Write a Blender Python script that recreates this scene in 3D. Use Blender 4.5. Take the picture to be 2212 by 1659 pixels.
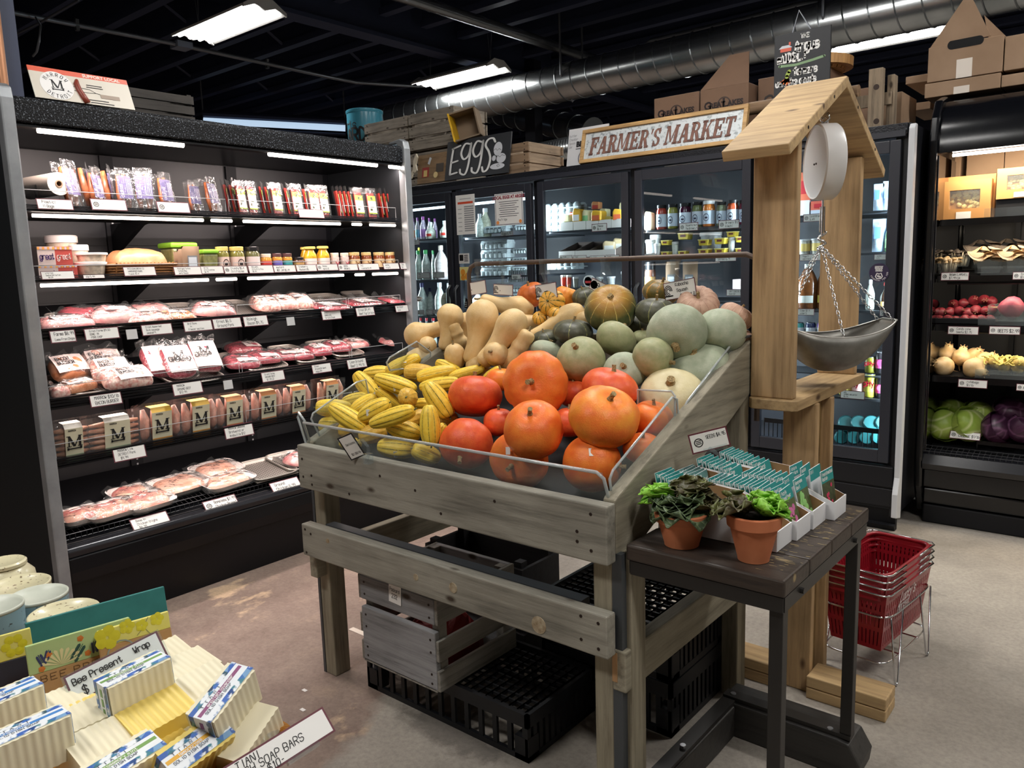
import bpy,math,random
from mathutils import Vector as V,Matrix as Mx
sc=bpy.context.scene
for o in list(bpy.data.objects):bpy.data.objects.remove(o)
PI=math.pi
rnd=random.Random(11)
# ---- camera, world, exposure
CAMZ=1.40; FPX=1685.3
YAW,PIT,ROL=0.69617,0.14848,0.03109
fw=V((-math.sin(YAW)*math.cos(PIT),math.cos(YAW)*math.cos(PIT),-math.sin(PIT)))
r0=V((math.cos(YAW),math.sin(YAW),0)); d0=fw.cross(r0)
RT=r0*math.cos(ROL)+d0*math.sin(ROL); DN=-r0*math.sin(ROL)+d0*math.cos(ROL)
cd=bpy.data.cameras.new('camera'); cam=bpy.data.objects.new('camera',cd); sc.collection.objects.link(cam)
cd.sensor_width=36; cd.lens=FPX/2212*36; cd.clip_start=.02; cd.clip_end=100
m=Mx((RT,-DN,-fw)).transposed().to_4x4(); m.translation=V((0,0,CAMZ)); cam.matrix_world=m
sc.camera=cam
w=bpy.data.worlds.new('world'); sc.world=w; w.use_nodes= True
w.node_tree.nodes['Background'].inputs[0].default_value=(.75,.85,1,1)
w.node_tree.nodes['Background'].inputs[1].default_value=.02
vs=sc.view_settings
vs.view_transform='Standard'; vs.look='None'; vs.gamma=1; vs.use_curve_mapping= False; vs.exposure=0.0
sc.cycles.max_bounces=8; sc.cycles.diffuse_bounces=3; sc.cycles.glossy_bounces=4
sc.cycles.transmission_bounces=4; sc.cycles.transparent_max_bounces=16
sc.cycles.caustics_reflective= False; sc.cycles.caustics_refractive= False
sc.cycles.sample_clamp_indirect=6
COL=sc.collection
def at(px,py,ax,val):
    """world point seen at photo pixel (px,py) on the plane axis ax = val"""
    d=RT*((px-1106)/FPX)+DN*((py-829.5)/FPX)+fw
    o=V((0,0,CAMZ)); t=(val-o[ax])/d[ax]
    return o+d*t
def dep(px,py,z):
    return V((0,0,CAMZ))+(RT*((px-1106)/FPX)+DN*((py-829.5)/FPX)+fw)*z
# ---- materials
def lin(c):
    f= lambda u:u/12.92 if u<=.04045 else ((u+.055)/1.055)**2.4
    return tuple(f(x/255) for x in c[:3])+(1,)
MATS={}
def nt(name):
    m=bpy.data.materials.new(name); m.use_nodes= True
    t=m.node_tree; return m,t,t.nodes['Principled BSDF'],t.nodes.new,t.links.new
def noise(t,scale,det=4,vec=None,sc3=None,co='Object',rough=.55):
    N=t.nodes.new; L=t.links.new
    tc=N('ShaderNodeTexCoord'); mp=N('ShaderNodeMapping'); L(tc.outputs[co],mp.inputs[0])
    if sc3:mp.inputs['Scale'].default_value=sc3
    n=N('ShaderNodeTexNoise'); n.inputs['Scale'].default_value=scale; n.inputs['Detail'].default_value=det
    n.inputs['Roughness'].default_value=rough
    L(mp.outputs[0],n.inputs['Vector']); return n
def ramp(t,fac,stops):
    r=t.nodes.new('ShaderNodeValToRGB'); e=r.color_ramp.elements
    while len(e)<len(stops):e.new(.5)
    for i,(p,c) in enumerate(stops):e[i].position=p; e[i].color=lin(c)
    t.links.new(fac,r.inputs[0]); return r
def bump(t,h,bs,st,dist=.01):
    b=t.nodes.new('ShaderNodeBump'); b.inputs['Strength'].default_value=st; b.inputs['Distance'].default_value=dist
    t.links.new(h,b.inputs['Height']); t.links.new(b.outputs[0],bs.inputs['Normal'])
def mat(name,c,rough=.5,metal=0,c2=None,ns=20,bmp=0,sc3=None,em=None,es=0,spec=None,coat=0,sss=0,det=4,lo=.35,hi=.65):
    if name in MATS: return MATS[name]
    m,t,b,N,L=nt(name)
    b.inputs['Base Color'].default_value=lin(c); b.inputs['Roughness'].default_value=rough; b.inputs['Metallic'].default_value=metal
    if spec is not None:b.inputs['Specular IOR Level'].default_value=spec
    if coat:b.inputs['Coat Weight'].default_value=coat; b.inputs['Coat Roughness'].default_value=.15
    if sss:
        b.inputs['Subsurface Weight'].default_value=sss; b.inputs['Subsurface Scale'].default_value=.01
    if c2 or bmp:
        n=noise(t,ns,det,sc3=sc3)
        if c2:L(ramp(t,n.outputs[0],[(lo,c),(hi,c2)]).outputs[0],b.inputs['Base Color'])
        if bmp:bump(t,n.outputs[0],b,bmp)
    if em:
        b.inputs['Emission Color'].default_value=lin(em); b.inputs['Emission Strength'].default_value=es
    MATS[name]=m; return m
def wood(name,c,c2,ax=0,sc=1.0,rough=.7,knots=True,dark=(60,48,36)):
    if name in MATS: return MATS[name]
    m,t,b,N,L=nt(name); b.inputs['Roughness'].default_value=rough
    s=[9*sc]*3; s[ax]=.55*sc
    n=noise(t,5,6,sc3=s,rough=.7); n2=noise(t,3*sc,3)
    r=ramp(t,n.outputs[0],[(.3,c2),(.5,c),(.72,tuple(min(255,int(x*1.12)) for x in c))])
    mx=N('ShaderNodeMixRGB'); mx.blend_type='MULTIPLY'; mx.inputs[0].default_value=.5
    L(r.outputs[0],mx.inputs[1]); L(ramp(t,n2.outputs[0],[(.3,(150,145,140)),(.6,(255,255,255))]).outputs[0],mx.inputs[2])
    out=mx.outputs[0]
    if knots:
        tc=N('ShaderNodeTexCoord'); mp=N('ShaderNodeMapping'); L(tc.outputs['Object'],mp.inputs[0])
        s=[7*sc]*3; s[ax]=3.2*sc; mp.inputs['Scale'].default_value=s
        vo=N('ShaderNodeTexVoronoi'); vo.inputs['Scale'].default_value=1.3; L(mp.outputs[0],vo.inputs['Vector'])
        k=ramp(t,vo.outputs['Distance'],[(.05,(0,0,0)),(.11,(255,255,255))])
        m2=N('ShaderNodeMixRGB'); L(k.outputs[0],m2.inputs[0]); m2.inputs[1].default_value=lin(dark); L(out,m2.inputs[2]); out=m2.outputs[0]
    L(out,b.inputs['Base Color']); bump(t,n.outputs[0],b,.35,.004)
    MATS[name]=m; return m
def glassy(name,tint=(255,255,255),refl=1.0,rough=.03,haze=0,bmp=0,ns=30,hz=(235,240,240)):
    """clear sheet: see-through with Fresnel reflection (and a little haze)"""
    if name in MATS: return MATS[name]
    m,t,b,N,L=nt(name); t.nodes.remove(b); out=t.nodes['Material Output']
    tr=N('ShaderNodeBsdfTransparent'); tr.inputs[0].default_value=lin(tint)
    gl=N('ShaderNodeBsdfGlossy'); gl.inputs['Roughness'].default_value=rough
    fr=N('ShaderNodeFresnel'); fr.inputs['IOR'].default_value=1.45
    mu=N('ShaderNodeMath'); mu.operation='MULTIPLY'; mu.inputs[1].default_value=refl; L(fr.outputs[0],mu.inputs[0])
    ge=N('ShaderNodeNewGeometry'); fb=N('ShaderNodeMath'); fb.operation='SUBTRACT'; fb.inputs[0].default_value=1; L(ge.outputs['Backfacing'],fb.inputs[1])
    mf=N('ShaderNodeMath'); mf.operation='MULTIPLY'; L(mu.outputs[0],mf.inputs[0]); L(fb.outputs[0],mf.inputs[1]); mu=mf
    mx=N('ShaderNodeMixShader'); L(mu.outputs[0],mx.inputs[0]); L(tr.outputs[0],mx.inputs[1]); L(gl.outputs[0],mx.inputs[2])
    if bmp:
        n=noise(t,ns,3); bb=N('ShaderNodeBump'); bb.inputs['Strength'].default_value=bmp; bb.inputs['Distance'].default_value=.02
        L(n.outputs[0],bb.inputs['Height']); L(bb.outputs[0],gl.inputs['Normal']); L(bb.outputs[0],fr.inputs['Normal'])
    res=mx.outputs[0]
    if haze:
        df=N('ShaderNodeBsdfDiffuse'); df.inputs[0].default_value=lin(hz)
        m2=N('ShaderNodeMixShader'); m2.inputs[0].default_value=haze; L(res,m2.inputs[1]); L(df.outputs[0],m2.inputs[2]); res=m2.outputs[0]
    L(res,out.inputs[0]); MATS[name]=m; return m
# ---- mesh builder
class MB:
    def __init__(s):s.v=[]; s.f=[]; s.m=[]; s.mi=0
    def mt(s,i):s.mi=i; return s
    def add(s,vs,fs,T=None):
        n=len(s.v); s.v+=[(T@V(p) if T else V(p)) for p in vs]
        s.f+=[[i+n for i in f] for f in fs]; s.m+=[s.mi]*len(fs); return s
    def box(s,x0,x1,y0,y1,z0,z1,T=None):
        return s.add([(x,y,z) for z in (z0,z1) for y in (y0,y1) for x in (x0,x1)],
                     [(0,2,3,1),(4,5,7,6),(0,1,5,4),(2,6,7,3),(0,4,6,2),(1,3,7,5)],T)
    def boxc(s,c,d,T=None):
        return s.box(c[0]-d[0]/2,c[0]+d[0]/2,c[1]-d[1]/2,c[1]+d[1]/2,c[2]-d[2]/2,c[2]+d[2]/2,T)
    def prism(s,poly,a,b,ax=0,T=None):
        n=len(poly)
        def mk(p,h):q=list(p); q.insert(ax,h); return q
        vs=[mk(p,a) for p in poly]+[mk(p,b) for p in poly]
        fs=[list(range(n))[::-1],list(range(n,2*n))]+[(i,(i+1)%n,n+(i+1)%n,n+i) for i in range(n)]
        return s.add(vs,fs,T)
    def cyl(s,p,q,r,r2=None,n=12,cap=True,T=None):
        return s.tube([p,q],r,n, False,T,[r,r if r2 is None else r2],cap)
    def tube(s,pts,r,n=8,closed=False,T=None,rads=None,cap=True):
        pts=[V(p) for p in pts]; N=len(pts); vs=[]; fs=[]; ref= None
        for i,p in enumerate(pts):
            if closed:d=pts[(i+1)%N]-pts[i-1]
            else:d=pts[min(i+1,N-1)]-pts[max(i-1,0)]
            d=d.normalized() if d.length>1e-9 else V((0,0,1))
            if ref is None:ref=V((0,0,1)) if abs(d.z)<.9 else V((1,0,0))
            a=d.cross(ref); a=a.normalized() if a.length>1e-6 else d.orthogonal().normalized()
            b=d.cross(a).normalized(); ref=-b if False else b.cross(d)*0+a.cross(d)
            rr=rads[i] if rads else r
            vs+=[p+a*(rr*math.cos(2*PI*k/n))+b*(rr*math.sin(2*PI*k/n)) for k in range(n)]
        M=N if closed else N-1
        for i in range(M):
            j=(i+1)%N
            fs+=[(i*n+k,i*n+(k+1)%n,j*n+(k+1)%n,j*n+k) for k in range(n)]
        if cap and not closed:fs+=[list(range(n))[::-1],list(range((N-1)*n,N*n))]
        return s.add(vs,fs,T)
    def lathe(s,prof,n=24,T=None,cap=True):
        vs=[]; fs=[]
        for r,z in prof:vs+=[(r*math.cos(2*PI*k/n),r*math.sin(2*PI*k/n),z) for k in range(n)]
        for i in range(len(prof)-1):fs+=[(i*n+k,i*n+(k+1)%n,(i+1)*n+(k+1)%n,(i+1)*n+k) for k in range(n)]
        if cap:
            if prof[0][0]>1e-5:fs.append(list(range(n))[::-1])
            if prof[-1][0]>1e-5:fs.append(list(range((len(prof)-1)*n,len(prof)*n)))
        return s.add(vs,fs,T)
    def surf(s,fn,nu,nv,T=None,wu=False,wv=False):
        vs=[fn(i/(nu if wu else nu-1),j/(nv if wv else nv-1)) for j in range(nv) for i in range(nu)]
        fs=[]
        for j in range(nv if wv else nv-1):
            for i in range(nu if wu else nu-1):
                a=j*nu+i; b=j*nu+(i+1)%nu; c=((j+1)%nv)*nu+(i+1)%nu; d=((j+1)%nv)*nu+i
                fs.append((a,b,c,d))
        return s.add(vs,fs,T)
    def quad(s,a,b,c,d): return s.add([a,b,c,d],[(0,1,2,3)])
def base_of(vs):
    xs=[p.x for p in vs]; ys=[p.y for p in vs]; zs=[p.z for p in vs]
    return V(((min(xs)+max(xs))/2,(min(ys)+max(ys))/2,min(zs)))
def wl(o):
    p=V(o.location)
    while o.parent:o=o.parent; p=p+V(o.location)
    return p
def obj(name,mb,mats,parent=None,smooth=0,bev=0,local=False,label=None,seg=2):
    me=bpy.data.meshes.new(name); vs=mb.v
    off=V((0,0,0))
    if not local:off=wl(parent) if parent else base_of(vs)
    me.from_pydata([tuple(p-off) for p in vs],[],mb.f)
    if not isinstance(mats,(list,tuple)):mats=[mats]
    for q in mats:me.materials.append(q)
    me.polygons.foreach_set('material_index',mb.m)
    if smooth:
        me.polygons.foreach_set('use_smooth',[True]*len(me.polygons))
        me.set_sharp_from_angle(angle=math.radians(smooth if smooth>1 else 45))
    me.validate(); me.update()
    o=bpy.data.objects.new(name,me); COL.objects.link(o)
    if parent:o.parent=parent
    elif not local:o.location=off
    if label:o['label']=label
    if bev:
        md=o.modifiers.new('bevel','BEVEL'); md.width=bev; md.segments=seg; md.limit_method='ANGLE'; md.angle_limit=math.radians(40)
    return o
def tag(o,label,cat,group=None):
    o['label']=label; o['category']=cat
    if group:o['group']=group
    return o
def thing(name,label,cat,loc,group=None,rz=0):
    o=bpy.data.objects.new(name, None); COL.objects.link(o); o.location=loc; o.rotation_euler=(0,0,rz)
    o.empty_display_size=.05
    return tag(o,label,cat,group)
def struct(o):o['kind']='structure'; return o
def dup(o,parent=None,**kw):
    c=o.copy(); COL.objects.link(c)
    if parent:c.parent=parent
    for ch in list(o.children):dup(ch,c)
    for k,v in kw.items():
        if k in ('location','rotation_euler','scale'):setattr(c,k,v)
        else:c[k]=v
    return c
def frame(o,x,y):
    """matrix whose local x,y run along x,y, origin o"""
    x=V(x).normalized(); z=x.cross(V(y)).normalized(); y=z.cross(x)
    T=Mx((x,y,z)).transposed().to_4x4(); T.translation=V(o); return T
def TR(loc,rx=0,ry=0,rz=0,s=1):
    from mathutils import Euler
    T=Euler((rx,ry,rz)).to_matrix().to_4x4()
    if s!=1:T=T@(Mx.Diagonal((*s,1)) if isinstance(s,tuple) else Mx.Scale(s,4))
    T.translation=V(loc); return T
ORD=['leftmost','second from left','third from left','fourth from left','fifth from left','sixth from left','seventh from left',
       'eighth from left','ninth from left','tenth from left','eleventh from left','twelfth from left','thirteenth from left','fourteenth from left','fifteenth from left','sixteenth from left']
def nth(i,n): return 'rightmost' if (i==n-1 and n>1) else ORD[i]
# ---- lettering
_G='''A022842,1535;B02083847463505,3544433202;C4738180703123243;D02082846442202;E48080242,0535;F480802,0535;G47381807031232434525;H0802,4842,0545;I2822
J4843321203;K0802,480542;L080242;M0208254842;N02084248;O180703123243473818;P02083847463505;Q180703123243473818,3442;R02083847463505,2542;S473818070615354443321203
T0848,2822;U080312324348;V082248;W0812253248;X0842,4802;Y082548,2522;Z08480242;a4536160503123243,4642;b0802,05163645433212 03;c4536160503123243;d4842,4536160503123243
e0444453616050312 3243;f48382722,0636;g4536160503123243,4641301001;h0802,0516364542;i2622,2728;j36312010,3738;k0802,460442;l2822;m0602,05162522,25364542;n0602,0516364542
o160503123243453616;p0600,05163645433212 03;q4640,4536160503123243;r0602,0516364 6;s453616051434433212 03;t28233243,0636;u0603123243,4642;v062246;w0612243246;x0642,4602;y0623,4610;z06460242
0180703123243473818;1172822;207183847460242;30848253544433212 03;4380444,3832;5480805354443321203;647381807031232434435 1504;7084812;8180706153544433212030415354647 3818;9463515060718384742
$473818070615354443321203,2921;.1213;'2827;-1535;:2324,2627;/0248;!2824,2322'''
GL={}
for row in _G.split('\n'):
    for g in row.split(';'):
        if g:GL[g[0]]=[[(int(s[i]),int(s[i+1])-2) for i in range(0,len(s)-1,2)] for s in g[1:].replace(' ','').split(',')]
def crom(p,n=4):
    if len(p)<3: return [V((*q,0)) for q in p]
    out=[]; P=[V((*q,0)) for q in p]
    for i in range(len(P)-1):
        a=P[i-1] if i else P[0]*2-P[1]; b=P[i]; c=P[i+1]; d=P[i+2] if i+2<len(P) else P[-1]*2-P[-2]
        for k in range(n):
            t=k/n; out.append(.5*((2*b)+(c-a)*t+(2*a-5*b+4*c-d)*t*t+(3*b-a-3*c+d)*t**3))
    return out+[P[-1]]
def pen(mb,pts,wd,T,th=0):
    """ink stroke: flat ribbon with round ends"""
    n=len(pts)
    if n<2: return
    L=[]; R=[]
    for i,p in enumerate(pts):
        d=pts[min(i+1,n-1)]-pts[max(i-1,0)]
        if d.length<1e-9:d=V((1,0,0))
        q=V((-d.y,d.x,0)).normalized()*wd/2; L.append(p+q); R.append(p-q)
    mb.add(L+R,[(i,n+i,n+i+1,i+1) for i in range(n-1)],T)
    for p in (pts[0],pts[-1]):mb.add([p+V((math.cos(k*PI/4),math.sin(k*PI/4),0))*wd/2 for k in range(8)],[list(range(8))],T)
def hand(mb,s,T,h=.01,wd=None,sx=.75,slant=0,rnd_=True,gap=1.6,jit=0):
    """handwriting with cap height h on the plane of T; returns the width"""
    k=h/6; x=0; wd=wd or h*.13
    for ch in s:
        if ch in GL:
            jy=rnd.uniform(-jit,jit)
            for st in GL[ch]:
                p=[((x+a*sx+(b)*slant)*k,(b+jy)*k) for a,b in st]
                pen(mb,crom(p) if rnd_ else [V((*q,0)) for q in p],wd,T)
            x+=(4*sx if ch not in "Iil1.'!:" else 3*sx)+gap*sx
        else:x+=3.2*sx
    return x*k
def hwid(s,h,sx=.75,gap=1.6): return sum(((4*sx if c not in "Iil1.'!:" else 3*sx)+gap*sx) if c in GL else 3.2*sx for c in s)*h/6
def txt(s,h,T,mat_,parent,name='lettering',bold=0,sx=1,shear=0,align='CENTER',ext=0.0004,sp=1):
    cu=bpy.data.curves.new(name,'FONT'); cu.body=s; cu.size=h/.72; cu.align_x=align; cu.offset=bold; cu.shear=shear; cu.space_character=sp
    cu.extrude=ext; cu.resolution_u=2
    t=bpy.data.objects.new('t',cu); COL.objects.link(t)
    dg=bpy.context.evaluated_depsgraph_get(); me=bpy.data.meshes.new_from_object(t.evaluated_get(dg))
    bpy.data.objects.remove(t); me.name=name
    me.transform(T@Mx.Diagonal((sx,1,1,1)));
    if parent:me.transform(Mx.Translation(-wl(parent)))
    me.materials.clear(); me.materials.append(mat_)
    o=bpy.data.objects.new(name,me); COL.objects.link(o); o.parent=parent
    return o
def ink(name,mb,mat_,parent,label=None,local=False): return obj(name,mb,mat_,parent,label=label,local=local)
# ---- shared materials
BLACK=mat('black_enamel',(12,13,17),.35,spec=.3); BLK2=mat('black_matte',(18,19,23),.6,spec=.3)
NAVY=mat('navy_paint',(28,36,62),.75)
STEEL=mat('brushed_steel',(175,178,182),.32,.85,c2=(150,152,156),ns=12)
ALU=mat('aluminium_trim',(170,174,178),.38,.6,c2=(150,154,158),ns=8)
WHITE=mat('white_card',(238,236,232),.6); INK=mat('black_ink',(22,20,22),.6); MAR=mat('maroon_border',(98,40,52),.6)
GREY=mat('pale_grey_plastic',(190,192,194),.4); TAGC=mat('clear_tag_holder',(205,205,205),.3)
CLEAR=glassy('clear_acrylic',(243,247,248),1.3,.04,.05); PANE=glassy('glass_pane',(236,242,244),.75,.01,0)
FILM=glassy('clear_film',(250,250,250),2.0,.12,.035,.8,25)
CARD=mat('kraft_cardboard',(150,124,100),.8,c2=(138,112,88),ns=5); CHROME=mat('chrome',(215,216,218),.15,1)
# ==== room
def flo():
    m,t,b,N,L=nt('concrete_floor'); b.inputs['Roughness'].default_value=.5
    n1=noise(t,1.1,8,rough=.65); n2=noise(t,60,4,rough=.7); n3=noise(t,2.6,6,rough=.6); n4=noise(t,7,8,rough=.75)
    g=ramp(t,n1.outputs[0],[(.32,(128,122,114)),(.5,(160,152,142)),(.68,(180,172,160))])
    br=ramp(t,n4.outputs[0],[(.3,(128,108,98)),(.55,(148,129,117)),(.75,(168,145,126))])
    tc=N('ShaderNodeTexCoord'); sx=N('ShaderNodeSeparateXYZ'); L(tc.outputs['Object'],sx.inputs[0])
    ad=N('ShaderNodeMath'); ad.operation='MULTIPLY_ADD'; L(sx.outputs[1],ad.inputs[0]); ad.inputs[1].default_value=.55; L(sx.outputs[0],ad.inputs[2])
    nn=N('ShaderNodeMath'); nn.operation='MULTIPLY_ADD'; L(n3.outputs[0],nn.inputs[0]); nn.inputs[1].default_value=.35; L(ad.outputs[0],nn.inputs[2])
    st=ramp(t,nn.outputs[0],[(.0,(255,255,255)),(.02,(0,0,0))])
    mp=N('ShaderNodeMapRange'); mp.inputs['From Min'].default_value=-2.2; mp.inputs['From Max'].default_value=.3; L(nn.outputs[0],mp.inputs[0])
    st=ramp(t,mp.outputs[0],[(.52,(255,255,255)),(.545,(0,0,0))])
    mx=N('ShaderNodeMixRGB'); L(st.outputs[0],mx.inputs[0]); L(g.outputs[0],mx.inputs[1]); L(br.outputs[0],mx.inputs[2])
    pt=ramp(t,noise(t,1.7,7,sc3=(1,.6,1),rough=.6).outputs[0],[(.60,(0,0,0)),(.63,(255,255,255))])
    mm=N('ShaderNodeMath'); mm.operation='MULTIPLY'; L(pt.outputs[0],mm.inputs[0]); L(st.outputs[0],mm.inputs[1])
    m2=N('ShaderNodeMixRGB'); L(mm.outputs[0],m2.inputs[0]); L(mx.outputs[0],m2.inputs[1]); m2.inputs[2].default_value=lin((206,178,148))
    m3=N('ShaderNodeMixRGB'); m3.blend_type='MULTIPLY'; m3.inputs[0].default_value=.35; L(m2.outputs[0],m3.inputs[1])
    L(ramp(t,n2.outputs[0],[(.3,(150,150,150)),(.6,(255,255,255))]).outputs[0],m3.inputs[2])
    dk=ramp(t,noise(t,2.1,8,rough=.7).outputs[0],[(.28,(90,86,82)),(.4,(255,255,255))])
    m4=N('ShaderNodeMixRGB'); m4.blend_type='MULTIPLY'; m4.inputs[0].default_value=.45; L(m3.outputs[0],m4.inputs[1]); L(dk.outputs[0],m4.inputs[2])
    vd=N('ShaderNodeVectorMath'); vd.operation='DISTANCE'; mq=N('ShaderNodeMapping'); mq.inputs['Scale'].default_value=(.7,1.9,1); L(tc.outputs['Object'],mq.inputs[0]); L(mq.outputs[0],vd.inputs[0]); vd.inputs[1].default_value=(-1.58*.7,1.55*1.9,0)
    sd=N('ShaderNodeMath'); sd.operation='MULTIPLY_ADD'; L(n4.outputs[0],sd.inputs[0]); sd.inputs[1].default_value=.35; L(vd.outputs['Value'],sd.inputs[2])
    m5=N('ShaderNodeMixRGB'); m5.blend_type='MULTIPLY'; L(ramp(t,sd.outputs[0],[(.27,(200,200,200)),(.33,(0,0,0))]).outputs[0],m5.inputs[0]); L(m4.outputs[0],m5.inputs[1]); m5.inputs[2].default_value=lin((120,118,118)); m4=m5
    L(m4.outputs[0],b.inputs['Base Color']); bump(t,n4.outputs[0],b,.15,.004)
    r=ramp(t,n1.outputs[0],[(.3,(200,200,200)),(.7,(228,228,228))]); L(r.outputs[0],b.inputs['Roughness'])
    return m
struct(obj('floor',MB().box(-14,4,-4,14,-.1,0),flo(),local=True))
NW=mat('navy_wall',(28,33,50),.8); LW=mat('pale_wall',(186,182,174),.8)
struct(obj('wall_back',MB().box(-14,4,14,14.1,0,4.5),NW)); struct(obj('wall_left',MB().box(-14.1,-14,-4,14,0,4.5),NW))
struct(obj('wall_right',MB().box(4,4.1,-4,14,0,4.5),LW)); struct(obj('wall_front',MB().box(-14,4,-4.1,-4,0,4.5),LW))
ceil=struct(obj('ceiling',MB().box(-14,4,-4,14,4.42,4.5),NAVY))
JO=mat('navy_joist',(58,66,92),.55)
for k in range(30):
    y=-3.6+k*.585
    jb=MB().box(-14,-6.62,y-.02,y+.02,4.06,4.42).box(-14,-6.62,y-.05,y+.05,4.0,4.07) if True else None
    jb.box(-6.4,4,y-.02,y+.02,4.06,4.42).box(-6.4,4,y-.05,y+.05,4.0,4.07)
    obj('joist',jb,JO,ceil)
    if k%2:
        for x in (-8.1,-10.2):
            obj('bridging',MB().tube([(x,y,4.03),(x,y+.585,4.36)],.02,6).tube([(x,y,4.36),(x,y+.585,4.03)],.02,6),JO,ceil)
obj('beam',MB().box(-6.54,-6.50,-4,14,3.84,4.40).box(-6.62,-6.42,-4,14,3.8,3.84).box(-6.62,-6.42,-4,14,4.38,4.42),JO,ceil)
cc=at(1153,270,1,8.3)
obj('column',MB().box(cc.x-.08,cc.x+.08,8.22,8.38,0,4.0),mat('navy_column',(26,29,40),.6),ceil)
GP=mat('grey_conduit',(120,124,132),.4,.5)
def pipe(name,pts,r,label,m_=GP,clips=()):
    t=thing(name,label,'pipe',pts[0]); obj('tube',MB().tube(pts,r,10),m_,t,smooth=1)
    for c in clips:obj('clip',MB().boxc(c,(.04,.03,.1)),STEEL,t)
    return t
c36= lambda x,y,z=3.72:at(x,y,2,z)
p=[c36(-60,12),c36(8,23),c36(166,54),c36(374,94),c36(580,138),c36(700,164),c36(770,178),c36(912,187)]
t=pipe('conduit',p,.022,'thin grey conduit running under the joists with a bend near the second lamp',clips=(c36(166,54),c36(577,138)))
obj('junction_box',MB().boxc(c36(392,99),(.16,.16,.06)),mat('box_cover',(150,160,180),.5,.4),t)
pipe('sprinkler_pipe',[c36(700,-60,3.8),c36(900,2,3.8),c36(1290,130,3.8)],.055,'shiny steel pipe running along the big dark beam above the long duct',mat('pipe_steel',(150,155,160),.25,.8),
     clips=(c36(928,12,3.8),))
pipe('conduit',[c36(1400,103,3.75),c36(1395,96,3.75),c36(1405,88,3.75),c36(1600,42,3.75),c36(1730,8,3.75),c36(1760,4,3.75),c36(1798,10,3.75)],.022,'grey conduit with hooked ends just above the long spiral duct')
pipe('cable',[at(170,0,2,3.64),at(84,50,2,3.64),at(14,84,2,3.64)],.01,'thin dark cable crossing the conduit at the top left corner')
pipe('wire',[at(78,46,2,3.6)+V((0,0,.03)),at(88,56,1,2.3),at(84,90,1,2.3),at(79,112,1,2.3),at(71,121,1,2.3)],.008,'loose wire dangling from the conduit at the upper left')
cp=thing('copper_pipe','vertical copper pipe beside a dark post at the left edge above the meat cooler','pipe',(-3.98,1.2,2.03))
a=at(8,190,0,-3.98); obj('tube',MB().cyl((a.x,a.y+.0,2.03),(a.x,a.y,4.0),.022,n=10),mat('copper',(196,140,104),.4,.5),cp,smooth=1)
obj('post',MB().box(a.x-.1,a.x-.03,a.y-.1,a.y+.09,2.03,4.0),JO,cp)
def spiral(name,a,b,r,label,n=46,step=.2):
    a=V(a); b=V(b); d=(b-a); Lh=d.length; ds=d.normalized()
    t=thing(name,label,'duct',(a+b)/2-V((0,0,r)))
    obj('shell',MB().cyl(a,b,r,n=40),mat('galvanised_duct',(172,178,180),.27,.95,c2=(196,200,202),ns=2.2,lo=.4,hi=.6),t,smooth=1)
    u=ds.orthogonal().normalized(); q=ds.cross(u); k=int(Lh/step); mb=MB()
    hl=[a+ds*(Lh*i/(k*24))+(u*math.cos(2*PI*i/24)+q*math.sin(2*PI*i/24))*r for i in range(k*24+1)]
    mb.tube(hl,.008,4); obj('spiral_seam',mb,mat('duct_seam',(140,145,148),.3,.9),t)
    return t
du=spiral('spiral_duct',(-8.4,7.42,3.40),(1.5,7.42,3.45),.2,'long shiny spiral duct hung below the ceiling across the whole room')
for x in (-2.42,-5.2):
    obj('hanger',MB().tube([(x,7.62,4.2),(x,7.63,3.45),(x,7.42,3.2),(x,7.21,3.45),(x,7.2,4.2)],.012,6),GP,du)
d2=thing('spiral_duct','smaller spiral duct seen behind the crates under the long duct','duct',at(1180,280,1,9.2)-V((0,0,.2)))
pa,pb=at(1060,240,1,9.2),at(1280,285,1,8.4); obj('shell',MB().cyl(pa,pb,.17,n=28),MATS['galvanised_duct'],d2,smooth=1)
mb=MB()
for i in range(9):
    c=pa.lerp(pb,i/8); dd=(pb-pa).normalized()*.008; mb.cyl(c-dd,c+dd,.176,n=24)
obj('spiral_seam',mb,MATS['duct_seam'],d2)
d3=thing('flexible_duct','short ribbed flexible duct glinting behind the crate and the white board','duct',at(1200,345,1,6.2))
mb=MB(); pa,pb=at(1150,335,1,6.2),at(1262,312,1,6.2)
mb.tube([pa.lerp(pb,i/40) for i in range(41)],.1,18,rads=[.09+.012*(i%2) for i in range(41)]); obj('shell',mb,MATS['galvanised_duct'],d3,smooth=1)
TUBE=mat('lamp_tube',(255,255,255),.5,em=(255,252,246),es=14)
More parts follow.
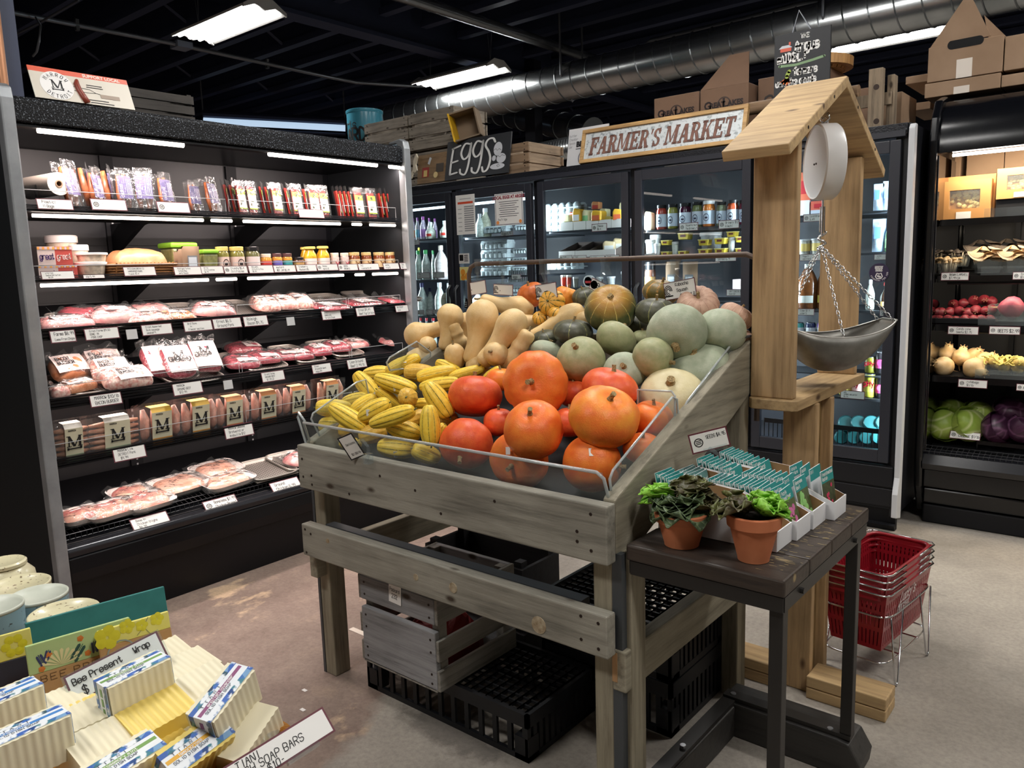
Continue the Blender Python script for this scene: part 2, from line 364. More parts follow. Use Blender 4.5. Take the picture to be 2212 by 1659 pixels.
def lamp(c,n,label,grp=None,along=0,pw=46,L=1.2,wdt=.42):
    t=thing('ceiling_light',label,'ceiling light',c,grp)
    x,y,z=c; W2=wdt/2
    T=Mx.Translation(V(c))@Mx.Rotation(PI/2 if along else 0,4,'Z')
    obj('housing',MB().prism([(-W2,0),(-W2,.02),(-.08,.09),(.08,.09),(W2,.02),(W2,0),(.0,.07)],-L/2,L/2,0,T),mat('lamp_housing',(225,225,225),.4),t)
    for e in (-1,1):obj('end_cap',MB().prism([(-W2,-.01),(-W2,.02),(-.08,.1),(.08,.1),(W2,.02),(W2,-.01),(.1,.035),(0,.0),(-.1,.035)],e*L/2-.01,e*L/2+.01,0,T),MATS['lamp_housing'],t)
    for k in range(n):
        yy=(k-(n-1)/2)*wdt/n*.95
        obj('tube',MB().cyl((-L/2+.03,yy,.012),(L/2-.03,yy,.012),.019,n=10,T=T),TUBE,t,smooth=1)
    for k in (-.4,.4):obj('hanger',MB().tube([T@V((k*L,0,.1)),T@V((k*L-.06,0,4.3-z))],.004,4).tube([T@V((k*L,0,.1)),T@V((k*L+.06,0,4.3-z))],.004,4),GP,t)
    ld=bpy.data.lights.new('tube_glow','AREA'); ld.shape='RECTANGLE'; ld.size=L if not along else wdt; ld.size_y=wdt if not along else L
    ld.energy=pw; ld.color=(1,.975,.94); lo=bpy.data.objects.new('tube_glow',ld); COL.objects.link(lo); lo.parent=t; lo.location=(0,0,-.03)
    return t
lamp((-6.65,4.12,3.62),4,'bright four-tube ceiling lamp at the upper left, nearest in view')
lamp((-6.5,7.0,3.6),3,'ceiling lamp on wires half hidden behind the long duct')
lamp((-2.42,9.1,3.6),2,'small ceiling lamp glimpsed below the duct right of the chalk sign')
fa,fb_=dep(440,261,11),dep(746,277,11.4); t=thing('ceiling_light','long pale strip lamp low in the distance behind the meat cooler','ceiling light',(fa+fb_)/2)
obj('tube',MB().cyl(fa,fb_,.045,n=10),mat('far_tube',(190,215,235),.5,em=(190,215,240),es=.9),t); obj('housing',MB().cyl(fa+V((0,0,.1)),fb_+V((0,0,.1)),.05,n=8).cyl(fa-V((0,0,.09)),fb_-V((0,0,.09)),.02,n=6),NAVY,t)
for q in (fa,fb_):obj('hanger',MB().cyl(q,(q.x,q.y,4.42),.01,n=6),GP,t)
g='ceiling lights over the aisles'
for c in ((-2.0,2.6,3.62),(-2.0,-.6,3.62),(.9,.9,3.62),(.9,4.0,3.62),(-2.3,5.8,3.62)):
    lamp(c,4,'bright four-tube ceiling lamp above the shop floor outside the view',g,pw=46)
# ==== meat cooler (runs along Y, faces +X)
FX=-3.26; Y0,Y1=1.12,3.03
mc=thing('display_cooler','open black meat display cooler with five lit shelves along the left wall','refrigerated display',(-3.65,2.07,0))
SPK=mat('painted_glint_fascia',(10,11,15),.5,c2=(130,138,148),ns=170,lo=.60,hi=.72,bmp=.3,det=1,spec=.25)  # sparkle highlights painted into the colour as pale specks
obj('body',MB().box(-4.06,-3.93,Y0,Y1,.1,2.06).box(-4.06,-3.30,Y0+.02,Y1-.02,.1,.36).box(-4.06,-3.34,Y0,Y1,1.985,2.06),BLACK,mc,bev=.004)
obj('kick_panel',MB().box(-3.9,-3.275,Y0+.01,Y1-.01,0,.3),BLACK,mc)
obj('back_panel',MB().box(-3.93,-3.915,Y0+.05,Y1-.05,.36,1.98),mat('cooler_back',(19,20,25),.45),mc)
for i,z in enumerate((1.56,1.3,1.04,.82,.58)):
    obj('vent_slots',MB().mt(0).box(-3.914,-3.912,Y0+.06,Y1-.06,z,z+.004),mat('slot_dark',(6,6,8),.6),mc)
for s,y in ((0,Y0-.035),(1,Y1)):
    obj('end_panel',MB().box(-4.07,-3.29,y,y+.035,0.02,2.07),mat('end_panel_grey',(24,27,30),.6,spec=.3),mc,bev=.003)
    yy=y-.002
    pr=[(-3.37,2.09),(-3.37,2.105),(-3.285,2.115),(-3.255,2.10),(-3.245,2.06),(-3.245,.02),(-3.30,.02),(-3.30,2.06),(-3.31,2.09)]
    obj('edge_trim',MB().prism(pr,yy,yy+.046,1),ALU,mc,bev=.006)
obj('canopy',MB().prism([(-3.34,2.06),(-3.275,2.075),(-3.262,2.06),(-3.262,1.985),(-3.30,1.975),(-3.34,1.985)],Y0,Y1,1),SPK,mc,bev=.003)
WARM=mat('warm_tube',(255,250,245),.5,em=(255,240,226),es=9)
def strip_light(x,y0,y1,z,pw,parent,aim=.5,col=(1,.82,.76),r=.008,lw=.03,nm='light_tube',mt_=None):
    obj(nm,MB().cyl((x,y0,z),(x,y1,z),r,n=8),mt_ or WARM,parent,smooth=1)
    ld=bpy.data.lights.new('shelf_glow','AREA'); ld.shape='RECTANGLE'; ld.size=lw; ld.size_y=y1-y0; ld.energy=pw; ld.color=col
    lo=bpy.data.objects.new('shelf_glow',ld); COL.objects.link(lo); lo.parent=parent
    lo.location=V((x-.012,(y0+y1)/2,z-.012))-wl(parent); lo.rotation_euler=(0,aim,0)
for a,b in ((1.21,1.66),(1.665,1.78),(2.20,2.86),(2.95,3.02)):
    strip_light(-3.285,a,b,1.962,11*(b-a),mc,.55,r=.011)
obj('lamp_rail',MB().box(-3.32,-3.272,Y0,Y1,1.968,1.976),BLK2,mc)
shelf_def=[(1.662,1.69,.48),(1.398,1.425,.5),(1.175,1.225,.52),(.905,.955,.54),(.672,.715,.56)]
TILT_=(0,0,.21,.2,0)
RAIL=mat('price_rail',(46,46,52),.3,.2)
for i,(z0,z1,dp) in enumerate(shelf_def):
    zb=z0+(dp*TILT_[i]); sh=obj('shelf',MB().prism([(-3.305,z0),(-3.305,z0+.012),(-3.305-dp,zb+.012),(-3.305-dp,zb)],Y0+.02,Y1-.02,1),BLK2,mc,bev=.002)
    pr=MB()
    for k in range(4):pr.box(-3.305,-3.288+.002*k,Y0+.02,Y1-.02,z0+.001+k*(z1-z0)/4,z0+(k+.72)*(z1-z0)/4)
    obj('price_rail',pr,RAIL if i<2 else BLACK,sh)
    if i<2:
        for a,b in ((1.17,1.86),(1.9,2.0),(2.06,2.62),(2.7,2.76),(2.82,3.0)):strip_light(-3.32,a,b,z0-.012,3.5*(b-a),sh,.35,nm='shelf_lamp_or_fill',r=.007)
    if i in (2,3,4):strip_light(-3.365,1.2,2.96,z0+(.003 if i<4 else -.005),5,sh,.3,nm='shelf_lamp_or_fill',r=.004)  # added unseen lamps under the three lower shelves, to brighten the dim goods
    for y in (1.72,2.37):
        obj('bracket',MB().prism([(-3.92,z0),(-3.45,z0),(-3.6,z0-.02),(-3.86,z0-.13),(-3.92,z0-.15)],y-.012,y+.012,1),BLK2,sh)
    fh=(.055,.035,.04,.04,.05)[i]
    for a,b in ((Y0+.03,1.97),(1.985,2.62),(2.635,Y1-.03)):
        obj('wire_fence',MB().tube([(-3.31,a,z0+.012),(-3.31,a,z1+fh),(-3.31,b,z1+fh),(-3.31,b,z0+.012)],.0015,5),GREY,sh)
for y in (1.72,2.37):
    obj('upright',MB().box(-3.915,-3.9,y-.03,y+.03,.36,1.98),BLK2,mc)
    sl=MB()
    for k in range(44):sl.box(-3.9,-3.899,y-.004,y+.004,.40+k*.035,.418+k*.035)
    obj('slot_strip',sl,GREY,mc)
obj('base_deck',MB().prism([(-3.42,.385),(-3.42,.402),(-3.9,.479),(-3.9,.462)],Y0+.02,Y1-.02,1),BLK2,mc)
gr=MB()
for k in range(84):y=Y0+.03+k*.0221; gr.tube([(-3.42,y,.41),(-3.335,y,.385),(-3.335,y,.36)],.0016,4)
for q in ((-3.42,.41),(-3.375,.397),(-3.337,.386),(-3.337,.365)):gr.tube([(q[0],Y0+.03,q[1]),(q[0],Y1-.03,q[1])],.0018,4)
obj('air_grille',gr,mat('black_wire',(58,58,60),.35,.5),mc)
obj('lip',MB().prism([(-3.335,.36),(-3.265,.35),(-3.255,.335),(-3.262,.31),(-3.335,.31)],Y0+.01,Y1-.01,1),mat('lip_black',(40,41,46),.22,.3),mc,bev=.004)
obj('bumper',MB().prism([(-3.30,.31),(-3.258,.31),(-3.254,.25),(-3.262,.2),(-3.30,.2)],Y0+.01,Y1-.01,1),BLACK,mc,bev=.006)
# ---- price tags
def price_tag(x0,x1,y0,y1,lines,label,grp=None,px=-3.278,ax=0,tilt=.35,hc=INK,logo=None,border=1,name='price_tag'):
    """card on the rail between photo columns x0..x1, rows y0..y1, facing +X (ax 0) or -Y (ax 1)"""
    c=at((x0+x1)/2,(y0+y1)/2,ax,px)
    if ax==0:wd=at(x1,(y0+y1)/2,0,px).y-at(x0,(y0+y1)/2,0,px).y; X=V((0,1,0)); up=V((-math.sin(tilt),0,math.cos(tilt)))
    else:wd=at(x1,(y0+y1)/2,1,px).x-at(x0,(y0+y1)/2,1,px).x; X=V((1,0,0)); up=V((0,math.sin(tilt),math.cos(tilt)))
    ht=abs(at((x0+x1)/2,y0,ax,px).z-at((x0+x1)/2,y1,ax,px).z)*.9
    return card_tag(c,X,up,wd,ht,lines,label,grp,hc,logo,border,name)
def card_tag(c,X,up,wd,ht,lines,label,grp=None,hc=INK,logo=None,border=1,name='price_tag',hs=.62,cat='price tag',bcol=None):
    T=frame(c,X,up); t=thing(name,label,cat,c-up*ht/2,grp)
    mb=MB(); e=min(ht*.07,.004) if border else 0
    mb.mt(0).boxc((0,0,0),(wd,ht,.0012),T); mb.mt(1).boxc((0,0,.0003),(wd-2*e,ht-2*e,.0012),T)
    obj('card',mb,[bcol or MAR,WHITE],t)
    im=MB(); n=max(1,len(lines)); lh=(ht-3*e)/n; x0=-wd/2+e*2.2
    if logo:x0+=ht*.55
    for i,s in enumerate(lines):
        h=lh*hs; wl_=hwid(s,h); k=min(1,(wd/2-e*2-x0)/max(wl_,1e-6))
        yb=ht/2-1.5*e-(i+1)*lh+lh*(1-hs)*.55
        hand(im,s,T@Mx.Translation((x0+.1*(wd/2-x0),yb,.0012)),h*min(1,k*1.15),sx=.75*min(1,k/(min(1,k*1.15)))*.92,jit=.25)
    if logo:
        T2=T@Mx.Translation((-wd/2+e*2+ht*.28,0,.0012)); r=ht*.2
        pen(im,[V((r*math.cos(k*PI/8),r*math.sin(k*PI/8),0)) for k in range(17)],r*.25,T2)
        for q in (-.4,0,.4):pen(im,[V((-r*.6,r*q,0)),V((r*.6,r*q+.1*r,0))],r*.2,T2)
    if im.v:ink('lettering',im,hc,t)
    return t
def rail_clip(px,py,label,X=-3.280):
    c=at(px,py,0,X); obj_=MB().prism([(X,c.z-.02),(X+.004,c.z-.02),(X-.002,c.z+.02),(X-.006,c.z+.02)],c.y-.022,c.y+.022,1)
    return tag(obj('tag_clip',obj_,TAGC),label,'tag clip')
S1,S2,S3,S4,S5,S6='top shelf','second shelf','middle shelf','fourth shelf','sausage shelf','bottom deck'
TG=[(80,158,428,455,['Plastic!','!! Bags'],'tag reading Plastic Bags under the roll of bags'),
 (197,274,428,457,['.',''],'glaring white tag with a small blue picture under the chorizo packs, second from left'),
 (340,410,434,462,['.',''],'white tag with a blue picture under the dark sausage packs right of the glaring tag'),
 (645,700,450,473,['.',''],'single plain tag under the green-labelled snack sticks on the cooler top shelf'),
 (89,161,584,605,['wild fish','Smoked Whitefish','    $9.99'],'Smoked Whitefish tag at the left end of the jar shelf'),
 (180,226,593,602,['dip 5.99'],'narrow small tag under the white tubs on the jar shelf'),
 (267,337,574,598,['MICHIGAN BREAD CO','HAMBURGER BUNS','4 pack $3.4'],'Hamburger Buns tag in front of the wicker bread basket'),
 (376,438,574,596,['Michigan Turkey','Turkey Bag','Jerky Sauce'],'tag below the kraft jerky pouches on the jar shelf'),
 (434,483,573,593,['Grillo','Dill Crunchies','$6.99'],'tag below the lime green pickle tub on the jar shelf'),
 (484,535,573,593,['Crunchy $5.4','Dill Pickles'],'Dill Pickles tag with round logo under the gold lidded pickle jars'),
 (537,591,571,592,['MCCLURES','Dilly Dilly Chow','$5.49'],'tag reading Dilly Dilly under the red labelled mustard jar'),
 (591,639,571,590,['mustard','NOT JAM $5.49'],'tag under the blue and teal mustard jars'),
 (640,684,570,588,['Cranberry','Mustard $5'],'Cranberry Mustard tag under the small black lidded jar'),
 (685,730,569,586,['Honey','spicy 6'],'tag with a red mark under the yellow honey bottles'),
 (731,773,569,586,['SAUCE','BROWN 6'],'tag under the pale cups on the jar shelf'),
 (774,819,568,585,['RIZ','roasted 8.49'],'tag under the left brown salsa jars'),
 (828,862,567,583,['salsa','roja 8'],'tag under the right brown salsa jars'),
 (864,883,566,583,['326','$7'],'cropped tag at the far right end of the jar shelf'),
 (108,164,711,742,['Farms $8.99','Less Fron Chops'],'tag reading Chops at the left end of the middle meat shelf'),
 (183,258,706,735,['Ernst Farms $9.50','BONE-IN',' PORK CHOP'],'Pork Chop tag on the middle meat shelf'),
 (306,373,698,725,['Ernst Assorted','Bulk sausage','smoked 9.'],'Bulk Sausage tag on the middle meat shelf'),
 (397,459,691,717,['BraT Buns','   in','Freezer section'],'tag reading Brat Buns in freezer section'),
 (460,522,685,711,['Ernst $6.5','Ground Pork'],'Ground Pork tag on the middle meat shelf'),
 (526,579,680,706,['Raleigh','Bacon $9.75'],'Bacon tag in front of the bacon packs'),
 (695,737,669,692,['ERNST','BONELESS','Sirloin Steak'],'Sirloin Steak tag right of the pale packs on the middle shelf'),
 (769,809,662,684,['Ernst $9.49','Beef Top Sirloin'],'Beef Top Sirloin tag, second from the right end of the middle shelf'),
 (854,882,658,675,['NY STRIP','loin'],'small tag at the right end of the middle meat shelf'),
 (194,264,848,878,['MARROW $10/lb','BACON BURGER'],'Bacon Burger tag at the left of the fourth shelf'),
 (373,438,823,854,['MARROW','GROUND BEEF','  $12.99'],'Marrow ground beef tag under the white M packs'),
 (565,615,800,825,['Ernst Farms','GROUND BEEF','  $7.99 LB'],'Ground Beef tag below the dark red beef trays'),
 (674,716,784,807,['Ernst','Ground Brisket','wagyu $9'],'Ground Brisket tag on the fourth shelf'),
 (750,792,773,797,['Lean Ground','Beef 2.99/lb'],'Ground Beef tag at the right of the fourth shelf'),
 (244,316,961,995,['MARROW Link','DETROIT Pork','  $9.99'],'Marrow Detroit tag under the left sausage packs'),
 (485,548,914,946,['MARROW Smoked','Bratwurst or','Andouille $12'],'Bratwurst tag in the middle of the sausage shelf'),
 (284,366,1109,1143,['Bone in','Chicken thighs',' $4.99'],'left tag on the bottom deck in front of the chicken thighs'),
 (441,513,1072,1102,['Boneless $7.99','Chicken Breast'],'middle tag on the bottom deck under the large chicken tray'),
 (586,648,1033,1062,['Ground','Chicken 6.99'],'right tag on the bottom deck beside the farm stand')]
for k,(a,b,c,d,ln,lab) in enumerate(TG):
    if c>1000:price_tag(a,b,c,d,ln,lab+' in the meat cooler','price tags in the meat cooler',px=-3.29,tilt=.75,logo=(k%2))
    else:price_tag(a,b,c,d,ln,lab,'price tags in the meat cooler',logo=(k in (1,2,9,13,14)),tilt=.3 if c<620 else .25)
for q in ((285,722,'empty tag clip between two tags on the middle shelf, left'),(628,694,'empty tag clip below the pale bacon packs'),(493,831,'empty tag clip on the fourth shelf left of the Ground Beef tag')):rail_clip(*q)
# ---- goods builders
rn=random.Random(5)
def slab(w,d,h,amp=.15,n=12,pw=4,seed=0):
    """soft-edged lumpy slab, base on z=0"""
    q=random.Random(seed); ph=[q.uniform(0,6) for _ in range(6)]
    def fn(u,v):
        a=2*PI*u; t=v
        ca,sa=math.cos(a),math.sin(a)
        rr=(abs(ca)**pw+abs(sa)**pw)**(-1/pw)
        z=math.sin(t*PI/2) if t<.999 else 1
        rad=max(0,math.cos(t*PI/2))**.45
        x,y=ca*rr*rad*w/2,sa*rr*rad*d/2
        zz=h*(z+amp*math.sin(9*x/w+ph[0])*math.cos(8*y/d+ph[1])*z+amp*.6*math.sin(17*x/w+ph[2]+13*y/d)*z)
        return (x*(1+.05*math.sin(3*a+ph[3])),y*(1+.05*math.sin(2*a+ph[4])),max(0,zz))
    return MB().surf(fn,24,n,wu=True)
def MEAT(nm,c,c2,ns=30): return mat('meat_'+nm,c,.3,c2=c2,ns=ns,bmp=.25,coat=.4,lo=.38,hi=.62)
M_PORK=MEAT('pork',(214,120,124),(236,178,172),22); M_RED=MEAT('red',(132,28,44),(178,60,74),18); M_GRD=MEAT('ground',(150,36,54),(196,92,104),120)
M_ORG=MEAT('seasoned',(206,122,70),(228,160,120),40); M_CHK=MEAT('chicken',(238,168,140),(246,196,176),12); M_THI=MEAT('thigh',(222,118,116),(244,196,170),16)
M_BAC=MEAT('bacon',(214,130,120),(244,214,200),60); M_SAU=MEAT('sausage',(196,138,112),(216,164,136),40); M_SAU2=MEAT('sausage_pale',(222,156,136),(236,180,162),40)
LBL=mat('printed_label',(242,226,222),.5); LBLG=mat('label_sage',(214,208,180),.5); FOAM=mat('white_foam',(244,238,234),.6)
TRAY=mat('wire_tray',(196,190,182),.35,.6); TRAYD=mat('tray_holes',(60,56,54),.5)
def serifM(mb,T,h):
    """the heavy M with a cleaver bar below"""
    for x0,x1,wd in ((-.42,-.42,.09),(.42,.42,.17)):mb.boxc((x0*h,0,0),(wd*h,h*.9,.0004),T)
    for a,b,wd in (((-.42,.45),(0,-.45),.2),((0,-.45),(.42,.45),.1)):
        p,q=V((a[0]*h,a[1]*h,0)),V((b[0]*h,b[1]*h,0)); o=V((wd*h/2,0,0)); mb.add([p-o,p+o,q+o,q-o],[(0,1,2,3)],T)
    for x in (-.42,.42):mb.boxc((x*h,-.43*h,0),(.36*h,.06*h,.0004),T); mb.boxc((x*h*1.08,.43*h,0),(.3*h,.06*h,.0004),T)
    mb.boxc((0,-.62*h,0),(1.05*h,.1*h,.0004),T); mb.boxc((-.5*h,-.62*h,0),(.14*h,.2*h,.0004),T); mb.boxc((.48*h,-.58*h,0),(.16*h,.22*h,.0004),T)
TILT={3:(1.1975,.21),4:(.9275,.2),6:(.4085,.16)}
def deck(px,py,i,dz=0):
    z0,sl=TILT[i]; d=RT*((px-1106)/FPX)+DN*((py-829.5)/FPX)+fw
    x0=-3.335 if i<6 else -3.43
    t=(z0+dz+sl*x0-CAMZ)/(d.z+sl*d.x); return V((0,0,CAMZ))+d*t,math.atan(sl)
def mpack(px,py,z,w,d,h,meat,label,rz=0,lab=None,text=None,film=True,grp='meat packs in the cooler',tilt=0,ps=None,nm='meat_pack',foam=0,lpos=(0,0),M=0,seed=None):
    """sealed pack of meat lying on a shelf; rz about vertical, tilt raises the back edge"""
    i,dz=z; c,th=deck(px,py,i,dz); c.x=max(c.x,-3.86+d/2); t=thing(nm,label,'packaged meat',c,grp); seed=int(px*7+py)
    t.rotation_euler=(0,th,0)
    T0=TR((0,0,math.sin(tilt)*d/2+.003),0,tilt,rz)
    T=T0@Mx.Rotation(PI/2,4,'Z')
    def add(n_,mb,m_,**k):mb.v=[T@p for p in mb.v]; return obj(n_,mb,m_,t,local=True,**k)
    zt=0
    if foam:
        ft=MB(); pr=[]
        for k in range(32):
            a=2*PI*k/32; ca,sa=math.cos(a),math.sin(a); rr=(abs(ca)**5+abs(sa)**5)**(-.2); pr.append((ca*rr,sa*rr))
        rings=[(.84,.0),(.98,.022),(1.0,.024),(.96,.022),(.82,.006)]
        for s_,zz in rings:ft.v+=[V((x*w/2*s_*1.12,y*d/2*s_*1.12,zz)) for x,y in pr]
        for i in range(4):ft.f+=[[i*32+k,i*32+(k+1)%32,(i+1)*32+(k+1)%32,(i+1)*32+k] for k in range(32)]
        ft.f+=[list(range(32))[::-1],list(range(128,160))]; ft.m=[0]*len(ft.f)
        add('foam_tray',ft,FOAM,smooth=50); zt=.007
    mb=slab(w*(.84 if foam else 1),d*(.84 if foam else 1),h,.16 if not ps else ps,seed=seed); mb.v=[p+V((0,0,zt)) for p in mb.v]; add('meat',mb,meat,smooth=180)
    top=h+zt
    if lab:
        lw,ld=lab; lm=MB().surf(lambda u,v:((u-.5)*lw*w+lpos[0]*w,(v-.5)*ld*d+lpos[1]*d,top*(1.0-.3*((u-.5)*lw+lpos[0])**2*2-.3*((v-.5)*ld+lpos[1])**2*2)+.005),8,8)
        lo_=add('label',lm,LBL)
        im=MB(); sh=top+.0065
        if M:serifM(im,TR((lpos[0]*w,lpos[1]*d+.12*ld*d,sh)),ld*d*.3)
        if text:
            for i,s in enumerate(text):
                hh=ld*d*.17; k=min(1,lw*w*.85/hwid(s,hh)); hand(im,s,TR((-lw*w*.42+lpos[0]*w,lpos[1]*d+ld*d*(.12-.24*i-(.25 if M else 0)),sh)),hh,sx=.75*k,wd=hh*.2,rnd_=False)
        if im.v:add('lettering',im,INK)
    if film:
        k=1.05 if not foam else 1.13
        fm=slab(w*k,d*k,h+zt+.006,.12,n=9,pw=6,seed=seed+3)
        q=random.Random(seed); fm.v=[p+V((0,0,q.uniform(0,.003))) for p in fm.v]
        fl=MB().surf(lambda u,v:((u-.5)*w*1.05,d*.5+v*.03,.006+.02*v*(.4+.6*math.sin(u*9+seed)**2)+.012*math.sin(u*14+seed)),12,4)
        fm.add(fl.v,fl.f); add('film',fm,FILM,smooth=70)
    return t
def wtray(px,py,z,w,d,label,rz=0):
    """perforated metal tray with a rolled rim"""
    c,th=deck(px,py,z,.001); c.x=max(c.x,-3.86+d/2); t=thing('tray',label,'tray',c,'metal trays in the meat cooler'); t.rotation_euler=(0,th,rz)
    T=Mx.Rotation(PI/2,4,'Z'); mb=MB()
    pr=[(math.copysign(abs(math.cos(a))**.4,math.cos(a))*w/2,math.copysign(abs(math.sin(a))**.4,math.sin(a))*d/2,.018) for a in [2*PI*k/28 for k in range(28)]]
    mb.tube(pr,.004,6,closed=True,T=T); obj('rim',mb,TRAY,t,smooth=1,local=True)
    fl=MB().box(-w*.46,w*.46,-d*.46,d*.46,.001,.004,T); obj('floor',fl,TRAY,t,local=True)
    sd=MB(); n=28
    for i in range(n):
        p,q=V(pr[i]),V(pr[(i+1)%n]); k=.93; sd.add([p,q,V((q.x*k,q.y*k,.003)),V((p.x*k,p.y*k,.003))],[(0,1,2,3)],T)
    obj('wall',sd,TRAY,t,local=True)
    ho=MB(); nx,ny=max(4,int(w/.016)),max(4,int(d/.016))
    for i in range(nx):
        for j in range(ny):
            x=(i+.5)/nx*w*.88-w*.44; y=(j+.5)/ny*d*.88-d*.44
            ho.add([(x-.005,y,.0046),(x,y-.005,.0046),(x+.005,y,.0046),(x,y+.005,.0046)],[(0,1,2,3)],T)
    o=obj('holes',ho,TRAYD,t,local=True); return t
# --- middle shelf (deck 1.187)
Z3=3; Z4=4; Z5=.686; Z6=6
for px,py,w,d,rz,lab in ((190,700,.26,.3,0,'metal tray under the red meat at the left of the middle shelf'),(305,690,.2,.3,0,'metal tray under the pork packs on the middle shelf'),
    (400,680,.22,.32,0,'metal tray left of the ground pork pack'),(520,672,.2,.32,0,'mostly empty perforated tray left of the bacon packs'),(640,661,.22,.32,0,'perforated tray behind the bacon packs'),
    (723,655,.2,.32,0,'perforated tray in front of the sirloin tag, right of the bacon'),(795,648,.2,.32,0,'perforated tray behind the flat steak packs, second from the right end'),(860,642,.16,.3,0,'perforated tray at the right end of the middle shelf')):
    wtray(px,py,Z3,w,d,lab,rz)
K= lambda *a,**k:mpack(*a,**k)
z=(3,.022)
K(140,704,z,.2,.13,.03,M_PORK,'pale pork pack at the left end of the middle shelf, nearest the metal trim',.1,(.5,.5))
K(176,686,z,.17,.13,.035,M_RED,'dark red meat pack lying second from the left on the middle shelf',.3)
K(250,690,z,.2,.17,.045,M_PORK,'big bone-in pork chop pack with a white label on the middle shelf',-.2,(.45,.4))
K(322,674,z,.17,.12,.03,M_PORK,'pork pack at the back of the tray behind the Bulk Sausage tag')
K(318,693,z,.19,.11,.025,M_BAC,'pink sausage pack just behind the Bulk Sausage tag',.1)
K(382,687,z,.15,.11,.025,M_ORG,'orange seasoned meat pack left of the ground pork',-.2,(.5,.4))
K(460,676,z,.19,.16,.04,M_PORK,'ground pork pack with a pale label alone on its tray',-.35,(.6,.5))
K(570,664,z,.13,.2,.045,M_BAC,'left bacon pack of three on the middle shelf',-.25,(.7,.35))
K(608,661,z,.13,.2,.045,M_BAC,'centre bacon pack of three on the middle shelf',-.2,(.7,.35))
K(645,658,z,.13,.2,.045,M_BAC,'right bacon pack of three on the middle shelf',-.3,(.6,.4))
K(712,664,z,.2,.16,.014,M_RED,'flat sirloin pack behind the Sirloin Steak tag',0,(.5,.5))
K(785,656,z,.22,.17,.014,M_RED,'flat top sirloin pack behind the Beef Top Sirloin tag',.1,(.5,.5))
K(855,650,z,.18,.16,.014,M_RED,'flat steak pack at the right end of the middle shelf',0,(.4,.4))
# --- fourth shelf
wtray(195,832,Z4,.3,.3,'metal tray under the bacon burger packs'); wtray(400,812,Z4,.26,.32,'metal tray under the white M ground beef packs')
wtray(545,785,Z4,.24,.34,'metal tray under the dark beef packs, left'); wtray(640,770,Z4,.18,.34,'perforated tray between the dark beef packs'); wtray(722,758,Z4,.2,.34,'perforated tray under the red labelled packs, right part of the fourth shelf')
wtray(858,738,Z4,.17,.34,'perforated tray at the right end of the fourth shelf behind the squash')
z=(4,.022); bb=['BACON','BURGER']
K(146,818,(4,.024),.14,.13,.05,M_ORG,'upright orange bacon burger pack at the left end of the fourth shelf',.1,(.9,.75),bb,tilt=.5)
K(168,842,z,.15,.08,.035,M_ORG,'small bacon burger pack lying in front at the left end',.25,(.7,.6),['BURGER'])
K(128,853,z,.07,.07,.03,M_BAC,'small pink pack tucked beside the cooler trim on the fourth shelf')
K(222,806,(4,.024),.17,.16,.04,M_BAC,'back bacon burger bag leaning in the tray',-.1,(.8,.6),bb,tilt=.5)
K(240,820,(4,.024),.16,.15,.04,M_BAC,'middle bacon burger bag leaning in the tray',-.05,(.8,.6),bb,tilt=.45)
K(272,833,(4,.024),.2,.12,.045,M_BAC,'front bacon burger bag in the tray behind its tag',.05,(.7,.8),bb,tilt=.3,lpos=(.1,0))
K(338,806,(4,.024),.12,.17,.03,M_GRD,'left white M ground beef pack, half hidden, leaning in the tray',-.1,(.85,.85),tilt=.6)
K(384,808,(4,.024),.14,.18,.03,M_GRD,'centre white M ground beef pack with a burst emblem',-.1,(.85,.85),['GROUND'],tilt=.6,M=1)
K(440,796,(4,.024),.14,.18,.03,M_GRD,'right white M ground beef pack marked BEEF',-.15,(.85,.85),['BEEF'],tilt=.6,M=1)
K(395,785,(4,.024),.18,.14,.025,M_GRD,'clear beef pack at the back of the white M packs',0,(.3,.2),tilt=.5)
K(525,758,z,.18,.14,.035,M_GRD,'beef pack at the back left of the dark beef tray',-.15,(.45,.8),lpos=(.2,.0))
K(520,788,z,.16,.16,.035,M_GRD,'front left dark ground beef pack with a torn white label',-.2,(.6,.3),lpos=(.1,-.25))
K(568,778,z,.16,.15,.035,M_GRD,'front centre dark ground beef pack',-.2,(.55,.3),lpos=(.1,-.25))
K(610,772,z,.16,.14,.03,M_GRD,'dark ground beef pack right of the other two',-.25,(.55,.3),lpos=(.15,-.2))
K(647,771,z,.13,.13,.03,M_RED,'first of four red packs with square labels, leftmost',-.1,(.6,.55))
K(686,762,z,.14,.14,.035,M_GRD,'second of four red packs with square labels',-.1,(.6,.55))
K(726,754,z,.14,.14,.035,M_GRD,'third of four red packs with square labels',-.1,(.6,.55))
K(766,746,z,.14,.14,.03,M_PORK,'pink pack with a square label, rightmost of four',-.1,(.6,.5))
K(852,741,z,.17,.15,.03,M_PORK,'pink pack near the butternut squash at the far end of the fourth shelf',-.1,(.6,.5))
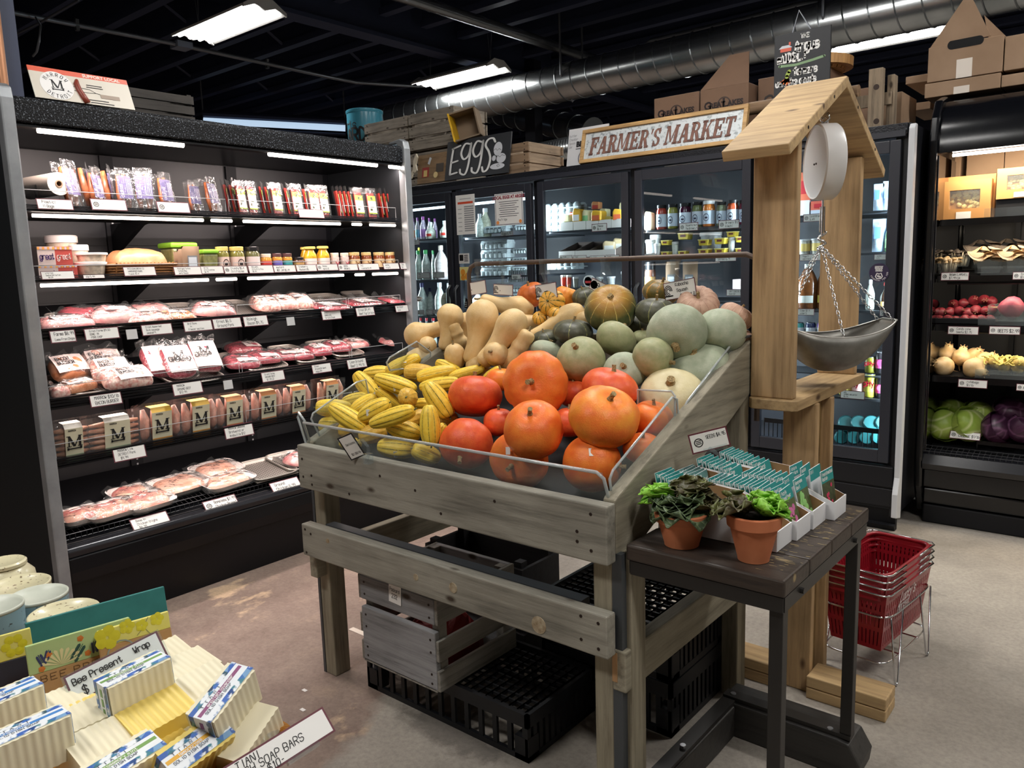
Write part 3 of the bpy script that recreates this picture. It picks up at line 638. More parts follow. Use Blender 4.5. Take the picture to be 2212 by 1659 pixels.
# --- bottom deck
z=(6,.005)
for args in (((176,1120,.17,.13,.028,M_THI),'chicken thigh tray at the left end of the bottom deck',.05),((240,1108,.22,.15,.028,M_THI),'chicken thigh tray second from the left on the bottom deck',.08),
             ((283,1072,.17,.13,.028,M_THI),'chicken thigh tray behind, third from the left on the bottom deck',.05),((318,1090,.2,.15,.03,M_THI),'front chicken thigh tray in the middle of the left group on the deck',.1),
             ((385,1054,.26,.19,.03,M_CHK),'large pale chicken breast tray on the bottom deck',.1),((468,1020,.22,.17,.028,M_CHK),'chicken breast tray at the back, right of the large one',.1),
             ((492,1046,.24,.13,.03,M_CHK),'chicken breast tray in front of the pair beside the wire tray',.12)):
    (px,py,w_,d_,h_,m_),lab,r_=args
    mpack(px,py,z,w_,d_,h_,m_,lab,r_,foam=1,nm='chicken_tray')
wtray(572,1018,Z6,.26,.26,'empty wire tray on the bottom deck'); wtray(632,1000,Z6,.2,.26,'wire tray with one pink pack at the right of the bottom deck')
K(648,996,(6,.024),.17,.13,.035,M_PORK,'pink pack lying on the right wire tray of the bottom deck',.1,(.45,.3))
# --- sausage shelf
def sausage_pack(px,py,wd,ht,label,m_,top,lie=0):
    c=at(px,py,0,-3.36); c.z=Z5+.007; t=thing('sausage_pack',label,'packaged meat',c,'sausage packs with the M label')
    T=Mx.Rotation(PI/2,4,'Z')@Mx.Rotation(.12,4,'X')
    mb=MB()
    if lie:
        for k in range(5):mb.tube([V((-wd*.5,.0,.02+k*.024)),V((-wd*.2,-.012,.022+k*.024)),V((wd*.2,-.012,.022+k*.024)),V((wd*.5,0,.02+k*.024))],.013,10,rads=[.006,.0135,.0135,.006],T=T)
    else:
        for k in range(4):
            x=(k-1.5)*wd*.27; mb.tube([V((x,0,.005)),V((x+.004,-.01,ht*.25)),V((x+.004,-.012,ht*.7)),V((x-.002,-.004,ht*.98))],.018,10,rads=[.008,.019,.02,.009],T=T)
    obj('sausages',mb,m_,t,smooth=180,local=True)
    lw=wd*.52; sl=MB()
    pr=[(-.034,-.0),(-.036,ht*.9),(-.02,ht*1.02),(.02,ht*1.02)]
    for i in range(3):
        a,b=pr[i],pr[i+1]; sl.mt(1 if i else 0).add([(-lw/2,a[0],a[1]),(lw/2,a[0],a[1]),(lw/2,b[0],b[1]),(-lw/2,b[0],b[1])],[(0,1,2,3)],T)
    sl.mt(2).add([(-lw/2,-.0355,.002),(lw/2,-.0355,.002),(lw/2,-.0362,ht*.16),(-lw/2,-.0362,ht*.16)],[(0,1,2,3)],T)
    obj('sleeve',sl,[LBLG,mat('sleeve_'+top,{'y':(240,190,70),'w':(236,226,214),'o':(226,150,90)}[top],.5),mat('sleeve_foot_'+top,{'y':(206,140,60),'w':(150,170,140),'o':(206,120,70)}[top],.5)],t,local=True)
    im=MB(); F=T@frame((0,-.0372,ht*.54),(1,0,0),(0,.0,1)); serifM(im,F,ht*.34)
    hand(im,'MARROW',F@Mx.Translation((-lw*.3,ht*.28,0)),ht*.045,wd=.0012,sx=.8); obj('lettering',im,INK,t,local=True)
    fm=MB().surf(lambda u,v:((u-.5)*wd*1.2,-.03+.004*math.sin(u*25+px)*math.sin(v*11)+.02*(v-.4)**2,v*ht*1.08),14,8,T).surf(lambda u,v:((u-.5)*wd*1.2,.03+.004*math.sin(u*21+px)*math.sin(v*9),v*ht*1.08),14,8,T)
    obj('film',fm,FILM,t,smooth=180,local=True)
    return t
for i,(px,py,wd,ht,lab,m_,top,lie) in enumerate(((152,960,.13,.145,'left end sausage pack of links cut by the cooler trim',M_SAU,'w',1),(246,950,.2,.145,'sausage pack of browned links behind the Marrow Detroit tag',M_SAU,'w',1),
    (340,916,.17,.155,'sausage pack with a bright yellow sleeve top, left of two',M_SAU2,'y',0),(424,900,.16,.155,'sausage pack with a bright yellow sleeve top, right of two',M_SAU2,'y',0),
    (496,884,.16,.15,'pink sausage pack behind the Bratwurst tag',M_SAU2,'o',0),(570,876,.16,.15,'pink sausage pack just right of the Bratwurst tag',M_SAU2,'o',0),(635,866,.15,.15,'sausage pack with an orange foot stripe, second from right',M_SAU2,'o',0),
    (706,842,.15,.15,'rightmost sausage pack with a brown wrapper behind the squash',M_SAU,'o',0))):sausage_pack(px,py,wd,ht,lab,m_,top,lie)
# ---- small goods (built once per kind, then copied)
PROTO={}
def dpt(P): return (V(P)-V((0,0,CAMZ))).dot(fw)
def pxm(n,P): return n*dpt(P)/FPX
def good(key,build,name,loc,label,cat,group=None,rz=0,sc=(1,1,1),rot=None):
    """first of a kind is built with its parts, the rest are copies of it and of each part"""
    if key not in PROTO:
        t=thing(name,label,cat,(0,0,0),group); build(t); PROTO[key]=t
    else:
        t=dup(PROTO[key]); tag(t,label,cat)
        if group:t['group']=group
        elif 'group' in t: del t['group']
    t.location=loc; t.rotation_euler=rot or (0,0,rz); t.scale=sc if isinstance(sc,tuple) else (sc,sc,sc); return t
def L_(mb,T=None): return mb
def gm(c,rough=.18): return mat('content_%d_%d_%d'%tuple(c),c,rough,c2=tuple(int(x*.82) for x in c),ns=60,coat=.6)
def pm(c,rough=.45): return mat('print_%d_%d_%d'%tuple(c),c,rough)
def wrap_label(r,z0,z1,m_,t,a0=-PI,a1=0,name='label',n=14):
    mb=MB().surf(lambda u,v:((r)*math.cos(a0+(a1-a0)*u),r*math.sin(a0+(a1-a0)*u),z0+(z1-z0)*v),n,2)
    return obj(name,mb,m_,t,local=True,smooth=180)
def jar(body,lid,lab,r=.036,h=.1,mark=None,lr=.92,lh=.016,shoulder=.8):
    def b(t):
        obj('body',MB().lathe([(r*.9,0),(r,.006),(r,h*shoulder*.92),(r*.86,h*shoulder*1.03),(r*.82,h-lh)],18),gm(body),t,smooth=40,local=True)
        obj('lid',MB().lathe([(r*lr,h-lh),(r*lr,h-.002),(r*lr*.94,h),(0,h)],18),pm(lid,.35),t,smooth=40,local=True)
        if lab:wrap_label(r*1.012,h*.1,h*.62,pm(lab),t)
        if mark:
            im=MB(); q=r*.45; F=frame((0,-r*1.03,h*.36),(1,0,0),(0,0,1))
            if mark[1]=='o':pen(im,[V((q*math.cos(k*PI/8),q*math.sin(k*PI/8),0)) for k in range(17)],q*.2,F); im.boxc((0,-q*.1,0),(q*1.1,q*.5,.0003),F)
            if mark[1]=='b':im.boxc((0,q*.1,0),(q*1.5,q*.35,.0003),F); im.boxc((0,-q*.6,0),(q*1.0,q*.15,.0003),F)
            if mark[1]=='x':
                for e in (-1,1):pen(im,[V((-q*e,q*.7,0)),V((0,-q*.2,0)),V((q*.2*e,-q*.6,0))],q*.4,F)
            obj('emblem',im,pm(mark[0]),t,local=True)
    return b
def bottle(body,cap,lab=None,r=.04,h=.2,neck=.4,nz=.62,cz=.03,lab2=None):
    def b(t):
        obj('body',MB().lathe([(r*.88,0),(r,.008),(r,h*nz*.8),(r*.93,h*nz*.95),(r*.6,h*nz*1.2),(r*neck,h*nz*1.38),(r*neck,h-cz)],18),gm(body,.22),t,smooth=50,local=True)
        obj('cap',MB().lathe([(r*neck*1.12,h-cz),(r*neck*1.12,h-.002),(r*neck,h),(0,h)],14),pm(cap,.4),t,smooth=40,local=True)
        if lab:wrap_label(r*1.012,h*.1,h*nz*.72,pm(lab),t)
        if lab2:wrap_label(r*1.02,h*.14,h*.3,pm(lab2),t,-2.4,-.7,'stripe')
    return b
def tub(body,lid,r=.055,h=.07,lab=None):
    def b(t):
        obj('cup',MB().lathe([(r*.8,0),(r*.97,h-.012)],24),gm(body,.4),t,smooth=50,local=True)
        obj('lid',MB().lathe([(r*.97,h-.013),(r*1.06,h-.012),(r*1.06,h-.002),(r*.98,h),(0,h-.002)],24),pm(lid,.4),t,smooth=40,local=True)
        if lab:wrap_label(r*.96,h*.2,h*.7,pm(lab),t)
    return b
def shelf2(px0,px1,yt,yb,key,build,name,label,cat,grp=None,X=-3.395,r=.036,h=.1,rz=PI/2):
    P=at((px0+px1)/2,yb,0,X); P.z=1.4115
    s=pxm(px1-px0,P)/(2*r); sz=(at((px0+px1)/2,yt+1,0,X).z-P.z)/h
    return good(key,build,name,P,label,cat,grp,rz,(s,s,sz))
g2='jars on the second cooler shelf'
GOLD,BLK,PNK=(206,190,110),(28,28,30),(240,214,200)
A=[(467,496,532,574,'pickle',jar((132,128,62),GOLD,(222,196,184),mark=((40,30,30),'o')),'left gold lidded pickle jar with a round mountain emblem'),
 (497,529,532,574,'pickle', None,'right gold lidded pickle jar with a round mountain emblem'),
 (531,562,532,574,'relish',jar((110,108,70),BLK,(228,210,206)),'tall black lidded jar right of the pickle jars'),
 (563,587,543,571,'must_r',jar((214,150,60),(230,210,190),(206,72,66),h=.09),'small mustard jar with a red label'),
 (588,610,542,571,'must_b',jar((214,150,60),(90,60,60),(104,96,176),h=.09),'small mustard jar with a violet blue label'),
 (610,632,542,571,'must_t',jar((214,150,60),(90,60,60),(60,150,150),h=.09),'small mustard jar with a teal label'),
 (633,657,547,571,'smallb',jar((120,84,70),BLK,(190,150,90),h=.08),'squat jar with a black lid and a tan band'),
 (714,733,541,567,'cup_p',jar((240,214,204),(244,232,214), None,h=.09,mark=((196,60,80),'x')),'left pale cup with a red stag mark beside the honey bottles'),
 (735,754,541,566,'cup_p', None,'right pale cup with a red stag mark beside the brown jars'),
 (753,778,540,567,'salsa',jar((138,66,30),(222,190,130),(238,206,160),h=.09,mark=((160,110,60),'x')),'brown jar with a pale arched label, first of four'),
 (780,803,540,567,'salsa', None,'brown jar with a pale arched label, second of four'),
 (806,831,540,566,'salsa', None,'brown jar with a pale arched label, third of four'),
 (831,854,540,566,'salsa', None,'brown jar with a pale arched label, last of four'),
 (856,869,540,565,'cup_p', None,'pale cup right of the four brown jars'),(870,883,539,565,'cup_p', None,'pale cup hard against the right trim of the meat cooler')]
for a in A:shelf2(a[0],a[1],a[2],a[3],a[4],a[5],'jar',a[6]+' on the second shelf','jar',g2)
for i,(a,b,c) in enumerate(((657,685,532),(685,713,531))):
    shelf2(a,b,c,572,'honey',bottle((238,182,48),(250,214,110),(244,222,214),h=.13,neck=.8,nz=.72,cz=.012),'honey_bottle',('left','right')[i]+' yellow honey bottle with a red stag label','bottle',g2,h=.13,r=.04)
shelf2(650,668,533,570,'honey', None,'honey_bottle','yellow honey bottle half hidden behind the front pair','bottle',g2,X=-3.49,h=.13,r=.04)
for a,b,c,d,X,lab in ((104,168,508,560,-3.58,'tall white tub at the back behind the great cartons'),(154,192,528,562,-3.5,'white tub right of the red carton, behind'),(166,230,565,590,-3.4,'bottom white tub of the front pair beside the cartons')):
    shelf2(a,b,c,d,'tub',tub((240,220,196),(246,240,236)),'tub',lab+' on the second shelf','tub','white dip tubs',X=X,r=.058,h=.07)
t=dup(PROTO['tub']); P=at(199,566,0,-3.4); s=pxm(64,P)/.116; t.location=(P.x,P.y,1.4115+pxm(25,P)+.001); t.scale=(s,s,pxm(27,P)/.07); tag(t,'white tub stacked on another, beside the basket of buns','tub','white dip tubs')
for (a,b,c,d,z,lab) in ((84,168,562,590,0,'lower of two pink and white striped cartons at the left end of the jar shelf'),(82,157,521,561,1,'upper pink and white carton reading great at the left end of the jar shelf')):
    P0,P1=at(a,d,0,-3.35),at(b,d,0,-3.35); hh=pxm(d-c,P0); z0=1.4115+(pxm(28,P0)+.002 if z else 0); y0,y1=max(P0.y,1.165),P1.y; t=thing('carton',lab,'carton',(-3.40,(y0+y1)/2,z0),'cartons reading great')
    mb=MB().mt(0).box(-3.45,-3.35,y0,(y0+y1)/2,z0,z0+hh).mt(1).box(-3.45,-3.35,(y0+y1)/2,y1,z0,z0+hh); obj('box',mb,[pm((236,214,208)),pm((204,84,76))],t)
    st=MB()
    for k in range(14):
        y=y0+(k+.5)*(y1-y0)/14; st.mt(k%2).box(-3.349,-3.3485,y-.004,y+.004,z0+hh*.84,z0+hh*.98)
    obj('stripes',st,[pm((240,170,80)),pm((214,190,200))],t)
    im=MB(); hq=hh*.3
    for k,y in ((0,y0+.06*(y1-y0)),(1,y0+.55*(y1-y0))):im.mt(k); hand(im,'great',frame((-3.3478,y,z0+hh*.32),(0,1,0),(0,0,1)),hq,wd=hq*.16,sx=min(.75,.42*(y1-y0)/hwid('great',hq)*.75))
    obj('lettering',im,[pm((84,60,120)),pm((250,220,214))],t)
P0,P1=at(232,586,0,-3.36),at(384,586,0,-3.36); y0,y1=P0.y,P1.y
bk=thing('basket','brown wicker basket of bread on the jar shelf','basket',(-3.45,(y0+y1)/2,1.412)); WICK=wood('wicker',(176,118,66),(120,74,36),1,3,.6,knots=False)
mb=MB()
for k in range(5):
    z=1.416+k*.011; e=.004*k
    mb.tube([V((-3.45+(.1+e)*math.copysign(abs(math.cos(a))**.35,math.cos(a)),(y0+y1)/2+((y1-y0)/2-.012+e)*math.copysign(abs(math.sin(a))**.35,math.sin(a)),z)) for a in [2*PI*i/32 for i in range(32)]],.0062,6, True)
obj('woven_side',mb,WICK,bk,smooth=180); obj('bottom',MB().box(-3.54,-3.36,y0+.02,y1-.02,1.4125,1.416),WICK,bk)
sp=MB()
for k in range(16):y=y0+.03+k*(y1-y0-.06)/15; sp.tube([(-3.352,y,1.413),(-3.336,y,1.468)],.0035,5)
obj('stakes',sp,WICK,bk)
bn=slab(.16,.24,.085,.08,seed=4); T=TR((-3.46,at(308,560,0,-3.4).y,1.44)); bn.v=[T@p for p in bn.v]
br=obj('bread_bag',bn,mat('bun_crust',(206,140,92),.45,c2=(228,176,130),ns=14,coat=.3),smooth=180); tag(br,'bag of brown buns heaped in the wicker basket on the jar shelf','bread')
def limetub(t):
    obj('body',MB().lathe([(.05,0),(.06,.065)],4,Mx.Rotation(PI/4,4,'Z')),gm((150,150,96),.25),t,local=True,bev=.006)
    obj('lid',MB().lathe([(.06,.066),(.066,.067),(.066,.078),(.05,.08),(0,.08)],4,Mx.Rotation(PI/4,4,'Z')),pm((142,200,60),.4),t,local=True,bev=.004)
for a,b,c,d,X,lab in ((358,417,523,574,-3.52,'lime lidded pickle tub behind the kraft pouches'),(431,467,538,573,-3.4,'lime lidded tub left of the gold lidded pickle jars')):
    shelf2(a,b,c,d,'lime',limetub,'pickle_tub',lab,'tub','lime lidded tubs',X=X,r=.046,h=.08)
def pouch(t):
    def fn(u,v):w_=.05*(1-.03*math.sin(v*PI)); return ((u-.5)*2*w_,-.014*math.sin(v*PI)**.6*math.sin(u*PI) if True else 0,v*.13)
    mb=MB().surf(fn,10,10).surf(lambda u,v:(fn(u,v)[0],-fn(u,v)[1],fn(u,v)[2]),10,10); obj('bag',mb,CARD,t,smooth=60,local=True)
    obj('label',MB().surf(lambda u,v:((u-.5)*.056,-.0165-.0*u,.015+v*.072),2,2),pm((120,124,128)),t,local=True); obj('label_card',MB().surf(lambda u,v:((u-.5)*.046,-.017,.035+v*.045),2,2),pm((206,212,218)),t,local=True)
for i,(a,b,c,X) in enumerate(((394,434,531,-3.37),(384,424,537,-3.40),(376,414,543,-3.43))):
    shelf2(a,b,c,573,'pouch',pouch,'jerky_pouch',('front kraft jerky pouch with a grey label','middle kraft jerky pouch, mostly hidden','back kraft jerky pouch, furthest left of three')[i]+' on the jar shelf','pouch','kraft jerky pouches',X=X,r=.05,h=.13)
# ---- top shelf: bag roll, sausages, snack sticks
c=at(121,397,0,-3.36); rl=thing('plastic_bag_roll','roll of clear produce bags at the left end of the top cooler shelf','roll',(c.x-.11,c.y,c.z-.05))
T=TR((c.x-.22,c.y-.02,c.z),0,PI/2,.12)
obj('roll',MB().lathe([(.014,0),(.044,0),(.044,.23),(.014,.23)],28,T, False).lathe([(.014,.23),(.014,0)],16,T, False),mat('bag_plastic',(236,222,208),.4),rl,smooth=40)
obj('core',MB().lathe([(.010,.0),(.0145,0),(.0145,.232),(.010,.232),(.010,0)],18,T, False),CARD,rl,smooth=40)
obj('loose_end',MB().surf(lambda u,v:(c.x-.2+.2*v,c.y-.02-.044-.012*math.sin(v*7),c.z-.03*u-.03*u*v),4,10),FILM,rl,smooth=180)
LAV=pm((92,84,128));
def salami(t):
    obj('links',MB().tube([(-.018,0,.004),(-.02,-.004,.07),(-.014,0,.16)],.015,10,rads=[.008,.016,.007]).tube([(.016,.004,.004),(.018,.0,.07),(.014,0,.165)],.015,10,rads=[.008,.016,.007]),mat('dry_salami',(128,66,40),.35,c2=(170,100,64),ns=50),t,smooth=180,local=True)
    obj('label',MB().surf(lambda u,v:((u-.5)*.066,-.0195-.004*math.sin(u*PI),.05+v*.1),6,3),LAV,t,smooth=180,local=True)
    im=MB(); F=frame((-.012,-.0245,.056),(0,0,1),(-1,0,0)); hand(im,'CHORIZO',F@Mx.Translation((0,.002,0)),.012,wd=.0018,rnd_=False)
    for k in range(4):im.boxc((.045,-.018-.007*k,0),(.07,.002,.0003),F)
    obj('lettering',im,pm((214,204,224)),t,local=True)
    obj('bag',MB().surf(lambda u,v:((u-.5)*.084*(1-.1*v),-.024+.005*math.sin(u*17+v*6)*math.sin(v*PI),v*.185),12,10).surf(lambda u,v:((u-.5)*.084*(1-.1*v),.02+.004*math.sin(u*13)*math.sin(v*9),v*.185),10,8),FILM,t,smooth=180,local=True)
def on_top(px,yt,yb,key,build,nm,lab,cat,grp,X,h,rz,lean,extra=1):
    P=at(px,yb,0,X); P.z=1.6825; s=(at(px,yt,0,X).z-P.z)/h/math.cos(lean)*extra
    return good(key,build,nm,P,lab,cat,grp,sc=s,rot=(-lean,0,PI/2+rz))
gs='dry sausage packs on the top cooler shelf'
for i,(px,yt,X,rz,ln) in enumerate(((160,356,-3.37,.5,.2),(192,360,-3.4,1.2,.12),(213,370,-3.37,.6,.15),(238,366,-3.42,1.0,.1),(273,372,-3.37,.15,.15),(315,372,-3.37,-.3,.2),(363,381,-3.37,.3,.18),(423,396,-3.37,.15,.15),(463,390,-3.37,.4,.2))):
    on_top(px,yt,440+(px-150)*.04,'salami',salami,'salami_pack',('%s dry sausage pack with a violet label on the top shelf'%nth(i,9)),'packaged meat',gs,X,.17,rz,ln)
SNK=pm((150,34,32),.35)
def snack(t):
    mb=MB()
    for k in range(5):mb.cyl((-.022+k*.011,0,.004),(-.022+k*.011,0,.145),.0055,n=7)
    obj('sticks',mb,mat('snack_stick',(142,40,34),.3),t,smooth=50,local=True)
    lb=MB().mt(0).box(-.029,.029,-.0085,-.0075,.035,.125).mt(1).box(-.029,.029,-.0087,-.0075,.1,.128).box(-.029,.029,-.0087,-.0075,.03,.036); obj('label',lb,[pm((244,234,222)),pm((168,196,60))],t,local=True)
    im=MB().box(-.007,.007,-.0092,-.009,.105,.121).box(-.016,.01,-.0089,-.0086,.066,.07).box(-.018,-.002,-.0089,-.0086,.046,.058); obj('emblem',im,pm((60,70,40)),t,local=True)
    obj('bag',MB().surf(lambda u,v:((u-.5)*.076*(1-.05*v),-.011+.003*math.sin(u*15+v*5)*math.sin(v*PI),v*.172),10,8).surf(lambda u,v:((u-.5)*.076,.011,v*.172),2,2),FILM,t,smooth=180,local=True)
k=0
rows=[(498,.9,-3.42),(511,.8,-3.41),(526,.35,-3.37),(548,.3,-3.38),(573,.9,-3.42),(585,.9,-3.42),(602,.2,-3.37),(628,.8,-3.4),(645,.1,-3.37),(667,.8,-3.4),(682,.05,-3.37),(703,.2,-3.39),
        (735,1.1,-3.4),(743,1.1,-3.4),(752,1.1,-3.4),(762,1.0,-3.4),(779,.1,-3.37),(806,.05,-3.37),(826,1.1,-3.43),(836,1.1,-3.43),(846,1.0,-3.41),(862,.25,-3.37)]
for i,(px,rz,X) in enumerate(rows):
    lab='front-facing' if rz<.5 else 'edge-on'; same=[q for q in rows if (q[1]<.5)==(rz<.5)]
    on_top(px,388+(px-500)*.06,452+(px-500)*.035,'snack',snack,'snack_stick_pack','%s %s snack stick pack with a green and white label, top shelf'%(nth(same.index((px,rz,X)),len(same)),lab),'packaged meat','snack stick packs',X,.172,rz,.14)
# ---- on top of the cooler: brand sign, dark crate
a,b=at(78,211,0,-3.285),at(293,237,0,-3.285); wd=(b-a).length; up=V((-.42,0,1)).normalized(); zb=2.082
F=frame((-3.29,a.y,zb),(0,1,0),up); hh=.135
sg=thing('brand_sign','beige Support Local sign with a sausage and an orange band, leaning on the meat cooler','sign',(-3.31,(a.y+b.y)/2,zb))
obj('board',MB().mt(0).boxc((wd/2,hh*.42,0),(wd,hh*.84,.004),F).mt(1).boxc((wd/2,hh*.92,0),(wd,hh*.16,.0041),F),[pm((214,206,192)),pm((222,92,62))],sg)
obj('round_logo',MB().lathe([(0,0),(hh*.44,0),(hh*.44,.001),(0,.001)],32,F@Mx.Translation((wd*.24,hh*.46,.0022))),pm((240,238,236)),sg)
im=MB(); serifM(im,F@Mx.Translation((wd*.24,hh*.5,.0036)),hh*.28)
for s_,r_,a0,da in (('MARROW',hh*.33,2.5,-.38),('DETROIT',hh*.36,3.9,.32)):
    for i,ch in enumerate(s_):
        an=a0+da*i; q=F@Mx.Translation((wd*.24+r_*math.cos(an),hh*.46+r_*math.sin(an),.0036))@Mx.Rotation(an+(-PI/2 if da<0 else PI/2),4,'Z'); hand(im,ch,q@Mx.Translation((-.005,-.006,0)),hh*.11,wd=.0022,rnd_=False)
for k,(x,y,w_) in enumerate(((.62,.62,.16),(.62,.55,.17),(.62,.14,.22),(.66,.06,.24))):im.boxc((wd*x,hh*y,.0028),(wd*w_,hh*.025,.0004),F)
for y in (.5,.38):pen(im,[V((wd*.4,hh*y,0)),V((wd*.56,hh*(y-.02),0)),V((wd*.62,hh*.38,0)),V((wd*.66,hh*.36,0))],.002,F@Mx.Translation((0,0,.0028)))
obj('lettering',im,INK,sg); txt('SUPPORT LOCAL',hh*.1,F@Mx.Translation((wd*.72,hh*.87,.0026)),pm((250,226,214)),sg,name='heading',bold=.0006)
obj('sausage_print',MB().tube([F@V((wd*x,hh*y,.003)) for x,y in ((.455,.74),(.44,.6),(.45,.4),(.475,.2),(.50,.02))],.012,8,rads=[.006,.011,.011,.012,.012]),pm((138,60,44),.4),sg,smooth=180)
obj('fork_handle',MB().boxc((wd*.76,hh*.3,.003),(wd*.2,hh*.12,.001),F@Mx.Translation((0,0,0))),pm((150,128,108)),sg)
p0=at(300,220,0,-3.55); mb=MB()
for k in range(3):mb.box(-3.66,-3.64,p0.y-.12,p0.y+.22,2.09+k*.045,2.125+k*.045).box(-3.5,-3.48,p0.y-.12,p0.y+.22,2.09+k*.045,2.125+k*.045)
for y in (p0.y-.12,p0.y+.2):mb.box(-3.64,-3.5,y,y+.02,2.085,2.225)
DW=wood('dark_old_wood',(62,58,54),(36,34,32),1,1,.8,knots=False)
fa,fb_=at(545,272,0,-3.6),at(676,284,0,-3.6); o=obj('strip_lamp',MB().box(-3.63,-3.57,fa.y,fb_.y,2.075,2.10).box(-3.62,-3.58,fa.y+.05,fa.y+.2,2.1,2.125),WHITE,bev=.003); tag(o,'slim white lamp batten lying on top of the meat cooler','lamp')
dc=thing('wooden_crate','dark weathered crate behind the Support Local sign on the meat cooler','crate',(-3.57,p0.y+.05,2.085)); obj('slats',mb,DW,dc)
# ==== glass-door fridges along the back (front faces -Y)
FY=4.15; FZ=2.02
fr=thing('glass_door_fridge','long black fridge with glass doors along the back of the shop','fridge',(-3.6,4.55,0))
FB=mat('fridge_black',(20,21,26),.4,spec=.4); FRM=mat('door_frame_grey',(44,46,54),.42); FIN=mat('fridge_inside',(30,34,42),.5)
obj('back_wall',MB().box(-6.21,-.99,4.9,4.95,.1,FZ),FIN,fr)
obj('top',MB().box(-6.21,-.985,FY+.03,4.95,1.985,FZ),FB,fr)
obj('header',MB().box(-6.21,-.985,FY,FY+.05,1.968,FZ),mat('header_texture',(26,28,34),.35,ns=90,bmp=.4,spec=.4),fr,bev=.003)
obj('header_trim',MB().prism([(FY-.012,1.958),(FY-.012,1.985),(FY+.02,1.99),(FY+.02,1.955)],-6.21,-.99,0),FRM,fr)
obj('floor_pan',MB().box(-6.21,-.99,FY+.04,4.9,.3,.36),FIN,fr)
obj('end_panel',MB().box(-1.0,-.972,FY+.02,4.95,.08,FZ),FB,fr); obj('end_panel',MB().box(-6.22,-6.2,FY+.02,4.95,.08,FZ),FB,fr)
obj('base',MB().box(-6.21,-.98,FY+.015,4.9,.12,.345),BLK2,fr);
for z0,z1,q in ((.235,.34,0),(.13,.225,.006)):obj('base_grille',MB().box(-6.21,-.985,FY+.004+q,FY+.02,z0,z1),FB,fr,bev=.004)
obj('kick_plate',MB().prism([(FY+.03,.12),(FY+.05,.035),(FY+.02,.03),(FY+.04,0),(FY+.08,0),(FY+.08,.12)],-6.2,-.975,0),BLK2,fr)
obj('edge_trim',MB().prism([(FY-.01,2.01),(FY-.03,1.99),(FY-.03,.3),(FY-.06,.22),(FY-.06,.1),(FY+.02,.08),(FY+.02,2.01)],-.972,-.945,0),mat('pale_edge',(200,202,206),.4),fr,bev=.004)
doors=[(-4.72,-4.0),(-3.975,-3.257),(-3.206,-2.516),(-2.472,-1.752),(-1.73,-1.01)]
for i,(a,b) in enumerate(doors):
    d=obj('door',MB().box(a,a+.05,FY,FY+.03,.36,1.945).box(b-.05,b,FY,FY+.03,.36,1.945).box(a+.05,b-.05,FY,FY+.03,1.885,1.945).box(a+.05,b-.05,FY,FY+.03,.36,.425),FRM,fr,bev=.003)
    obj('glass',MB().box(a+.045,b-.045,FY+.012,FY+.018,.41,1.9),PANE,d)
    hx=b-.025 if i==0 else a+.025
    obj('handle',MB().tube([(hx,FY-.002,1.28),(hx,FY-.035,1.25),(hx,FY-.035,.92),(hx,FY-.002,.89)],.011,8),FB,d,smooth=1)
    obj('hinge',MB().box(a+.2,b-.12,FY+.002,FY+.012,1.946,1.951),STEEL,d)
COLD=mat('cold_lamp',(240,248,255),.5,em=(225,242,255),es=5)
for i,x in enumerate((-4.735,-3.985,-3.232,-2.494,-1.741,-1.02)):
    obj('mullion',MB().box(x-.02,x+.02,FY+.03,FY+.09,.36,1.97),FB,fr)
    obj('lamp_strip',MB().box(x-.006,x+.006,FY+.091,FY+.095,.45,1.9),COLD,fr)
    for sx in (-1,1):
        if (i==0 and sx<0) or (i==5 and sx>0): continue
        ld=bpy.data.lights.new('fridge_glow','AREA'); ld.shape='RECTANGLE'; ld.size=.03; ld.size_y=1.4; ld.color=(.86,.95,1)
        ld.energy={0:20,1:16,2:11,3:9,4:14,5:15}[i]; lo=bpy.data.objects.new('fridge_glow',ld); COL.objects.link(lo); lo.parent=fr
        lo.location=V((x+.03*sx,FY+.1,1.15))-wl(fr); lo.rotation_euler=(PI/2,0,-.75*sx)
    obj('partition',MB().box(x-.004,x+.004,FY+.12,4.9,.36,1.97),FIN,fr) if i in (0,5) else None
obj('top_lamp',MB().cyl((-4.7,FY+.12,1.86),(-3.3,FY+.12,1.86),.009,n=8),COLD,fr)
SHF=mat('wire_shelf',(70,74,80),.4,.4)
def zat(px,py,Y=4.3): return at(px,py,1,Y).z
SH={'A':[zat(930,516),zat(930,604),zat(930,682)],'B':[zat(1060,511),zat(1060,595),zat(1060,662)],'C':[zat(1260,497),zat(1260,556),zat(1260,621)],'D':[zat(1500,492),zat(1500,552),zat(1500,650)],
      'E':[zat(1760,464),zat(1760,549),zat(1760,668),zat(1760,728),zat(1860,856)]}
for k,i in zip('ABCDE',range(5)):
    a,b=doors[i]
    for z in SH[k]:obj('shelf',MB().box(a+.02,b-.02,FY+.1,4.8,z-.014,z-.002),SHF,fr)
def fg(k,row,px0,px1,yt,key,build,name,label,cat,grp=None,Y=4.31,r=.036,h=.1,rz=0,dz=0,wide=None):
    """put a good on shelf `row` of fridge k: photo columns px0..px1, top at row yt"""
    z=SH[k][row]+.001+dz; P=at((px0+px1)/2,yt,1,Y); s=pxm(px1-px0,P)/(2*r); hz=max(.02,P.z-z)
    return good(key,build,name,(P.x,Y,z),label,cat,grp,rz,(s,s,hz/h))
def ftag(px0,px1,y0,y1,lines,lab,Y=4.2,tilt=.0,rot=0,logo=0): return price_tag(px0,px1,y0,y1,lines,lab,'price tags in the fridge',px=Y,ax=1,tilt=tilt,logo=logo,hc=INK)
gm_='milk bottles in the fridge'
MILK=(226,240,232)
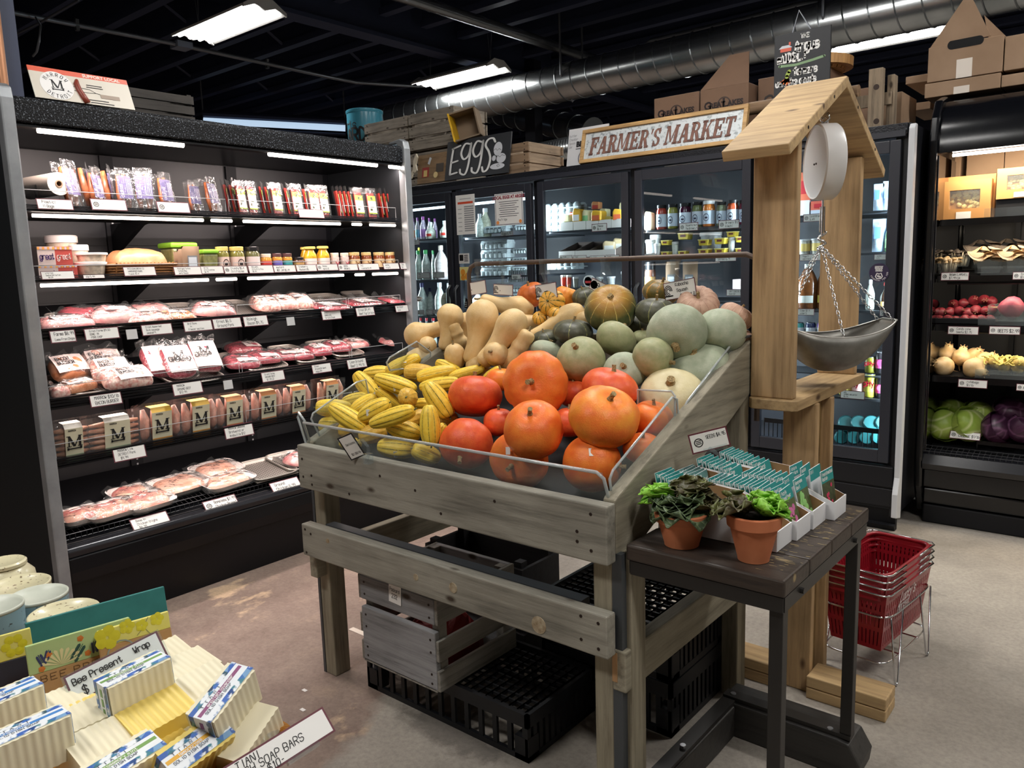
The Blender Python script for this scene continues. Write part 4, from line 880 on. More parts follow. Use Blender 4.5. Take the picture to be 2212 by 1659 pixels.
for i,(a,b,yt,key,bd,lab,Y) in enumerate(((888,897,472,'kef_p',bottle((236,226,244),(150,70,150),(226,130,90),h=.2),'purple capped bottle at the trim with an orange label',4.31),
    (896,907,470,'kef_t',bottle((234,240,240),(140,80,150),(120,190,200),h=.2),'purple capped bottle with a teal label',4.31),(906,921,468,'kef_v',bottle((226,214,238),(150,70,150),(180,130,200),h=.2),'purple capped bottle with a violet label',4.31),
    (918,941,480,'cream',bottle((232,240,226),(220,226,230), None,h=.16,neck=.36,nz=.5,lab2=(200,60,50)),'left pear-shaped cream bottle with a red band',4.31),(949,971,477,'cream', None,'right pear-shaped cream bottle with a red band',4.31),
    (922,932,471,'kef_v', None,'purple capped bottle behind the left cream bottle',4.42),(934,944,472,'kef_v', None,'purple capped bottle behind, between the cream bottles',4.42))):
    fg('A',0,a,b,yt,key,bd,'bottle',lab+' on the upper milk shelf','bottle',gm_,Y,r=.04,h=.16 if key=='cream' else .2)
for a,b,yt,key,bd,lab,Y in ((895,910,541,'mlk_g',bottle(MILK,(70,176,100), None,h=.22,neck=.42,nz=.6),'left green capped milk bottle',4.31),(909,929,540,'mlk_g', None,'centre green capped milk bottle',4.31),
    (930,940,541,'mlk_g', None,'green capped milk bottle half behind the clear jug',4.42),(900,910,535,'mlk_y',bottle(MILK,(206,206,70), None,h=.22,neck=.42,nz=.6),'yellow capped milk bottle at the back',4.43),
    (936,967,530,'jug',bottle((196,190,188),(222,214,200), None,h=.22,neck=.3,nz=.6),'big clear jug with a pale cap',4.31),(964,974,532,'jug', None,'slim clear jug at the door edge',4.4)):
    fg('A',1,a,b,yt,key,bd,'bottle',lab+' on the middle milk shelf','bottle',gm_,Y,r=.04,h=.22)
for a,b,yt,key,bd,lab,Y in ((900,922,611,'mlk_b',bottle(MILK,(60,60,110), None,h=.22,neck=.36,nz=.6),'blue capped glass milk bottle at the left',4.31),(920,937,622,'mlk_b', None,'shorter blue capped glass milk bottle',4.34),
    (937,961,610,'mlk_w',bottle(MILK,(228,232,236), None,h=.22,neck=.36,nz=.6),'white capped glass milk bottle',4.31),(959,977,611,'mlk_w', None,'white capped glass milk bottle at the door edge',4.33)):
    fg('A',2,a,b,yt,key,bd,'bottle',lab+' on the lower milk shelf','bottle',gm_,Y,r=.04,h=.22)
for i,(a,b) in enumerate(((904,914),(917,927),(930,941))):
    P=at((a+b)/2,688,1,4.31); good('mlk_r',bottle((220,232,226),(210,50,60), None,h=.22,neck=.42),'bottle',(P.x,4.31,P.z-.2),'%s red capped bottle just above the butternut squash'%nth(i,3),'bottle',gm_,sc=(.6,.6,.95))
obj('shelf',MB().box(-4.7,-4.02,FY+.1,4.8,at(930,688,1,4.31).z-.216,at(930,688,1,4.31).z-.202),SHF,fr)
for a,b,c,d,l in ((893,906,517,530,'left end tag of the upper milk shelf'),(901,928,588,602,'left tag of the middle milk shelf'),(935,960,587,601,'right tag of the middle milk shelf'),(901,916,669,680,'left tag of the lower milk shelf'),(920,934,669,680,'middle tag of the lower milk shelf'),(936,952,668,679,'right tag of the lower milk shelf')):ftag(a,b,c,d,['Milk','4.9'],l)
PULP=mat('pulp_carton',(176,188,192),.85,c2=(196,206,208),ns=40,bmp=.2)
def carton(t):
    mb=MB().prism([(-.05,0),(-.055,.034),(.055,.034),(.05,0)],-.14,.14,0)
    obj('tray',mb,PULP,t,local=True); cp_=MB()
    for k in range(6):cp_.lathe([(.019,0),(.022,.02),(.018,.032)],10,TR((-.117+k*.047,-.046,.0)))
    obj('cups',cp_,PULP,t,local=True,smooth=60)
    ld=MB()
    for z0,z1,e in ((.034,.05,.0),(.05,.066,.012)):ld.prism([(-.057+e*.4,z0),(-.05+e*.5,z1),(.05-e*.5,z1),(.057-e*.4,z0)],-.145+e*.3,.145-e*.3,0)
    obj('lid',ld,PULP,t,local=True,bev=.003)
    no=MB()
    for k in range(4):no.box(-.1+k*.05,-.065+k*.05,-.0585,-.056,.037,.049)
    obj('windows',no,pm((96,104,108)),t,local=True)
def eggs(k,px0,px1,ylist,lab,Y=4.34,n0=0):
    for i,y in enumerate(ylist):
        P=at((px0+px1)/2,y,1,Y); s=pxm(px1-px0,P)/.29
        hh=.067*s
        good('carton',carton,'egg_carton',(P.x,Y,P.z-hh),lab%i if '%' in lab else '%s, %s from the top'%(lab,('first','second','third','fourth','fifth')[i]),'egg carton','egg cartons in the fridge',sc=s)
eggs('B',1037,1113,(519,539,558,577),'grey egg carton in the left stack behind the round clips'); eggs('B',1106,1142+10,(536,556,576),'grey egg carton in the right stack of the egg fridge',Y=4.36)
eggs('B',1043,1108,(488,),'open-sided egg carton on the upper shelf below the Local Eggs poster'); eggs('B',1111,1160,(485,),'egg carton at the upper right of the egg fridge',Y=4.37); eggs('B',1100,1150,(618,634),'white egg carton low in the egg fridge behind the hanging tags',Y=4.35)
fg('B',0,1036,1060,450,'mlk_jugw',bottle((232,234,206),(210,214,216), None,h=.22,neck=.4,nz=.58,lab2=(206,90,90)),'bottle','milk bottle with a pink band between the two posters','bottle',gm_,4.34,r=.04,h=.22)
fg('B',0,1026,1046,462,'mlk_w', None,'bottle','milk bottle half hidden behind the long paper notice','bottle',gm_,4.3,r=.04,h=.22)
fg('B',2,1020,1046,632,'mlk_w', None,'bottle','milk bottle low in the egg fridge behind the first hanging tag','bottle',gm_,4.34,r=.04,h=.22)
P=at(1122,597,1,4.32); mb=MB()
for k in range(12):mb.cyl((P.x-.1+k*.017,4.32,P.z-.04),(P.x-.1+k*.017+.01,4.32,P.z+.045),.01,.006,6)
tag(obj('foil_packet',mb,mat('foil',(190,200,206),.2,.9)),'shiny foil packet at the right of the egg fridge','packet')
ftag(1082,1108,499,510,['Eggs 5.9'],'tag on the upper shelf of the egg fridge'); ftag(1105,1125,592,604,['eggs'],'tag beside the foil packet in the egg fridge')
def flat_(t):
    mb=MB()
    for j in range(2):
        for k in range(5):mb.lathe([(.022,0),(.026,.03),(.012,.046),(0,.048)],8,TR((-.105+k*.052,-.03+j*.06,.0)))
    obj('cups',mb,PULP,t,local=True,smooth=60); obj('rim',MB().box(-.135,.135,-.065,.065,.012,.018),PULP,t,local=True)
for i in range(4):
    P=at(1222,440+i*14,1,4.42); good('flat',flat_,'egg_flat',(P.x,4.42,P.z-.05),'grey egg flat in the stack left of the cheese, %s from the top'%('first','second','third','fourth')[i],'egg flat','egg flats in the fridge',sc=1.15)
P=at(1218,572,1,4.36); good('flat', None,'egg_flat',(P.x,4.36,P.z-.03),'pale egg flat on the lowest visible shelf of the cheese fridge','egg flat','egg flats in the fridge',sc=1.1)
for i in range(5):
    a=1212+i*27.5; p,q=at(a,495,1,4.27),at(a+26.5,495,1,4.27); z=SH['C'][0]+.001; hh=pxm(18,p)
    t=thing('cheese_tray','%s of five white cheese trays on the upper shelf'%nth(i,5),'tray',(p.x,4.33,z),'white cheese trays')
    obj('box',MB().box(p.x,q.x,4.265,4.27,z,z+hh).box(p.x,q.x,4.4,4.405,z,z+hh).box(p.x,p.x+.003,4.27,4.4,z,z+hh).box(q.x-.003,q.x,4.27,4.4,z,z+hh).box(p.x,q.x,4.27,4.4,z,z+.003),WHITE,t)
YEL,PAL,ORG=(244,190,60),(234,226,178),(206,140,90)
def cheese(c,lb):
    def b(t):
        obj('block',MB().prism([(-.03,0),(.03,0),(.03,.062),(-.02,.07),(-.03,.05)],-.03,.03,1),mat('cheese_%d'%c[2],c,.35,coat=.5),t,local=True,bev=.008)
        if lb:obj('label',MB().box(-.022,.022,-.0315,-.0305,.006,.036),pm(lb),t,local=True)
    return b
W1=(240,240,236)
for i,(a,b,yt,yb,c,lb,Y,nm) in enumerate(((1220,1239,464,480,PAL, None,4.3,'rounded pale cheese at the left'),(1240,1261,450,480,YEL,W1,4.3,'tall yellow cheese block, leftmost'),(1231,1242,458,478,(206,90,70), None,4.37,'small red wrapped cheese behind'),
    (1261,1281,453,480,PAL,(120,180,110),4.3,'pale cheese with a green label'),(1281,1307,454,478,YEL,(230,120,80),4.3,'yellow cheese with an orange label, centre'),(1280,1299,435,453,ORG,(190,70,60),4.37,'orange cheese balanced on the others'),
    (1298,1316,450,470,PAL,(90,120,180),4.37,'pale cheese with a blue label'),(1309,1324,467,480,(214,190,100), None,4.3,'low dull yellow cheese'),(1326,1349,451,477,YEL,(226,110,70),4.3,'yellow cheese near the door edge'),(1340,1357,437,465,PAL,W1,4.38,'tall pale cheese at the door edge'))):
    P=at((a+b)/2,yb,1,Y); s=pxm(b-a,P)/.06; good('ch%s%s'%(c,lb),cheese(c,lb),'cheese',(P.x,Y,max(P.z,SH['C'][0]+.005)),nm+' on the upper cheese shelf','cheese','cheeses in the fridge',.15*(i%3-1),(s,s,pxm(yb-yt,P)/.07))
ftag(1278,1311,482,501,['Cheese','$8.4'],'tilted tag on the upper cheese shelf',logo=1)
for i,(a,b,lab) in enumerate(((1209,1243,'left open white box on the second cheese shelf'),(1244,1273,'middle open white box on the second cheese shelf'),(1273,1331,'wide open white box holding wedges on the second cheese shelf'))):
    p,q=at(a,550,1,4.27),at(b,550,1,4.27); z=SH['C'][1]+.001; hh=pxm(14,p); t=thing('open_box',lab,'box',((p.x+q.x)/2,4.35,z),'open white boxes in the cheese fridge')
    obj('front',MB().box(p.x,q.x,4.26,4.264,z,z+hh),WHITE,t); obj('body',MB().box(p.x,q.x,4.48,4.484,z,z+hh*2.4).prism([(4.264,z),(4.264,z+hh),(4.48,z+hh*2.4),(4.48,z)],p.x,p.x+.003,0).prism([(4.264,z),(4.264,z+hh),(4.48,z+hh*2.4),(4.48,z)],q.x-.003,q.x,0),mat('brown_board',(84,72,66),.8),t)
for i,(a,b,yt,yb,nm) in enumerate(((1304,1331,520,542,'pale cheese wedge'),(1325,1350,514,540,'second cheese wedge'),(1344,1358,518,545,'wedge at the door edge'))):
    P=at((a+b)/2,yb,1,4.34+.05*i); s=pxm(b-a,P)/.06; good('ch%s%s'%((236,214,170),W1),cheese((236,214,170),W1),'cheese',(P.x,4.34+.05*i,P.z),nm+' in the wide box of the cheese fridge','cheese','cheeses in the fridge',.4,(s,s,pxm(yb-yt,P)/.07))
for i,(a,b) in enumerate(((1209,1236),(1238,1267),(1274,1306),(1308,1338),(1340,1358))):ftag(a,b,551+i*.2-2*(i==3),563,['Fresh','Mozza 6.5'],'%s tag of the row under the white cheese boxes'%nth(i,5),logo=(i in (0,2)))
for i,(a,b,yt,key,bd,lab,h_) in enumerate(((1211,1223,594,'crl',tub((226,100,70),(240,236,230),lab=(206,70,50)),'left orange cheese curl tub',.07),(1223,1235,594,'crl', None,'right orange cheese curl tub',.07),(1237,1250,598,'cup_k',tub((150,150,140),(220,222,224)),'small grey cup',.07),
    (1288,1303,598,'tubw',tub((228,232,234),(238,240,242)),'plain white tub',.07),(1311,1330,597,'tubw', None,'plain white tub near the kabocha',.07),(1341,1358,586,'tubw', None,'taller white tub at the door edge',.07))):
    fg('C',2,a,b,yt,key,bd,'tub',lab+' on the low shelf of the cheese fridge','tub','tubs in the fridges',4.31,r=.058,h=h_)
P=at(1274,603,1,4.29); t=thing('round_cheese','round white cheese box with a red and blue face behind the kabocha','cheese',(P.x,4.29,SH['C'][2]+.001)); r=pxm(13,P); T=TR((P.x,4.30,SH['C'][2]+.001+r),PI/2)
obj('box',MB().lathe([(0,0),(r,0),(r,.03),(0,.03)],28,T),WHITE,t,smooth=40); obj('face',MB().mt(0).lathe([(0,.0305),(r*.75,.0305)],24,T).mt(1).boxc((0,-r*.1,.0315),(r*1.1,r*.4,.001),T),[pm((90,130,190)),pm((206,60,60))],t)
for i,(a,b,yt,c,nm) in enumerate(((1418,1441,443,(176,60,44),'red'),(1442,1465,441,(150,150,70),'yellow green'),(1467,1494,439,(70,24,50),'dark purple'),(1495,1518,436,(120,130,84),'olive'),
    (1518,1545,434,(222,130,56),'orange'),(1548,1570,436,(130,140,110),'grey green'),(1571,1596,432,(176,76,44),'rust red'),(1597,1619,432,(96,34,60),'purple'))):
    fg('D',0,a,b,yt,'kr%d'%i,jar(c,BLK if i!=4 else (200,200,200),(206,220,236),mark=((50,56,80),'o'),h=.12),'jar',nm+' kraut jar with a round label, '+nth(i,8),'jar','kraut jars in the fridge',4.29,h=.12)
fg('D',0,1394,1412,456,'ch%s%s'%(PAL,W1), None,'cheese','pale cheese left of the kraut jars','cheese','cheeses in the fridge',4.3,r=.03,h=.07)
ftag(1467,1508,480,500,['Sauerkraut','The Brinery 9'],'left slanted tag under the kraut jars',Y=4.19,logo=1); ftag(1552,1597,474,495,['Brinery  $12','kimchi'],'tag with a large 12 under the kraut jars',Y=4.19,logo=1)
def hum(t):
    obj('cup',MB().prism([(-.036,0),(.036,0),(.042,.04),(-.042,.04)],-.035,.035,1),pm((226,200,70),.4),t,local=True,bev=.004)
    obj('lid',MB().box(-.044,.044,-.038,.038,.04,.046),pm((240,230,150),.3),t,local=True); obj('emblem',MB().box(-.02,.02,-.0392,-.038,.018,.034),pm((110,56,50)),t,local=True)
HM=[(1430,1450,519,1,'left stack, top'),(1430,1450,534,0,'left stack, bottom'),(1467,1487,534,0,'single low one between the stacks'),(1511,1536,517,1,'second stack, top'),(1511,1536,532,0,'second stack, bottom'),
      (1546,1571,514,1,'third stack, top'),(1546,1571,530,0,'third stack, bottom'),(1591,1614,511,1,'right stack, top'),(1591,1614,527,0,'right stack, bottom'),(1467,1494,502,1,'at the back under the slanted tag'),(1572,1594,499,1,'at the back under the twelve dollar tag')]
for a,b,yt,up_,nm in HM:
    Y=4.46 if 'back' in nm else 4.3; P=at((a+b)/2,yt,1,Y); s=pxm(b-a,P)/.088; good('hum',hum,'hummus_tub',(P.x,Y,P.z-.046*s if (up_ and Y<4.4) else (SH['D'][1]+.001 if Y<4.4 else P.z-.05*s)),'yellow hummus tub, '+nm,'tub','hummus tubs in the fridge',sc=s)
for i,(a,b,yt,lab,Y) in enumerate(((1394,1416,518,'grey lidded round tub at the door frame',4.3),(1404,1428,507,'grey round tub standing on edge at the back',4.42),(1413,1427,526,'small white round tub beside the hummus',4.28),(1512,1562,501,'wide white tub at the back of the hummus shelf',4.48),(1451,1466,522,'small clear cup right of the left hummus stack',4.32),(1573,1588,513,'clear cup between the hummus stacks',4.33))):
    fg('D',1,a,b,yt,'tubw', None,'tub',lab,'tub','tubs in the fridges',Y,r=.058,h=.07)
for i,(a,b) in enumerate(((1436,1468),(1473,1509))):
    fg('D',2,a,b,565,'olive',pouch,'olive_bag',('left','right')[i]+' tan bag behind the pipe rail in the jar fridge','bag','tan bags in the fridge',4.32,r=.05,h=.13)
fg('D',2,1392,1417,566,'smallb', None,'jar','glass jar left of the tan bags','jar','jars low in the fridge',4.31,h=.08)
P=at(1597,613,1,4.28); t=tag(obj('small_box',MB().box(P.x-.04,P.x+.04,4.28,4.36,P.z-.03,P.z+.025),pm((232,216,222))),'small white and red box above a tag right of the kabocha tag','box')
ftag(1569,1611,624,640,['SOFT CHEESE $9','Goat $7'],'wide tag at the lower right of the jar fridge'); ftag(1545,1590,553,565,['Salsa 6.9'],'tag just below the pipe rail in the jar fridge'); ftag(1392,1418,547,558,['hummus','5.4'],'tag beside the grey round tubs',logo=0)
for i,(a,b,yt,c,c2,lab) in enumerate(((1727,1750,372,(236,120,90),(236,236,240),'red and white box'),(1752,1786,434,(226,110,90),(210,220,236),'low orange carton'),(1786,1815,380,(150,190,220),(236,240,244),'pale blue carton'))):
    P=at((a+b)/2,yt,1,4.32); z=SH['E'][0]+.001; w_=pxm(b-a,P); t=thing('carton',lab+' seen through the scale house','carton',(P.x,4.35,z),'cartons in the drinks fridge')
    obj('box',MB().mt(0).box(P.x-w_/2,P.x+w_/2,4.32,4.4,z+(P.z-z)*.35,P.z).mt(1).box(P.x-w_/2,P.x+w_/2,4.32,4.4,z,z+(P.z-z)*.35),[pm(c),pm(c2)],t); obj('emblem',MB().box(P.x-w_*.3,P.x+w_*.3,4.318,4.32,z+(P.z-z)*.5,z+(P.z-z)*.8),pm((200,50,60)),t)
for i,(a,b,yt,lab) in enumerate(((1726,1752,517,'left'),(1753,1778,515,'middle'),(1779,1800,512,'right'))):fg('E',1,a,b,yt,'yog',tub((236,236,226),(206,210,214),lab=(240,214,130),h=.1),'yogurt_tub',lab+' white and yellow yogurt tub behind the scale chains','tub','yogurt tubs',4.31,r=.055,h=.1)
for i,(a,b,yt,lc,lab) in enumerate(((1724,1768,570,(226,232,226),'big amber cider jug with a white label'),(1768,1800,566,(222,206,90),'amber cider jug with a yellow label behind the chain'))):fg('E',2,a,b,yt,'cid%d'%i,bottle((142,86,44),(214,220,214), None,h=.3,neck=.3,nz=.66,lab2=lc),'cider_jug',lab,'jug','cider jugs in the drinks fridge',4.33,r=.04,h=.3)
def can(c,top=(190,194,198),c2=None):
    def b(t):
        obj('body',MB().lathe([(.027,0),(.033,.008),(.033,.108),(.027,.118)],18),pm(c,.3),t,local=True,smooth=40); obj('rim',MB().lathe([(.0275,.117),(.028,.122),(.024,.12),(0,.119)],18),STEEL,t,local=True,smooth=40)
        if c2:wrap_label(.0335,.03,.08,pm(c2),t)
    return b
for i,(a,b,c,lab) in enumerate(((1716,1737,(70,160,160),'teal'),(1741,1762,(40,50,90),'navy'),(1766,1789,(150,110,200),'violet'))):fg('E',3,a,b,697,'can%d'%i,can(c,c2=(220,226,236)),'drink_can',lab+' drink can seen just above the scale pan','can','cans in the drinks fridge',4.3,r=.033,h=.12)
for a,b,yt,rw,key,bd,lab,r_,h_,nm in ((1914,1928,466,1,'btl_r',bottle((70,120,70),(170,40,40),(120,160,110),h=.26,neck=.34,nz=.5),'green bottle with a red neck',.04,.26,'bottle'),(1903,1926,610,2,'btl_d',bottle((40,26,18),(190,40,40), None,h=.24,neck=.36,nz=.55,lab2=(206,170,100)),'dark bottle with a gold oval label under the round sticker',.04,.24,'bottle'),
    (1872,1890,604,2,'mlk_w', None,'white bottle beside the wooden upright',.04,.22,'bottle')):
    fg('E',rw,a,b,yt,key,bd,nm,lab+' in the drinks fridge','bottle','bottles in the drinks fridge',4.31,r=r_,h=h_)
BAGW=pm((206,224,238),.3)
for i,(a,b,y0,y1,lab) in enumerate(((1888,1908,398,466,'left white and blue bag at the top right'),(1908,1932,392,466,'right white and blue bag at the top right'),(1886,1912,474,545,'pale frosty bag under the top pair'))):
    p,q=at(a,y0,1,4.33),at(b,y1,1,4.33); z=SH['E'][0 if i<2 else 1]+.001; w_=q.x-p.x; hh=p.z-z; mb=MB().surf(lambda u,v:(p.x+w_*u,4.33-.03*math.sin(PI*u)*math.sin(PI*min(1,v*1.2)),z+hh*v),10,8).surf(lambda u,v:(p.x+w_*u,4.34+.03*math.sin(PI*u),z+hh*v),6,4)
    t=thing('snack_bag',lab+' of the drinks fridge','bag',((p.x+q.x)/2,4.33,z),'bags in the drinks fridge'); obj('bag',mb,mat('frost_bag',(206,222,236),.3,c2=(120,160,210),ns=25),t,smooth=180); obj('print',MB().box(p.x+w_*.25,p.x+w_*.75,4.297,4.299,z+hh*.4,z+hh*.75),pm((90,130,190)),t)
PK=(34,32,36)
for i,(a,b,yt,dz,key,bd,lab) in enumerate(((1893,1921,699,0,'canw',can((236,238,232),c2=(244,206,90)),'white and yellow can on the shelf beside the pan'),)):fg('E',3,a,b,yt,key,bd,'drink_can',lab,'can','cans in the drinks fridge',4.3,r=.033,h=.12)
z4=SH['E'][4]
for a,b,yt,yb,key,bd,lab in ((1893,1919,763,809,'canp',can(PK,c2=(226,70,140)),'upper black can with a pink flower'),(1893,1919,811,856,'canp', None,'lower black can with a pink flower'),(1870,1892,772,806,'cano',can((120,120,40)),'olive can behind the pHy cans'),(1868,1892,806,856,'canh',can((206,206,80),c2=(214,214,96)),'yellow can lettered pHy'),
    (1842,1867,812,856,'canpk',can((236,190,190),c2=(240,200,196)),'pink can lettered Hy'),(1814,1840,822,856,'cany',can((236,226,120)),'yellow can at the post')):
    P=at((a+b)/2,yt,1,4.3); s=pxm(b-a,P)/.066; hh=pxm(yb-yt,P); t=good(key,bd,'drink_can',(P.x,4.3,z4+.001 if yb>850 else max(P.z-hh,z4+.13)),lab+' in the drinks fridge','can','cans in the drinks fridge',sc=(s,s,hh/.12))
    if 'pHy' in lab or 'Hy' in lab:hm=MB(); hand(hm,'pHy' if 'pHy' in lab else 'Hy',frame((-.024,-.0345,.06),(1,0,0),(0,0,1)),.028,wd=.006); ink('lettering',hm,pm((200,40,60)),t,local=True)
    if key=='canp' and yt<800:fl=MB().lathe([(0,0),(.018,0)],8,frame((0,-.0345,.06),(1,0,0),(0,0,1))); obj('emblem',fl,pm((236,80,150)),t,local=True)
obj('shelf',MB().box(-1.7,-1.03,FY+.1,4.5,at(1906,810,1,4.3).z-.01,at(1906,810,1,4.3).z-.004),SHF,fr)
for i in range(5):
    P=at(1826+i*27,905,1,4.27); T=Mx.Rotation(PI/2-.5,4,'X')
    t=good('can_lie',can((44,104,108),c2=(30,48,62)),'drink_can',(P.x,4.27+.04,P.z-.0),'%s teal can lying in the bottom bin of the drinks fridge'%nth(i,5),'can','teal cans in the bottom bin',rot=(-PI/2-.45,0,.3),sc=1.25); t.location=(P.x,4.285,P.z-.02)
    P=at(1818+i*27,945,1,4.29); good('can_lie', None,'drink_can',(P.x,4.285,P.z),'%s can end low behind the bin wires'%nth(i,5),'can','can ends behind the bin wires',rot=(-PI/2-.1,0,.2),sc=1.15)
bn=MB(); zb0,zb1=at(1850,968,1,4.22).z,at(1850,930,1,4.22).z
bn.box(-1.68,-1.05,4.215,4.222,zb1-.005,zb1+.02)
for k in range(26):bn.cyl((-1.68+k*.025,4.22,zb0),(-1.68+k*.025,4.22,zb1),.0025,n=5)
obj('bin_front',bn,BLK2,fr)
for a,b,c,d,ln,l in ((1735,1776,461,480,['Cold Brew','5.49'],'tag with a round logo behind the scale rod'),(1727,1777,548,564,['Yogurt','vanilla 6'],'tag under the yogurt tubs'),(1723,1759,666,682,['Cider $7.9','cider 5'],'tag under the amber cider jugs'),(1815,1868,843,863,['pHy','SPARKLING WATER','$1.79'],'Sparkling Water tag above the teal cans'),
    (1888,1928,548,562,['juice','4.9'],'tag near the round purple sticker'),(1900,1922,668,684,['Soda'],'tag under the dark bottle')):ftag(a,b,c,d,ln,l,logo=(a==1735))
# ---- notices on the doors
def notice(name,q,mats,lab,cat='poster',Y=FY-.002):
    a,b=at(q[0],q[2],1,Y),at(q[1],q[3],1,Y); T=frame(((a.x+b.x)/2,Y,(a.z+b.z)/2),(1,0,0),(0,0,1)); t=thing(name,lab,cat,((a.x+b.x)/2,Y,b.z)); return t,T,b.x-a.x,a.z-b.z
t,T,w_,h_=notice('poster',(1068,1131,420,484),0,'Local Eggs at Argus poster taped on the egg fridge door')
obj('paper',MB().mt(0).boxc((0,0,0),(w_,h_,.001),T).mt(1).boxc((0,0,.0008),(w_*.95,h_*.95,.0005),T).mt(0).boxc((0,0,.0012),(w_*.92,h_*.92,.0006),T),[WHITE,pm((40,50,90))],t)
txt('LOCAL EGGS AT ARGUS',h_*.1,T@Mx.Translation((0,h_*.33,.0018)),pm((140,40,56)),t,name='heading',bold=.0012,sx=.86)
im=MB();
for i in range(8):im.boxc((-w_*.02*(i%3),h_*(.24-.065*i),.0016),(w_*(.7-.09*(i%3)),h_*.018,.0004),T)
hand(im,'The Fridge',T@Mx.Translation((-w_*.4,-h_*.34,.0016)),h_*.06); obj('lettering',im,pm((70,70,76)),t)
ob=MB()
for x in (-.4,.4):ob.lathe([(0,0),(w_*.05,0),(w_*.05,.0006),(0,.0006)],12,T@Mx.Translation((w_*x,-h_*.4,.0016)))
obj('egg_marks',ob,pm((236,150,80)),t)
t,T,w_,h_=notice('poster',(984,1028,423,505),0,'long white notice with an orange band, left of the Local Eggs poster')
obj('paper',MB().boxc((0,0,0),(w_,h_,.001),T),WHITE,t); obj('band',MB().boxc((0,h_*.3,.0008),(w_*.8,h_*.055,.0006),T),pm((214,84,56)),t); im=MB()
for i in range(12):
    im.boxc((w_*.18,h_*(.2-.055*i),.0008),(w_*.5,h_*.03,.0004),T)
    if i%2:im.boxc((-w_*.3,h_*(.2-.055*i),.0008),(w_*.2,h_*.014,.0004),T)
im.boxc((0,h_*.4,.0008),(w_*.6,h_*.015,.0004),T); obj('lettering',im,pm((150,150,152)),t)
t,T,w_,h_=notice('sticker',(991,1014,548,569),0,'small black and white door sticker above the lemon sticker','sticker'); obj('paper',MB().boxc((0,0,0),(w_,h_,.001),T),WHITE,t); im=MB().boxc((-w_*.25,h_*.08,.001),(w_*.36,h_*.6,.0006),T)
for i in range(4):im.boxc((w_*.2,h_*(.3-.18*i),.001),(w_*.36,h_*.07,.0006),T)
obj('lettering',im,INK,t)
t,T,w_,h_=notice('sticker',(993,1017,577,605),0,'pale sticker with lemon and orange slices at the left end of the pipe rail','sticker'); obj('paper',MB().boxc((0,0,0),(w_,h_,.001),T),pm((236,226,150)),t)
ob=MB()
for x,y,r in ((-.2,.1,.22),(.2,-.2,.24),(-.2,-.3,.2)):ob.lathe([(0,0),(w_*r,0),(w_*r,.0006),(0,.0006)],14,T@Mx.Translation((w_*x,h_*y,.001)))
obj('slices',ob,pm((240,160,60)),t)
t,T,w_,h_=notice('sticker',(1002,1020,640,668),0,'black die-cut sticker with white writing on the egg fridge door','sticker'); obj('paper',MB().prism([(-w_*.5,-h_*.4),(w_*.4,-h_*.5),(w_*.5,h_*.5),(w_*.1,h_*.2),(-w_*.3,h_*.4)],-.0005,.0005,2,T),INK,t); im=MB()
for i in range(3):hand(im,'cook',T@Mx.Translation((-w_*.4,h_*(.0-.16*i),.001)),h_*.1,sx=.6)
obj('lettering',im,WHITE,t)
c=at(1899,589,1,FY-.002); r=at(1921,589,1,FY-.002).x-c.x; t=thing('sticker','round dark purple sticker with white writing on the drinks fridge door','sticker',(c.x,c.y,c.z-r)); T=frame(c,(1,0,0),(0,0,1))
obj('disc',MB().lathe([(0,0),(r,0),(r,.001),(0,.001)],36,T),pm((48,38,66)),t); im=MB()
for s_,y,k in (('BOOCHY',.42,.26),('MAMAS',.14,.26)):hand(im,s_,T@Mx.Translation((-hwid(s_,r*k,.55)/2,r*y,.0012)),r*k,sx=.55,wd=r*.06,rnd_=False)
for i,ch in enumerate('KOMBUCHA FOR YOU'):
    a=PI*1.12+i*PI*.048*1.2; hand(im,ch,T@Mx.Translation((r*.88*math.cos(a),r*.88*math.sin(a),.0012))@Mx.Rotation(a+PI/2,4,'Z'),r*.13,wd=r*.03,rnd_=False)
pen(im,[V((r*x,r*y,0)) for x,y in ((-.2,-.05),(-.35,-.4),(-.2,-.62),(.2,-.62),(.34,-.4),(.2,-.05),(0,-.15),(-.2,-.05))],r*.1,T@Mx.Translation((0,0,.0012))); pen(im,[V((-r*.1,-r*.35,0)),V((r*.12,-r*.45,0))],r*.2,T@Mx.Translation((0,0,.0012)))
obj('lettering',im,WHITE,t)
c=at(963,652,1,FY-.002); r=.05; t=thing('sticker','oval grey sticker with a small bottle drawing on the milk fridge door','sticker',(c.x,c.y,c.z-r*1.4)); T=frame(c,(1,0,0),(0,0,1))@Mx.Diagonal((1,1.35,1,1)); obj('disc',MB().lathe([(0,0),(r,0),(r,.001),(0,.001)],28,T),pm((168,184,172)),t)
im=MB().boxc((r*.3,-r*.1,.0012),(r*.16,r*.6,.0004),T).boxc((r*.3,r*.3,.0012),(r*.08,r*.3,.0004),T); hand(im,'milk',T@Mx.Translation((-r*.6,r*.3,.0012)),r*.18); obj('lettering',im,pm((120,40,40)),t)
